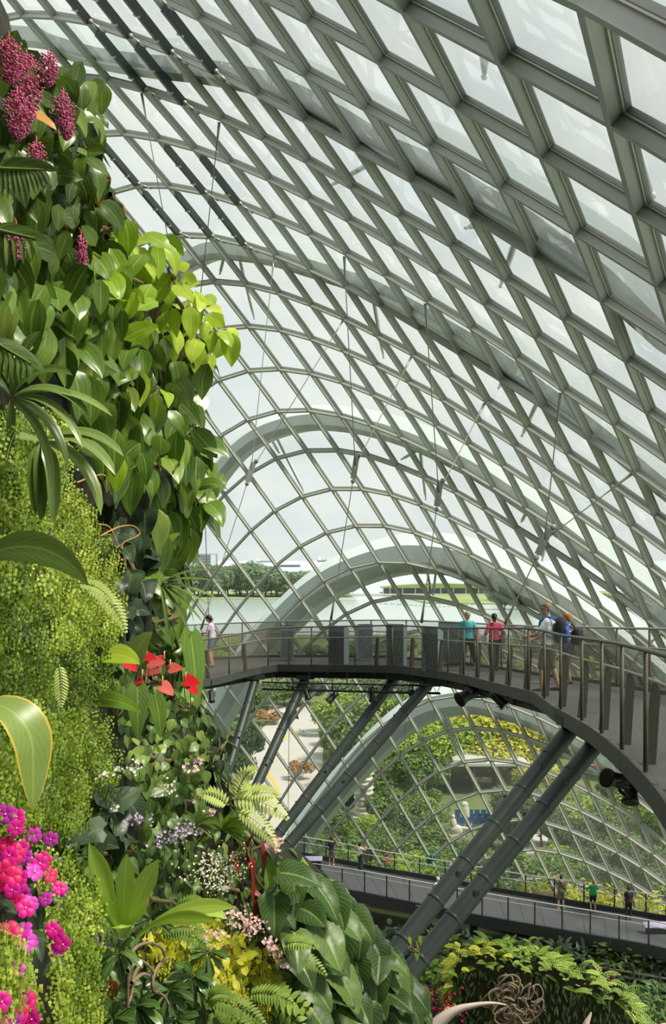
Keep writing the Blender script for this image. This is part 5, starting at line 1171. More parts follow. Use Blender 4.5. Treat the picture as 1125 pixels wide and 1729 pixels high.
def cluster(t, x, y, off, L, r, n, name='flower_cluster'):
    mb = MB(); p = WP(x, y, off); d = V(.05, -.1, -1).normalized(); q = p - d * L * .5; mb.tube([q - d*.05 + V(-.02, .05, .0), q - d*.02, q + d*L], [.0028, .0028, .0015], 5, mi=1)
    for _ in range(int(n * 2.4)):
        u = R.random() ** .8; w_ = r * math.sin(PI * min(1, .12 + u * .86)) ** .7 * R.uniform(.25, 1); a = R.uniform(0, 6.28); c = q + d * (L * u) + V(math.cos(a) * w_, math.sin(a) * w_, 0)
        s = .0046 * R.uniform(.7, 1.25); k = len(mb.v); mb.v += [c + V(s, 0, 0), c + V(-s, 0, 0), c + V(0, s, 0), c + V(0, -s, 0), c + V(0, 0, s), c + V(0, 0, -s)]
        for f in ((0, 2, 4), (2, 1, 4), (1, 3, 4), (3, 0, 4), (2, 0, 5), (1, 2, 5), (3, 1, 5), (0, 3, 5)): mb.f.append(tuple(k + i for i in f)); mb.mi.append(0)
        if R.random() < .16: mb.tube([q + d * (L * u * .9), c], .0014, 3, mi=1, caps=False)
    mb.build(name, [M_berry, M_bstem], t, smooth=True)
# 1 tall shrub with pink clusters
t = bushfill('medinilla', [(-10, 52), (20, 62), (62, 96), (128, 122), (172, 152), (174, 270), (150, 330), (80, 350), (-10, 340)], 20, .155, ML['vine'], 'dark leaved climbing shrub with pink berry clusters at the top of the leaf wall', dirv=(.3, -.3, -.55), offs=(-.1, .45), tone=lambda x, y: R.gauss(.35 + .25 * (y < 150) + .3 * (x > 130), .22))
for x, y, L, r, n in ((16, 102, .16, .055, 190), (46, 150, .24, .055, 260), (30, 196, .16, .05, 170), (82, 118, .13, .04, 120), (108, 190, .15, .045, 150), (112, 215, .1, .035, 90), (62, 268, .12, .035, 100)): cluster(t, x, y, .62, L, r, n)
t = bushfill('medinilla', [(-10, 335), (80, 345), (150, 325), (176, 275), (200, 340), (212, 392), (176, 440), (90, 470), (-10, 480)], 20, .16, ML['vine'], 'dark leaved shrub just below the pink clusters, with two small berry clusters', dirv=(.3, -.3, -.6), offs=(-.1, .4), tone=lambda x, y: R.gauss(.34, .2))
for x, y, L, r, n in ((138, 430, .17, .03, 130), (28, 412, .11, .035, 90)): cluster(t, x, y, .55, L, r, n)
bushfill('young_leaf_shrub', [(60, 165), (110, 175), (125, 210), (90, 225), (65, 205)], 34, .13, ML['orange'], 'sprig of orange young leaves among the pink berry clusters', offs=(.5, .65), dirv=(.6, -.4, -.1), stems=1, tone=lambda x, y: R.gauss(.5, .3))
bushfill('young_leaf_shrub', [(168, 268), (188, 290), (192, 330), (215, 375), (205, 392), (170, 345), (160, 300)], 25, .13, ML['orange'], 'curled rust brown leaves at the wall edge above the lime green shrub', offs=(.0, .2), dirv=(.5, -.2, -.6), stems=1, tone=lambda x, y: R.gauss(.15, .15))
# 2 lime shrub
bushfill('lime_shrub', [(186, 396), (220, 386), (286, 396), (312, 440), (322, 470), (362, 516), (396, 540), (390, 592), (354, 616), (300, 590), (240, 570), (176, 500), (160, 440)], 21.5, .20, ML['lime'], 'bright lime green broad leaved shrub bulging out of the leaf wall', offs=(-.1, .5), dirv=(.35, -.4, -.5), tone=lambda x, y: R.gauss(.42 + .35 * (x > 290), .22), wave=.05)
# 3 mid and dark broad leaves
bushfill('climbing_arum', [(-10, 470), (90, 470), (176, 440), (236, 560), (262, 640), (190, 660), (110, 620), (-10, 600)], 23, .205, ML['mid'], 'broad leaved climber with puckered mid green leaves left of the lime shrub', offs=(0, .45), dirv=(.2, -.35, -.75), tone=lambda x, y: R.gauss(.4, .28))
bushfill('climbing_arum', [(258, 570), (352, 604), (348, 660), (340, 720), (290, 720), (240, 690), (196, 690), (180, 640)], 22, .205, ML['vine'], 'dark leaved climber directly under the lime green shrub', offs=(-.1, .4), dirv=(.15, -.25, -.85), tone=lambda x, y: R.gauss(.5, .24))
bushfill('climbing_arum', [(122, 640), (190, 660), (240, 690), (340, 715), (372, 762), (384, 830), (358, 886), (300, 905), (262, 860), (212, 850), (150, 770)], 23, .225, ML['mid'], 'large oval leaved climber hanging over the dark hollow in the wall', offs=(0, .45), dirv=(.2, -.25, -.85), tone=lambda x, y: R.gauss(.36, .26), stems=8)
bushfill('climbing_arum', [(262, 860), (306, 900), (352, 880), (322, 938), (290, 946), (262, 935)], 24, .25, ML['vine'], 'dangling yellowing leaves at the lowest tip of the large leaved climber', offs=(0, .3), dirv=(.1, -.2, -1), tone=lambda x, y: R.gauss(.55, .22))
bushfill('lime_sprig', [(236, 625), (290, 628), (288, 690), (255, 690)], 27, .17, ML['lime'], 'small bright lime sprig against the dark climber', offs=(.4, .55), dirv=(.2, -.3, -.6), stems=1, tone=lambda x, y: R.gauss(.75, .15))
t = bushfill('hanging_leaf', [(196, 780), (215, 780), (222, 830), (200, 840)], 30, .25, ML['lime'], 'single pale hanging leaf right of the fern curtain', offs=(.45, .5), dirv=(.1, -.1, -1), stems=0, tone=lambda x, y: .55)
# split leaves at the left edge
def splitleaf(name, x, y, d, L, n, label, off=.7, mk='strap'):
    t = plant(name, x, y, label); mb = MB(); p = WP(x, y, off); d = V(*d).normalized(); fc = facing(p) + V(0, 0, .4); s = d.cross(fc).normalized()
    stem(mb, [p, p + d*L*.5, p + d*L], .008, .003, tone=.7)
    for i in range(n):
        u = (i + .6) / n
        for sg in (-1, 1): leaf(mb, p + d*L*u, (s*sg*(1.0 - .45*u) + d*(.55 + .5*u) + V(0, 0, -.25)), fc, L * .62 * math.sin(PI*(.25 + .62*u)), L*.085, 'lance', .5, .1, R.gauss(.5, .15), 4, 0, 0, 1)
    mb.build('blade', ML[mk], t, smooth=True); return t
splitleaf('split_leaf_plant', -12, 285, (1, -.2, -.1), .17, 12, 'fine feathery leaf at the left edge below the pink clusters', .5)
splitleaf('split_leaf_plant', -22, 385, (1, -.3, -.3), .16, 7, 'split fingered leaf at the left edge level with the lime shrub top')
splitleaf('split_leaf_plant', -22, 570, (1, -.3, -.6), .17, 8, 'deeply cut leaf at the left edge above the strap leaved plant')
# strap leaved plant, upper left
def rosette(name, x, y, leaves, mk, label, off=.5, cat='plant', shape='strap', wr=.17, droop=1.2, part='leaf', fold=.25, up=None):
    t = plant(name, x, y, label, cat); p = WP(x, y, off)
    for (dx, dz, L, w_, tn) in leaves:
        mb = MB(); d = V(dx, -.35 + R.uniform(-.2, .1), dz).normalized(); fc = (facing(p) * .6 + V(0, 0, .9)) if up is None else facing(p) + V(0, 0, up)
        leaf(mb, p + V(dx, 0, dz) * .01, d, fc, L, w_, shape, droop * R.uniform(.7, 1.2), fold, tn, 10, .01); mb.build(part, ML[mk], t, smooth=True)
    return t
rosette('strap_leaf_plant', 18, 672, [(.9, .5, .33, .04, .7), (1, .15, .36, .036, .8), (.9, -.2, .32, .04, .6), (.6, .8, .3, .036, .6), (.95, .3, .4, .036, .9), (.2, .9, .3, .035, .4), (.8, -.5, .34, .036, .9), (-.3, .7, .3, .035, .3), (.1, -.9, .2, .03, .6)], 'strap', 'strap leaved fern with long arching dark leaves above the maidenhair curtain', .65)
rosette('strap_leaf_plant', 70, 745, [(.9, .3, .34, .05, .8), (.8, -.1, .36, .05, .9), (.5, -.6, .28, .05, .8), (-.5, .2, .26, .05, .7), (.1, -.8, .26, .05, .6), (.95, .55, .32, .045, .7), (-.2, -.7, .24, .05, .7)], 'strap', 'strap leaved fern with pale drooping tips lying on the maidenhair curtain', .72)
# single arching blade and yellow edged leaf
t = plant('arching_leaf', 0, 930, 'single broad arching leaf reaching in at the left edge over the maidenhair'); mb = MB(); leaf(mb, WP(-28, 945, .8), V(.75, -.25, .55), facing(WP(0, 900)) + V(0, 0, .6), .36, .085, 'lance', 1.5, .12, .6, 12); mb.build('blade', ML['strap'], t, smooth=True)
t = plant('curling_leaf', 30, 1200, 'large folded leaf with a yellow edge curling down at the left'); mb = MB(); leaf(mb, WP(-35, 1190, .85), V(.95, -.2, .35), facing(WP(30, 1200)) * .5 + V(0, 0, .9), .40, .13, 'lance', 3.0, .18, .55, 14, .02); mb.build('blade', ML['yellowed'], t, smooth=True)
bushfill('dark_arum', [(20, 1200), (110, 1195), (118, 1240), (90, 1290), (40, 1260)], 32, .15, ML['dark'], 'dark heart shaped leaves behind the yellow edged leaf', shape='heart', wr=.7, offs=(.1, .3), lobe=.15, stems=0, dirv=(.3, -.3, -.5))
# ferns of the curtain
def maiden(name, poly, sp, label, mk='fern', L=.15, offs=(.0, .4), tone=None, lsz=.014, n=20, cat='fern'):
    cx = sum(p[0] for p in poly) / len(poly); cy_ = sum(p[1] for p in poly) / len(poly); t = plant(name, cx, cy_, label, cat); mb = MB(); mb.hastone = True
    for (x, y) in scatter(poly, sp):
        nv = mnoise.noise(V(x * .035, y * .011, 3.1)); p = WP(x, y, R.uniform(*offs) + .34 * nv); d = V(R.gauss(.05, .4), -.3 + R.gauss(0, .25), -.75 + R.gauss(0, .3)).normalized(); l = L * R.uniform(.6, 1.25); q = p - d * l * .4; tn = (R.gauss(.5, .2) if tone is None else tone(x, y)) + .25 * nv; pts = [q]
        for i in range(n):
            u = i / n; d = (d + V(0, 0, -.06)).normalized(); q = q + d * (l / n); 
            if i % 5 == 4: pts.append(q)
            fc = (facing(q) + rnd(.45)).normalized(); s = d.cross(fc).normalized(); ln = l * .34 * math.sin(PI * (.15 + .8 * u)) ; k2 = max(1, int(ln / (lsz * 1.15)))
            sg = 1 if i % 2 else -1
            for j in range(k2):
                c = q + s * sg * (j + .7) * lsz * 1.1 + d * (j * lsz * .5) + V(0, 0, -.004 * j * j); a = lsz * R.uniform(.75, 1.2) * .62; e = (d + s * sg * .5).normalized(); h = e.cross(fc).normalized()
                k = len(mb.v); mb.v += [c - e*a*.7, c + h*a*.8, c + e*a + fc*a*.25, c - h*a*.8]; mb.f.append((k, k+1, k+2, k+3)); mb.mi.append(0)
                while len(mb.tone) < k: mb.tone.append(.5)
                mb.tone += [min(1, max(0, tn + R.gauss(0, .1)))] * 4
        mb.tube(pts, .0009, 3, mi=1, caps=False, tone=.4)
    mb.build('foliage', [ML[mk], M_gstem], t); return t
maiden('maidenhair_fern', [(-10, 690), (60, 700), (118, 712), (126, 760), (110, 800), (150, 850), (172, 870), (186, 905), (60, 900), (-10, 880)], 15.5, 'maidenhair fern curtain under the strap leaved ferns', tone=lambda x, y: R.gauss(.42 + .3 * (x > 70), .18))
maiden('maidenhair_fern', [(-10, 900), (150, 890), (188, 915), (206, 980), (214, 1040), (196, 1090), (100, 1110), (-10, 1090)], 15.5, 'bright hanging maidenhair fern halfway down the wall beside the dark begonias', tone=lambda x, y: R.gauss(.30 + .4 * (x > 90), .2))
maiden('maidenhair_fern', [(-10, 1090), (100, 1105), (196, 1092), (180, 1170), (150, 1190), (-10, 1200)], 16, 'shaded maidenhair fern above the yellow edged leaf', tone=lambda x, y: R.gauss(.26, .15))
maiden('maidenhair_fern', [(-10, 1200), (150, 1190), (190, 1230), (200, 1300), (170, 1370), (120, 1400), (20, 1390), (-10, 1360)], 16, 'maidenhair fern skirt above the magenta flowers', tone=lambda x, y: R.gauss(.36, .16), L=.17)
maiden('maidenhair_fern', [(60, 1430), (120, 1440), (160, 1500), (180, 1570), (176, 1640), (190, 1729), (100, 1740), (90, 1600)], 18, 'loose yellow green maidenhair trailing right of the magenta flowers', tone=lambda x, y: R.gauss(.55, .2), L=.17, lsz=.016, offs=(0, .35))
maiden('maidenhair_fern', [(-10, 1560), (30, 1580), (60, 1640), (50, 1700), (-10, 1740)], 17, 'maidenhair sprays in front of the lowest magenta flowers', tone=lambda x, y: R.gauss(.7, .15), L=.13, lsz=.015, offs=(.5, .7))
# pinnate fronds
def frond(mb, p, d, L, w_, n, tone, droop=.9, up=None):
    d = d.normalized(); fc = (facing(p) + V(0, 0, .5)) if up is None else up; pts = [p.copy()]; q = p.copy()
    for i in range(n):
        u = (i + .5) / n; g = d.cross(V(0, 0, -1))
        if g.length > 1e-3: d = Quaternion(g.normalized(), droop / n) @ d
        q = q + d * (L / n); pts.append(q.copy()); s = d.cross(fc).normalized(); ln = w_ * math.sin(PI * (.12 + .84 * u)) ** .8 * (1.15 - .5*u)
        for sg in (-1, 1): leaf(mb, q, s*sg + d*.45, fc, ln, L / n * .8, 'lance', .35, .05, tone + R.gauss(0, .07), 3, 0, 0, 1)
    mb.tube(pts, [lerp(.004, .001, i / n) for i in range(n + 1)], 4, tone=.25, caps=False)
def fernplant(name, specs, mk, label, cat='fern', off=.55):
    x, y = specs[0][:2]; t = plant(name, x, y, label, cat)
    for (x, y, d, L, w_, n, tn) in specs:
        mb = MB(); frond(mb, WP(x, y, off), V(*d), L, w_, n, tn); mb.build('frond', ML[mk], t, smooth=True)
    return t
fernplant('pale_fern', [(150, 990, (1, -.4, -.35), .27, .055, 16, .6), (135, 985, (.9, -.5, .1), .2, .045, 13, .5)], 'pale', 'pale fern frond reaching right out of the maidenhair curtain')
fernplant('pale_fern', [(100, 1122, (.3, -.4, -.9), .16, .04, 14, .8)], 'pale', 'pale narrow fern frond hanging left of the red anthuriums')
fernplant('wall_fern', [(395, 1360, (.4, -.3, .5), .42, .1, 15, .8), (390, 1350, (.9, -.3, .25), .42, .1, 15, .85), (400, 1345, (.2, -.3, .9), .36, .09, 14, .7), (400, 1370, (.9, -.3, -.15), .36, .09, 14, .6), (385, 1360, (-.4, -.4, .7), .32, .08, 13, .7)], 'pale', 'pale fern clump at the wall edge in front of the left slanting columns')
fernplant('wall_fern', [(270, 1578, (.8, -.4, .75), .30, .07, 15, .35), (285, 1575, (.95, -.4, .3), .28, .06, 14, .3), (300, 1540, (.5, -.4, .9), .24, .06, 13, .45)], 'fern2', 'dark fern fronds right of the bright rosette plant')
fernplant('wall_fern', [(350, 1690, (.9, -.4, .3), .42, .1, 17, .35), (360, 1700, (.95, -.4, -.1), .42, .1, 17, .3), (345, 1700, (.3, -.4, .8), .35, .09, 15, .4), (360, 1710, (.7, -.5, -.5), .36, .09, 15, .35), (420, 1680, (.8, -.4, .5), .36, .09, 15, .55)], 'fern2', 'dark fern with long fronds at the bottom below the golden leaves')
fernplant('wall_fern', [(470, 1600, (.6, -.4, .6), .36, .08, 14, .7), (480, 1610, (.9, -.4, .2), .36, .08, 14, .6)], 'fern2', 'small fern between the golden leaves and the big heart shaped leaves')
# dark begonias, spiky plant
bushfill('dark_begonia', [(176, 865), (250, 870), (262, 940), (250, 1010), (240, 1080), (205, 1075), (205, 990), (186, 910)], 22, .16, ML['dark'], 'dark begonia with crinkled near black leaves beside the maidenhair curtain', shape='heart', wr=.85, offs=(-.05, .3), lobe=.15, cat='plant', dirv=(.3, -.4, -.4), stems=3, wave=.08)
bushfill('dark_begonia', [(128, 1345), (200, 1330), (236, 1370), (240, 1440), (170, 1450), (120, 1410)], 29, .16, ML['dark'], 'dark round leaved begonia above the bright rosette plant', shape='heart', wr=.95, offs=(.05, .3), lobe=.15, cat='plant', dirv=(.2, -.5, -.3), stems=3, tone=lambda x, y: R.gauss(.65, .2))
rosette('spiky_plant', 270, 985, [(.9, .3, .34, .022, .7), (.95, 0, .36, .022, .8), (.8, -.4, .36, .022, .6), (.5, .8, .28, .022, .5), (.9, .55, .3, .022, .7), (.7, -.7, .34, .022, .5), (.95, -.2, .32, .02, .9), (.3, -.9, .3, .022, .5)], 'strap', 'spiky narrow leaved plant sticking out toward the lake view', .35, droop=.5)
bushfill('leafy_climber', [(262, 945), (300, 960), (318, 1020), (308, 1075), (330, 1130), (300, 1140), (262, 1060), (255, 1000)], 25, .2, ML['mid'], 'leafy climber on the wall edge below the spiky plant', offs=(-.05, .25), dirv=(.2, -.25, -.85), tone=lambda x, y: R.gauss(.45, .25))
# big veined hanging leaf by the bridge
t = plant('hanging_leaf', 340, 1120, 'big veined heart leaf hanging at the near end of the footbridge'); mb = MB(); p = WP(322, 1072, .35); leaf(mb, p, V(.17, -.25, -.9), facing(p) + V(.9, 0, .1), .46, .19, 'heart', .25, .12, .4, 18, .015, .12, 4, rib=.04); mb.build('blade', ML['mid'], t, smooth=True)
mb = MB(); stem(mb, [WP(300, 1150, .1), WP(312, 1095, .3), WP(322, 1070, .36)], .01, .006); mb.build('stalk', M_gstem, t, smooth=True)
# anthuriums
t = plant('anthurium', 225, 1110, 'red anthurium with two large pale leaves on the leaf wall')
for (x, y, d, L, w_, tn, mk) in ((182, 1105, (.6, -.5, .12), .24, .13, .75, 'lime'), (222, 1118, (.35, -.4, .75), .27, .13, .95, 'strap'), (168, 1180, (.9, -.5, .1), .26, .1, .5, 'mid'), (232, 1160, (.1, -.4, -.9), .28, .13, .5, 'strap'), (262, 1175, (.3, -.3, -.8), .24, .11, .4, 'mid')):
    mb = MB(); p = WP(x, y, .5); leaf(mb, p, V(*d), facing(p) + V(0, 0, .7), L, w_, 'heart', .5, .15, tn, 9, .02, .12); mb.build('leaf', ML[mk], t, smooth=True)
for i, (x, y, s, ml) in enumerate(((212, 1116, .085, 0), (251, 1118, .10, 1), (268, 1126, .10, 1), (276, 1114, .085, 0), (286, 1128, .09, 1), (239, 1146, .05, 0), (273, 1156, .1, 1), (312, 1148, .11, 0), (322, 1160, .07, 0), (246, 1108, .07, 0))):
    mb = MB(); p = WP(x, y, .55); d = V(R.choice((-1, 1)) * .7, -.2, R.uniform(-.6, .2)); leaf(mb, p, d, facing(p) + V(0, 0, .35), s * .95, s * .8, 'heart', .3, .1, .5, 7, 0, .15); mb.uv = []; mb.hasuv = False; fl = mb.build('flower', M_coral if ml else M_spathe, t, smooth=True)
    mb = MB(); mb.tube([p, p + V(.01, -.02, .05)], [.006, .004], 6); mb.build('spadix', M_spadix, fl, smooth=True); mb = MB(); stem(mb, [WP(x + R.uniform(-12, 12), y + 60, .2), WP(x, y + 25, .45), p], .004, .003); mb.build('stalk', M_gstem, fl)
# small leaved creepers
for poly, lab, sz, tn in (([(196, 1195), (290, 1150), (330, 1190), (350, 1215), (300, 1260), (215, 1262)], 'dense small leaved creeper just below the red anthuriums', .078, .45),
                          ([(215, 1262), (300, 1258), (350, 1215), (362, 1260), (350, 1330), (290, 1330), (220, 1320)], 'dense small leaved creeper with pale edges in the middle of the wall', .078, .55),
                          ([(220, 1320), (350, 1325), (352, 1370), (330, 1420), (280, 1470), (240, 1420)], 'dense small leaved creeper above the lilac flower sprays', .085, .3)):
    bushfill('creeper', poly, 12.5, sz, ML['small'], lab, wr=.72, offs=(-.05, .35), jit=.5, stems=4, seg=4, tone=lambda x, y, tn=tn: R.gauss(tn, .25))
bushfill('ivy', [(340, 1215), (386, 1228), (398, 1255), (388, 1295), (352, 1300)], 13, .1, ML['dark'], 'dark small leaved ivy tuft at the wall edge against the left column', wr=.5, offs=(-.1, .2), stems=3, seg=4, tone=lambda x, y: R.gauss(.5, .2))
bushfill('drooping_plant', [(385, 1310), (402, 1320), (424, 1380), (420, 1400), (398, 1370)], 30, .26, ML['vine'], 'brownish green drooping leaves at the wall edge by the pale fern', wr=.35, offs=(.1, .3), dirv=(.2, -.2, -.9), stems=1)
# fine flower sprays
def spray(name, pts, m, label, n, size, off=.5, spread=26, stalk=True):
    x, y = pts[0]; t = plant(name, x, y, label, 'flowers'); ms = MB(); mb = MB()
    for (x, y) in pts:
        for _ in range(n):
            p = WP(x + R.gauss(0, spread), y + R.gauss(0, spread * .6), off + R.uniform(-.1, .1)); s = size * R.uniform(.7, 1.3); fc = (facing(p) + rnd(.5)).normalized(); a = fc.orthogonal().normalized(); a = Quaternion(fc, R.uniform(0, 6)) @ a; b = fc.cross(a)
            for k in range(4):
                u = a * math.cos(k*PI/2) + b * math.sin(k*PI/2); v = a * math.cos(k*PI/2 + .8) + b * math.sin(k*PI/2 + .8); w2 = a * math.cos(k*PI/2 - .8) + b * math.sin(k*PI/2 - .8); mb.poly([p, p + w2*s*.6 + fc*s*.1, p + u*s + fc*s*.25, p + v*s*.6 + fc*s*.1])
        if stalk: ms.tube([WP(x, y + 45, .15), WP(x + 4, y + 15, off - .1), WP(x, y, off)], .003, 4)
    if stalk: ms.build('stalk', M_gstem, t)
    mb.build('blossom', m, t); return t
spray('white_flower_spray', [(205, 1295), (232, 1290), (180, 1310), (222, 1300), (190, 1365)], M_wfl, 'fine white flower sprays over the small leaved creeper', 14, .010, spread=9)
spray('white_flower_spray', [(285, 1325), (280, 1335), (325, 1295)], M_wfl, 'tiny white blossoms on the right part of the creeper', 12, .009, spread=9)
spray('lilac_flower_spray', [(232, 1385), (275, 1418), (290, 1412), (310, 1405), (322, 1400)], M_lfl, 'lilac grey flower sprays below the small leaved creeper', 30, .010, spread=11)
spray('pale_pink_flower_spray', [(355, 1460), (375, 1450), (395, 1470), (345, 1480), (370, 1490)], M_wfl, 'cream and pink flower haze beside the red leaved plant', 60, .008, spread=19)
spray('pale_pink_flower_spray', [(390, 1545), (412, 1555), (425, 1570), (430, 1560), (360, 1580)], M_pfl, 'pale pink blossom clusters above the golden leaves', 45, .011, spread=12)
spray('pale_pink_flower_spray', [(464, 1425), (462, 1432), (467, 1418)], M_pfl, 'small pink blossom hanging at the foot of the middle columns', 22, .02, spread=6)
spray('pale_pink_flower_spray', [(455, 1590), (468, 1610), (478, 1630), (462, 1600)], M_pfl, 'thin pink blossom spike left of the heart shaped leaves', 22, .016, spread=7)
spray('pale_pink_flower_spray', [(335, 1285), (328, 1300), (355, 1370)], M_pfl, 'few small pink blossoms at the edge of the creeper', 10, .014, spread=6)
# magenta impatiens
def impatiens(x, y, s, m, t, off):
    mb = MB(); p = WP(x, y, off); fc = (facing(p) + rnd(.28)).normalized(); a = fc.orthogonal().normalized(); a = Quaternion(fc, R.uniform(0, 6)) @ a; b = fc.cross(a)
    for k in range(5):
        th = 2*PI*k/5; u = a*math.cos(th) + b*math.sin(th); v = fc.cross(u); rows = []
        for i, (r_, w_, h) in enumerate(((.08, .12, 0), (.45, .62, .08), (.8, .74, .07), (1.02, .42, -.03))): rows.append([p + u*s*r_ + v*s*w_*q*.62 + fc*s*(h - .1*abs(q)) for q in (-1, -.4, .4, 1)])
        mb.grid(rows)
    fl = mb.build('flower', m, t, smooth=True)
    mb = MB(); mb.ball(p + fc*s*.08, s*.1, 6, 4); mb.build('flower_eye', M_wfl if m is not M_mag3 else M_spathe, fl)
MG = [M_mag, M_mag, M_mag2, M_mag3]
for poly, fl, lab in (([(-10, 1370), (40, 1400), (90, 1430), (112, 1500), (80, 1550), (40, 1560), (-10, 1540)], [(8, 1372), (25, 1395), (28, 1380), (60, 1412), (55, 1405), (38, 1428), (40, 1445), (68, 1460), (72, 1452), (85, 1418), (10, 1455), (4, 1468), (20, 1480), (8, 1490), (30, 1478), (38, 1510), (30, 1520), (50, 1524), (20, 1505), (56, 1528), (78, 1520), (100, 1505), (98, 1498), (60, 1470), (26, 1440), (12, 1424), (44, 1532), (86, 1480), (14, 1444), (34, 1492)], 'magenta impatiens in full bloom, uppermost at the left edge'),
                      ([(0, 1570), (40, 1560), (110, 1570), (120, 1620), (60, 1640), (0, 1620)], [(94, 1575), (104, 1592), (88, 1568), (100, 1600), (44, 1592), (50, 1590), (18, 1568), (30, 1580), (28, 1637), (22, 1630), (38, 1570)], 'magenta impatiens with few flowers between the two full plants'),
                      ([(-10, 1660), (50, 1670), (62, 1729), (-10, 1750)], [(5, 1690), (20, 1700), (40, 1680), (50, 1690), (30, 1715), (10, 1715), (48, 1708), (40, 1725), (20, 1728), (2, 1726), (55, 1722)], 'magenta impatiens in the bottom corner at the left edge')):
    t = bushfill('impatiens', poly, 24, .10, ML['dark'], lab, shape='lance', wr=.38, offs=(.1, .45), cat='flowers', dirv=(.3, -.4, -.5), stems=3, tone=lambda x, y: R.gauss(.6, .25))
    for (x, y) in fl: impatiens(x + R.uniform(-3, 3), y + R.uniform(-3, 3), R.uniform(.025, .033), R.choice(MG), t, R.uniform(.45, .62))
# bright rosette (bird's nest)
t = plant('nest_fern', 205, 1570, 'bright green rosette plant with tall upright leaves at the lower left', 'fern'); p0 = WP(205, 1582, .45)
for (tx, ty, w_, dr, tn) in ((178, 1412, .095, .25, .55), (214, 1425, .09, .25, .35), (244, 1440, .095, .3, .75), (196, 1505, .07, .4, .65), (165, 1470, .07, .5, .4), (338, 1468, .075, .9, .8), (322, 1492, .06, .9, .6), (208, 1520, .105, 1.2, .95), (235, 1500, .07, .5, .5)):
    tip = at(tx, ty, Yw(205, 1580) - .45 - R.uniform(0, .12)); d = (tip - p0) + V(0, -.05, .1 * dr); L = (tip - p0).length * 1.06; mb = MB()
    leaf(mb, p0 + V((tx - 205) * .0006, 0, 0), d, facing(p0) + V(-.2 if tx > 250 else 0, 0, .35), L, w_, 'oblan', dr, .22, tn, 12, .015); mb.build('leaf', ML['nest'], t, smooth=True)
t = plant('nest_fern', 345, 1540, 'single pale oval leaf right of the bright rosette plant', 'plant'); mb = MB(); p = WP(322, 1532, .5); leaf(mb, p, V(.9, -.3, .2), facing(p) + V(0, 0, .8), .25, .09, 'ovate', .7, .1, .9, 10); mb.build('leaf', ML['nest'], t, smooth=True)
bushfill('dwarf_purple_plant', [(160, 1570), (190, 1568), (192, 1598), (165, 1602)], 9, .045, mat('dark_purple_leaf', G(62, 44, 84), rough=.6), 'small dark purple tuft at the foot of the bright rosette', wr=.3, offs=(.3, .45), stems=0, seg=3)
def palmette(x, y, L, n, mk, label, off=.6, up=.3):
    t = plant('fan_plant', x, y, label); mb = MB(); p = WP(x, y, off)
    for i in range(n):
        a = -.5 + (PI + 1.0) * i / (n - 1); d = V(math.cos(a), -.35, math.sin(a) * .8 + up); leaf(mb, p, d, facing(p) + V(0, 0, .5), L * R.uniform(.85, 1.1), L * .13, 'lance', .8, .2, R.gauss(.55, .15), 6, 0, 0, 1)
    mb.build('blade', ML[mk], t, smooth=True)
palmette(255, 1552, .16, 13, 'gloss', 'fan of narrow glossy leaflets right of the bright rosette plant')
palmette(375, 1400, .22, 17, 'fern2', 'fine fan leaf with drooping fingers below the pale fern clump', .3)
palmette(330, 1393, .16, 14, 'strap', 'fan of thin pale fingers beside the lilac sprays', .4)
# red leaved plant
bushfill('red_leaved_plant', [(395, 1405), (440, 1410), (455, 1450), (450, 1530), (425, 1530), (410, 1470), (385, 1440)], 20, .2, ML['red'], 'red leaved plant above the pale pink blossom', wr=.22, offs=(.0, .3), dirv=(.1, -.2, -.9), stems=3, cat='plant', tone=lambda x, y: R.gauss(.4, .25))
bushfill('mixed_shrub', [(340, 1400), (400, 1400), (430, 1440), (400, 1500), (360, 1520), (320, 1480), (330, 1430)], 17, .12, ML['small'], 'loose green shrub behind the cream flower haze', wr=.4, offs=(-.1, .2), stems=3, seg=4)
bushfill('hanging_leaf', [(448, 1440), (466, 1450), (470, 1500), (455, 1510)], 28, .3, ML['mid'], 'long folded leaf hanging below the foot of the middle columns', wr=.3, offs=(.15, .3), dirv=(.12, -.2, -1), stems=1)
# golden leaves
maiden('golden_fern', [(270, 1560), (330, 1535), (400, 1580), (470, 1610), (500, 1690), (480, 1735), (400, 1720), (340, 1650), (250, 1625)], 15, 'fine golden moss fern under the pale pink blossom', mk='gold', L=.13, lsz=.017, offs=(-.05, .22), tone=lambda x, y: R.gauss(.55, .22))
bushfill('golden_plant', [(290, 1545), (340, 1530), (400, 1575), (470, 1600), (480, 1660), (420, 1680), (350, 1650), (300, 1620), (240, 1612), (240, 1585)], 12.5, .10, ML['gold'], 'golden yellow leaved plant in the middle of the lower wall', wr=.55, offs=(.0, .35), stems=5, seg=4, jit=.8, dirv=(.2, -.5, -.1), tone=lambda x, y: R.gauss(.5, .28))
bushfill('golden_plant', [(380, 1640), (480, 1650), (500, 1729), (440, 1740), (400, 1690)], 20, .11, ML['gold'], 'yellow green leaves at the bottom, left of the heart shaped leaves', wr=.45, offs=(-.05, .2), stems=3, seg=4, jit=.8, tone=lambda x, y: R.gauss(.3, .25))
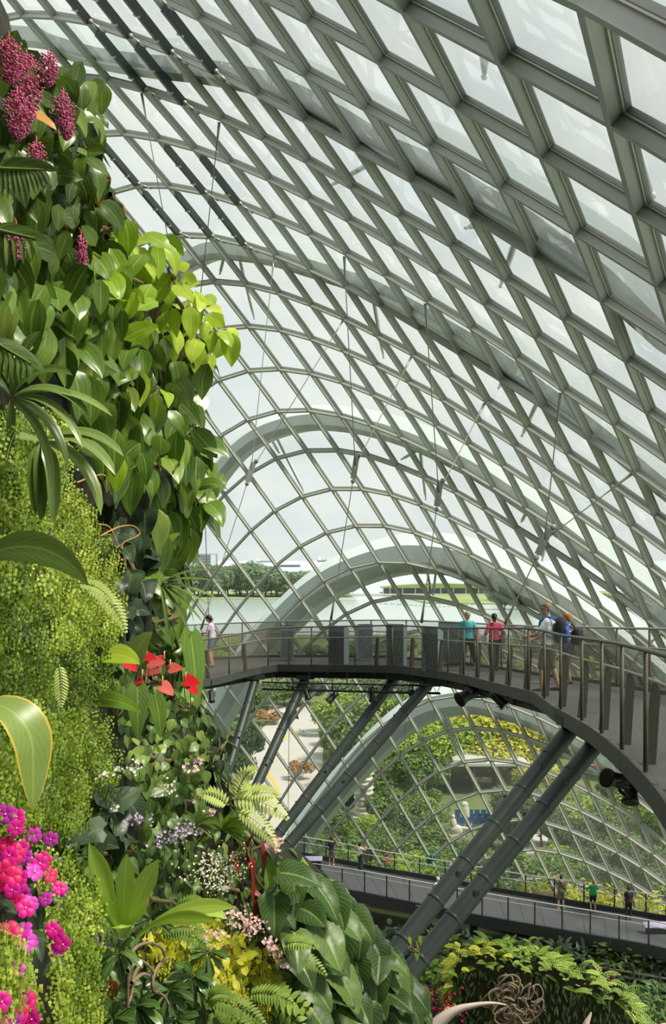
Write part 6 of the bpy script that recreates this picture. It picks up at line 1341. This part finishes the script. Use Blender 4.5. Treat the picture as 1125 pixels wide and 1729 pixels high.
# glossy rosettes at the bottom
for (x, y, n, L, lab) in ((230, 1700, 15, .17, 'glossy dark rosette at the bottom below the twisted branches'), (285, 1675, 10, .15, 'glossy dark rosette with an upright leaf right of the twisted branches'), (325, 1650, 12, .17, 'glossy rosette under the golden leaves'), (300, 1725, 12, .18, 'glossy dark rosette cut off by the bottom edge, second from left'), (200, 1610, 9, .12, 'small grey green rosette under the bright nest plant'), (350, 1610, 10, .14, 'glossy leaved sprig among the golden leaves'), (190, 1722, 10, .15, 'glossy dark rosette in the bottom row, leftmost')):
    lv = []
    for i in range(n):
        a = 2*PI*i/n + R.uniform(-.3, .3); r_ = R.uniform(.5, 1); lv.append((math.cos(a)*r_, math.sin(a)*r_*.8 + .15, L*R.uniform(.8, 1.15), L*.34, R.gauss(.5, .22)))
    rosette('glossy_rosette', x, y, lv, 'gloss', lab, .5, shape='oblan', droop=.8, fold=.18)
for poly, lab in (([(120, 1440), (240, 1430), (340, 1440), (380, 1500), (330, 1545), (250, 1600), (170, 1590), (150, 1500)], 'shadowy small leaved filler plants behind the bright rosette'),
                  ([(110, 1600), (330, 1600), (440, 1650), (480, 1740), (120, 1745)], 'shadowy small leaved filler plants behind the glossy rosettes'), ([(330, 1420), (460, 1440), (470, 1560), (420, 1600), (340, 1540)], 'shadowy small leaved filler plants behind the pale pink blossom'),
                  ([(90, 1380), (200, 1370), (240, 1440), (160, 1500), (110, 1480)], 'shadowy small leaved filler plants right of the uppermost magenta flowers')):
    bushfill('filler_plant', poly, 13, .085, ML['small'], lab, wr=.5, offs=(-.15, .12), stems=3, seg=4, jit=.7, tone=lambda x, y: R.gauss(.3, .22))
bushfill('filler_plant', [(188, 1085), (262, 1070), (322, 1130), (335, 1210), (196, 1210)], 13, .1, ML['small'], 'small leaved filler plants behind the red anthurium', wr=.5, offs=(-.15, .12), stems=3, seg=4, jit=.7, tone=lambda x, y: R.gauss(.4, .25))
# twisted branches
t = plant('twisted_branches', 245, 1650, 'bare twisted grey brown branches looping in front of the dark leaves', 'branches')
for pts in ([(215, 1700), (216, 1650), (225, 1605), (250, 1592), (272, 1600), (280, 1620)], [(280, 1618), (262, 1640), (258, 1670), (275, 1680), (285, 1695)], [(215, 1640), (235, 1622), (255, 1635), (262, 1650)], [(222, 1660), (240, 1645), (255, 1650), (262, 1668), (270, 1676)], [(240, 1622), (225, 1650), (222, 1680), (214, 1700)]):
    mb = MB(); P_ = [WP(x, y, .66 + R.uniform(-.05, .05)) for x, y in pts]; stem(mb, P_, .011, .006, 6); mb.build('branch', M_twig, t, smooth=True)
bushfill('maroon_leaf_plant', [(190, 1655), (212, 1650), (214, 1680), (195, 1690)], 22, .12, ML['red'], 'dull maroon leaves left of the twisted branches', wr=.5, offs=(.35, .5), stems=0, tone=lambda x, y: .1)
# curling tendrils
t = plant('tendrils', 210, 890, 'thin orange tendrils curling in the dark hollow', 'tendrils')
for pts in ([(170, 905), (200, 890), (225, 888), (236, 902), (210, 915), (206, 925)], [(130, 815), (155, 805), (178, 803), (186, 830), (188, 835)], [(160, 808), (170, 820), (172, 835)], [(165, 885), (185, 890), (200, 920), (208, 928)]):
    mb = MB(); stem(mb, [WP(x, y, .5) for x, y in pts], .004, .002, 5); mb.build('tendril', mat('orange_tendril', G(196, 140, 80)) if 'orange_tendril' not in bpy.data.materials else bpy.data.materials['orange_tendril'], t, smooth=True)
# large heart leaved philodendrons
PH = [((462, 1465), 'heart leaved philodendron below the foot of the middle columns', [(505, 1460, 1), (530, 1448, 1.1), (560, 1462, 1.1), (520, 1495, 1), (552, 1488, 1), (585, 1500, .9), (482, 1500, 1), (500, 1530, 1.1), (470, 1540, 1.1), (540, 1520, 1)]),
      ((560, 1540), 'heart leaved philodendron in the middle of the dark leaf slope', [(575, 1535, 1.1), (560, 1560, 1.2), (600, 1530, 1.0), (620, 1560, 1), (640, 1580, 1), (515, 1560, 1.1), (545, 1590, 1.2), (505, 1600, 1.1), (590, 1600, 1.1), (625, 1600, 1.1), (565, 1625, 1.0), (660, 1605, .9)]),
      ((640, 1640), 'heart leaved philodendron reaching the foot of the close columns', [(650, 1620, 1.2), (680, 1630, 1.1), (700, 1640, .9), (640, 1660, 1.1), (670, 1665, 1.1), (610, 1650, 1.1), (690, 1680, 1), (655, 1700, 1.1), (630, 1690, 1)]),
      ((570, 1690), 'heart leaved philodendron at the bottom edge', [(540, 1650, 1.1), (575, 1665, 1.2), (520, 1680, 1.1), (555, 1700, 1.1), (600, 1700, 1.2), (505, 1640, 1), (580, 1729, 1.1), (535, 1735, 1), (625, 1730, 1.1), (670, 1735, 1.1), (500, 1715, 1), (700, 1720, .9)])]
for (c, lab, lv) in PH:
    t = plant('philodendron', c[0], c[1], lab)
    lv2 = lv + [(x + R.uniform(-24, 24), y + R.uniform(-18, 24), s * .95) for q in (0, 1) for x, y, s in lv]
    for k, (x, y, s) in enumerate(lv2):
        y = max(y, 46 + interp([(450, 1428), (540, 1460), (600, 1494), (640, 1545), (690, 1610), (720, 1655)], x + 22))
        mb = MB(); off = R.uniform(.45, .75) if k < len(lv) else R.uniform(.05, .35); p = WP(x - 8, y - 26, off); L = .30 * s * R.uniform(.85, 1.12); d = V(R.gauss(.4, .5), -.45, -.6 + R.gauss(0, .25))
        leaf(mb, p, d, facing(p) * .6 + V(R.gauss(.1, .35), 0, 1.0), L, L * .86, 'heart', .55, .2, R.gauss(.42, .24), 18, .02, .14, 4, rib=.045); lf_ = mb.build('leaf', ML['big'], t, smooth=True)
        mb = MB(); stem(mb, [WP(x - 20, y + 10, .0), WP(x - 12, y - 12, off - .1), p], .008, .006); mb.build('stalk', M_gstem, lf_, smooth=True)
bushfill('understorey_plant', [(480, 1560), (520, 1560), (540, 1640), (640, 1700), (700, 1700), (715, 1745), (520, 1745), (490, 1650)], 19, .16, ML['gloss'], 'small dark leaves filling between the heart shaped leaves', wr=.4, offs=(-.1, .2), stems=3, seg=4, tone=lambda x, y: R.gauss(.3, .2))
bushfill('pale_sprig', [(690, 1585), (710, 1580), (712, 1610), (695, 1615)], 12, .12, ML['lime'], 'bright leafy sprig climbing on the lower close column', wr=.5, offs=(-.3, 0), stems=1, seg=4)
fernplant('cut_leaf_plant', [(455, 1690, (.8, -.4, .5), .34, .12, 6, .6), (455, 1695, (.9, -.4, .0), .34, .12, 6, .5), (450, 1690, (.3, -.4, .9), .3, .11, 6, .55)], 'fern2', 'deeply fingered green leaves at the bottom between golden and heart leaves')

# low creeping growth over the flank of the mountain that turns away behind the plants
mb = MB()
for _ in range(5200):
    i = R.randrange(8, len(WROWS) - 1); j = R.choice((12, 13, 13, 14, 14, 15, 15, 16)); a, b = R.random(), R.random()
    p = lerp(lerp(WROWS[i][j], WROWS[i][j+1], a), lerp(WROWS[i+1][j], WROWS[i+1][j+1], a), b)
    n = (WROWS[i][j+1] - WROWS[i][j]).cross(WROWS[i+1][j] - WROWS[i][j]).normalized()
    if n.x < 0: n = -n
    leaf(mb, p + n * R.uniform(-.02, .02), V(R.gauss(0, .5), R.gauss(0, .5), -.7) + n * .35, n + V(0, 0, .4), R.uniform(.12, .3), .12, 'ovate', .6, .15, R.gauss(.4, .25), 3, 0, 0, 1)
o = mb.build('ground_cover', ML['small'], smooth=True); tag(o, 'low creeping leaves over the mountain flank behind the wall plants', 'creeper', None, 'stuff')
# ------------------------------------------------------------------ garden floor inside, below the walkways
ZF = 6.5
M_floor = mat('dark_garden_soil', srgb(70, 72, 42), rough=1.0, col2=srgb(44, 48, 28), scale=.8, bump=.6)
far = [b + (b - a).normalized() * 3.6 for a, b in zip(lfr, lbr)]
plane_obj('floor', [(-9, 24), (26, 24)] + [(p.x, p.y) for p in reversed(far)], M_floor, ZF, thick=6.4)
plane_obj('path_inside', [(13.0, 38), (22, 38), (22, 47), (14.4, 46)], M_pave, ZF + .03)
def fl(x, Y): return V((x - CX) / F * Y, Y, ZF)
def bed(name, x, Y, rx, h, n, L, mk, label, shape='lance', wr=.3, cat='shrub', up=.5, z=None, group=None, droop=.7):
    c = fl(x, Y); c.z = ZF if z is None else z; t = thing(name, c, label, cat, group); mb = MB(); ms = MB()
    for _ in range(n):
        a = R.uniform(0, 6.28); q = rx * math.sqrt(R.random()); u = R.random() ** .6; p = c + V(math.cos(a)*q, math.sin(a)*q*.7, h*u*(1 - .4*(q/rx)**2)); d = V(math.cos(a)*.7, math.sin(a)*.7, up) + rnd(.35)
        leaf(mb, p, d, V(0, 0, 1) + facing(p)*.5 + rnd(.25), L * R.uniform(.7, 1.25), L * wr, shape, droop, .12, R.gauss(.5, .22), 4, 0, 0, 1)
    for k in range(4): ms.tube([c + V(R.uniform(-.3, .3)*rx, 0, -.05), c + V(R.uniform(-.4, .4)*rx, R.uniform(-.2, .2), h*.7)], [.05, .02], 5)
    mb.build('foliage', ML[mk], t, smooth=True); ms.build('stem', M_bark, t); return t
# strip between the walkway and the glass
def strip(x, y, dY, rx, h, n, L, mk, label, **k):
    p = lw(x, y); Y = p.y + dY; bed('bed_plant', x, Y, rx, h, n, L, mk, label, z=ZF, **k)
for i, (x, y, rx, h, mk, lab) in enumerate([(905, 1517, 1.0, 3.0, 'gold', 'yellow green bush behind the walkway, left of the raised hand'), (1008, 1535, .9, 3.2, 'gold', 'yellow green bush behind the emerald top at the glass'), (1038, 1540, 1.0, 3.3, 'gold', 'yellow bush between the emerald top and the person in black'), (1095, 1548, 1.0, 3.3, 'gold', 'yellow bush at the glass right of the person in black'), (960, 1526, .8, 2.9, 'gold', 'yellow bush behind the olive shirt'),
        (815, 1500, 1.2, 3.1, 'lime', 'light green fern bed behind the walkway between the close columns'), (850, 1507, 1.1, 2.9, 'mid', 'green bed plants behind the walkway right of the close columns'), (700, 1482, 1.2, 3.2, 'lime', 'light green bed behind the walkway under the turquoise tangle'), (655, 1474, 1.2, 3.0, 'mid', 'green bed with pink flowers right of the cream top'), (580, 1459, 1.2, 3.1, 'fern2', 'green bed between the navy T-shirt and the cream top'), (745, 1489, 1.1, 3.1, 'fern2', 'green bed behind the walkway left of the upper close column')]):
    strip(x, y, 1.9, rx, h, 240, .42, mk, lab)
M_rock = mat('brown_rock', srgb(150, 122, 98), rough=.9, var=.3, scale=2, bump=.8)
for x, y, s, lab in ((878, 1512, 1.0, 'brown rock behind the walkway rail, left one'), (925, 1520, 1.3, 'large brown rock behind the walkway near the olive shirt'), (985, 1531, .9, 'low brown rock between the olive shirt and the emerald top')):
    p = lw(x, y); p = V(p.x, p.y + 1.7, ZF); mb = MB(); rows = []
    mb.ball(V(0, 0, 0), 1, 14, 10); mb.v = [p + V(v.x*s*1.25, v.y*s*.8, max(-.0, 1.25 + v.z*s*.9 + .3*s*mnoise.noise(v*1.7))) if v.z > -.6 else p + V(v.x*s*1.3, v.y*s*.9, 0) for v in mb.v]; o = mb.build('rock', M_rock, None, smooth=True, org=p); tag(o, lab, 'rock')
M_pink = mat('pink_blossom', srgb(222, 110, 130), rough=.6)
for x, y, lab in ((651, 1452, 'tall pink blossom head behind the walkway right of the cream top'),):
    p = lw(x, 1474); p = at(x, y, p.y + 2.2); t = thing('flower_head', V(p.x, p.y, ZF), lab, 'flowers'); mb = MB()
    for _ in range(26): mb.ball(p + rnd(.13), .07, 5, 4)
    mb.build('blossom', M_pink, t, smooth=True); mb = MB(); mb.tube([V(p.x, p.y, ZF), p], .025, 5); mb.build('stalk', M_gstem, t)
# turquoise tangle and thin wires
M_tq = mat('turquoise_cord', srgb(32, 112, 100), rough=.5)
p = at(727, 1451, 60.0); t = thing('hanging_ornament', p, 'small turquoise tangle hanging on a wire in front of the glass', 'ornament'); mb = MB()
for k in range(9):
    a = rnd(.25); mb.tube(smooth_path([p + rnd(.12), p + rnd(.16), p + rnd(.16), p + rnd(.12)], 4), .05, 5)
mb.build('cord', M_tq, t); mb = MB(); mb.tube([p, at(733, 1180, 60.0)], .012, 4); mb.build('wire', M_under, t)
for (x0, y0, x1, y1, Y, lab) in ((684, 1180, 683, 1500, 57.5, 'thin dark wire dropping from the bridge to the walkway, left of the close columns'), (489, 1160, 486, 1440, 34, 'thin dark wire hanging under the bridge in front of the road'),):
    mb = MB(); a = at(x0, y0, Y); b = at(x1, y1, Y); mb.tube([a, b], .012, 4); o = mb.build('wire', M_under, None, org=b); tag(o, lab, 'wire')
# plants below the walkway
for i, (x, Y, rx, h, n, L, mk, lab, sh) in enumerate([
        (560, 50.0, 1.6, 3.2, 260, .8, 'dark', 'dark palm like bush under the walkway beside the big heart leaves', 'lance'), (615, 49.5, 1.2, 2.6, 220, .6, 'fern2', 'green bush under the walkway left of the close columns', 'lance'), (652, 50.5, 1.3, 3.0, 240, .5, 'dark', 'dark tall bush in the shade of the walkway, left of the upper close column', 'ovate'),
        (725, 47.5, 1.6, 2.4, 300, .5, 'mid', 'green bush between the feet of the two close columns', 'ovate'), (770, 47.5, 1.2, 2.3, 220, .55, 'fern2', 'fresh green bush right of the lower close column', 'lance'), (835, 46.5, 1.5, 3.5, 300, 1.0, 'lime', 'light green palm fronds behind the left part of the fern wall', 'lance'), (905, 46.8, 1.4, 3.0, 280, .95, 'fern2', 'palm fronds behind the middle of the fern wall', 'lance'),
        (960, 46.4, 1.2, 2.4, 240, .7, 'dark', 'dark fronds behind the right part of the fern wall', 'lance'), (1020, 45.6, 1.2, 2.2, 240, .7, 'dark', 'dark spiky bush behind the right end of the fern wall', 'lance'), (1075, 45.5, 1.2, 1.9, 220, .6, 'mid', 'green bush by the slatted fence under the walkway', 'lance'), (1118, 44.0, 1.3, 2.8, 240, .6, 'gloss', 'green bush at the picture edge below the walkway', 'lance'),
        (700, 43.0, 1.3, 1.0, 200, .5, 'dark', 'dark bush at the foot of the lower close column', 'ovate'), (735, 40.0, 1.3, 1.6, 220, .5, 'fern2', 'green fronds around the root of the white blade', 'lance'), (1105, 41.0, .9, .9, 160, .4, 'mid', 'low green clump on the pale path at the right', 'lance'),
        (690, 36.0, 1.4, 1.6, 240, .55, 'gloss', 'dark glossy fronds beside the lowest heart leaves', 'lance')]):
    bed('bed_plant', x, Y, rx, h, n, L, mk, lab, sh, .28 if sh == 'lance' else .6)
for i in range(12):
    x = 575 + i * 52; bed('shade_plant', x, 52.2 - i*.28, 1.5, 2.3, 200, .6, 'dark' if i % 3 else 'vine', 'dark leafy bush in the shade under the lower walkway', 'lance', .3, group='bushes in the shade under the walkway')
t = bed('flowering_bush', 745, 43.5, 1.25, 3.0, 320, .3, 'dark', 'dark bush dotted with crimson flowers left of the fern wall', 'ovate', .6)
mb = MB()
for _ in range(75):
    a = R.uniform(0, 6.28); q = 1.25 * math.sqrt(R.random()); c = fl(745, 43.5) + V(math.cos(a)*q, -abs(math.sin(a)*q)*.7 - .25, R.uniform(1.0, 3.1)); mb.ball(c, .065, 5, 4)
mb.build('blossom', M_mag3, t, smooth=True)
t = bed('flowering_bush', 1008, 46.2, .8, 2.6, 160, .35, 'dark', 'dark bush with few red flowers behind the top of the fern wall', 'ovate', .6); mb = MB()
for _ in range(16): mb.ball(fl(1008, 45.6) + V(R.uniform(-.7, .7), R.uniform(-.4, 0), R.uniform(1.8, 2.9)), .07, 5, 4)
mb.build('blossom', M_spathe, t, smooth=True)
# slatted fence
t = thing('slatted_fence', fl(1060, 48.0), 'dark fence of horizontal slats under the walkway at the right', 'fence'); a = fl(985, 48.8); b = fl(1160, 46.8)
mb = MB()
for k in range(6): mb.bar(a + V(0, 0, .25 + .28*k), b + V(0, 0, .25 + .28*k), .04, .08)
mb.build('slat_panel', M_rail, t)
for k in range(5): mb = MB(); c = lerp(a, b, k/4); mb.bar(c, c + V(0, 0, 1.9), .08, .08, V(0, 1, 0)); mb.build('post', M_under, t)
# walkway supports
for x in (600, 800, 1000):
    p = lw(x, interp([(600, 1488), (800, 1525), (1000, 1558)], x)); mb = MB(); mb.tube([V(p.x, p.y, ZF), V(p.x, p.y, ZL - .3)], .22, 12); mb.build('column', M_under, LW, smooth=True)
# fern topped wall
TOP = [(768, 1700), (764, 1655), (772, 1618), (800, 1604), (850, 1606), (905, 1616), (960, 1638), (1010, 1655), (1045, 1672), (1068, 1700), (1080, 1735), (1084, 1770)]
YF = lambda x: 43.4 - 2.2 * (x - 770) / 310
T3 = smooth_path([at(x, y, YF(x)) for x, y in TOP], 5)
t = thing('fern_wall', fl(920, 42.5), 'dark arched garden wall crowned with yellow green ferns at the lower right', 'planted wall')
M_moss = mat('mossy_wall', srgb(62, 66, 34), rough=1.0, col2=srgb(36, 38, 24), scale=2.2, bump=1.0)
mb = MB(); cN = len(T3); rows = []
for k in range(9):
    row = []
    for i, p in enumerate(T3):
        cx_ = fl(925, 42.5); q = V(lerp(p.x, cx_.x + (p.x - cx_.x) * .96, k/8), p.y - .25 + .1*mnoise.noise(V(p.x*2, k, 0)), lerp(p.z - .1, ZF, k/8)); row.append(q)
    rows.append(row)
back_rows = [[q + V(0, 1.1, 0) for q in r_] for r_ in reversed(rows)]
mb.grid(rows + back_rows); mb.build('wall_body', M_moss, t, smooth=True)
mb = MB()
for _ in range(900):
    i = R.randrange(3, cN - 3); p = T3[i]; u = R.random(); q = V(p.x, p.y - .35, lerp(p.z - .5, ZF + .3, u)); leaf(mb, q, V(R.gauss(0, .5), -.5, -.5), V(0, -1, .5) + rnd(.3), R.uniform(.2, .4), .1, 'lance', .5, .1, R.gauss(.25, .15), 3, 0, 0, 1)
mb.build('moss_leaves', ML['vine'], t, smooth=True)
acc = 0
for i in range(cN - 1):
    seg_ = (T3[i+1] - T3[i]).length; tan = (T3[i+1] - T3[i]).normalized(); nor = V(-tan.z, 0, tan.x)
    if nor.dot(T3[i] - fl(925, 42.5) - V(0, 0, 2.5)) < 0: nor = -nor
    for k in range(max(1, round(seg_ / .045))):
        mb = None
        p = lerp(T3[i], T3[i+1], R.random()) + V(0, R.uniform(-.5, .9), R.uniform(-.75, .05)); acc += 1
        mbf = MB(); d = nor * R.uniform(.35, 1.1) + tan * R.gauss(0, .55) + V(0, -R.uniform(.1, .9), .15); frond(mbf, p, d, R.uniform(.55, .95), .17, 9, R.gauss(.6, .2), .9, up=V(0, -.5, .8))
        if acc <= 98: mbf.build('frond', ML['fern2'] if R.random() < .5 else ML['gold'], t, smooth=True)
        else:
            if acc == 99: rest = MB()
            n0 = len(rest.v); rest.v += mbf.v; rest.f += [tuple(n0 + i_ for i_ in f) for f in mbf.f]; rest.mi += mbf.mi; rest.hastone = rest.hasuv = True
            while len(mbf.tone) < len(mbf.v): mbf.tone.append(.3)
            while len(mbf.uv) < len(mbf.v): mbf.uv.append((0, 0))
            rest.tone += mbf.tone; rest.uv += mbf.uv
if acc > 98:
    o = rest.build('fronds', ML['fern2'], t, smooth=True); o['kind'] = 'stuff'
# driftwood
M_drift = mat('grey_driftwood', srgb(122, 104, 84), rough=.9, var=.35, scale=4)
c = at(868, 1690, 40.2); t = thing('driftwood', V(c.x, c.y, ZF), 'round tangle of grey driftwood roots in front of the fern wall', 'driftwood')
for k in range(34):
    mb = MB(); th = R.uniform(0, 6.28); d0 = V(math.cos(th), R.uniform(-.3, .3), math.sin(th)); p = c + V(math.cos(th)*R.uniform(0, .7), R.uniform(-.35, .25), math.sin(th)*R.uniform(0, .6)); pts = [p]
    for j in range(6):
        pts.append(pts[-1] + (V(math.cos(th + 1.2*j*R.uniform(.4, 1.1)), R.uniform(-.35, .35), math.sin(th + 1.1*j)) * R.uniform(.22, .42)))
        e = pts[-1] - c; 
        if e.length > 1.35: pts[-1] = c + e.normalized() * 1.35
    sp = smooth_path(pts, 3); mb.tube(sp, [lerp(.055, .018, i/(len(sp)-1)) for i in range(len(sp))], 6); mb.build('root', M_drift, t, smooth=True)
mb = MB(); mb.tube([V(c.x + .1, c.y + .3, ZF), c + V(0, .3, -.3)], [.3, .16], 9); mb.build('stump', M_drift, t, smooth=True)
# white curved blades
M_blade = mat('cream_blade', srgb(204, 186, 174), rough=.5, var=.06, scale=2)
def blade(pts, Y, label, wm):
    P_ = smooth_path([at(x, y, Y) for x, y, w_ in pts], 5); Wd_ = [q.x for q in smooth_path([V(w_, 0, 0) for x, y, w_ in pts], 5)]
    mb = MB(); rows = []
    for i, p in enumerate(P_):
        tg = (P_[min(i+1, len(P_)-1)] - P_[max(i-1, 0)]).normalized(); s = V(-tg.z, 0, tg.x); w_ = Wd_[i] / F * Y; dd = V(0, 1, 0)
        rows.append([p + s*w_*.5, p - dd*w_*.22, p - s*w_*.5, p + dd*w_*.3])
    mb.grid(rows, closed=True); mb.poly(rows[0]); mb.poly(rows[-1]); b = P_[0].copy(); o = mb.build('curved_blade', M_blade, None, smooth=True, org=b); tag(o, label, 'sculpture')
blade([(712, 1765, 34), (740, 1728, 25), (768, 1707, 16), (798, 1698, 10), (830, 1694, 6), (856, 1697, 2)], 36.5, 'cream curved blade shape rising at the bottom edge under the driftwood', 1)
blade([(980, 1775, 18), (988, 1735, 13), (996, 1716, 6), (999, 1709, 2)], 38.5, 'small cream blade shape at the bottom edge below the fern wall', 1)
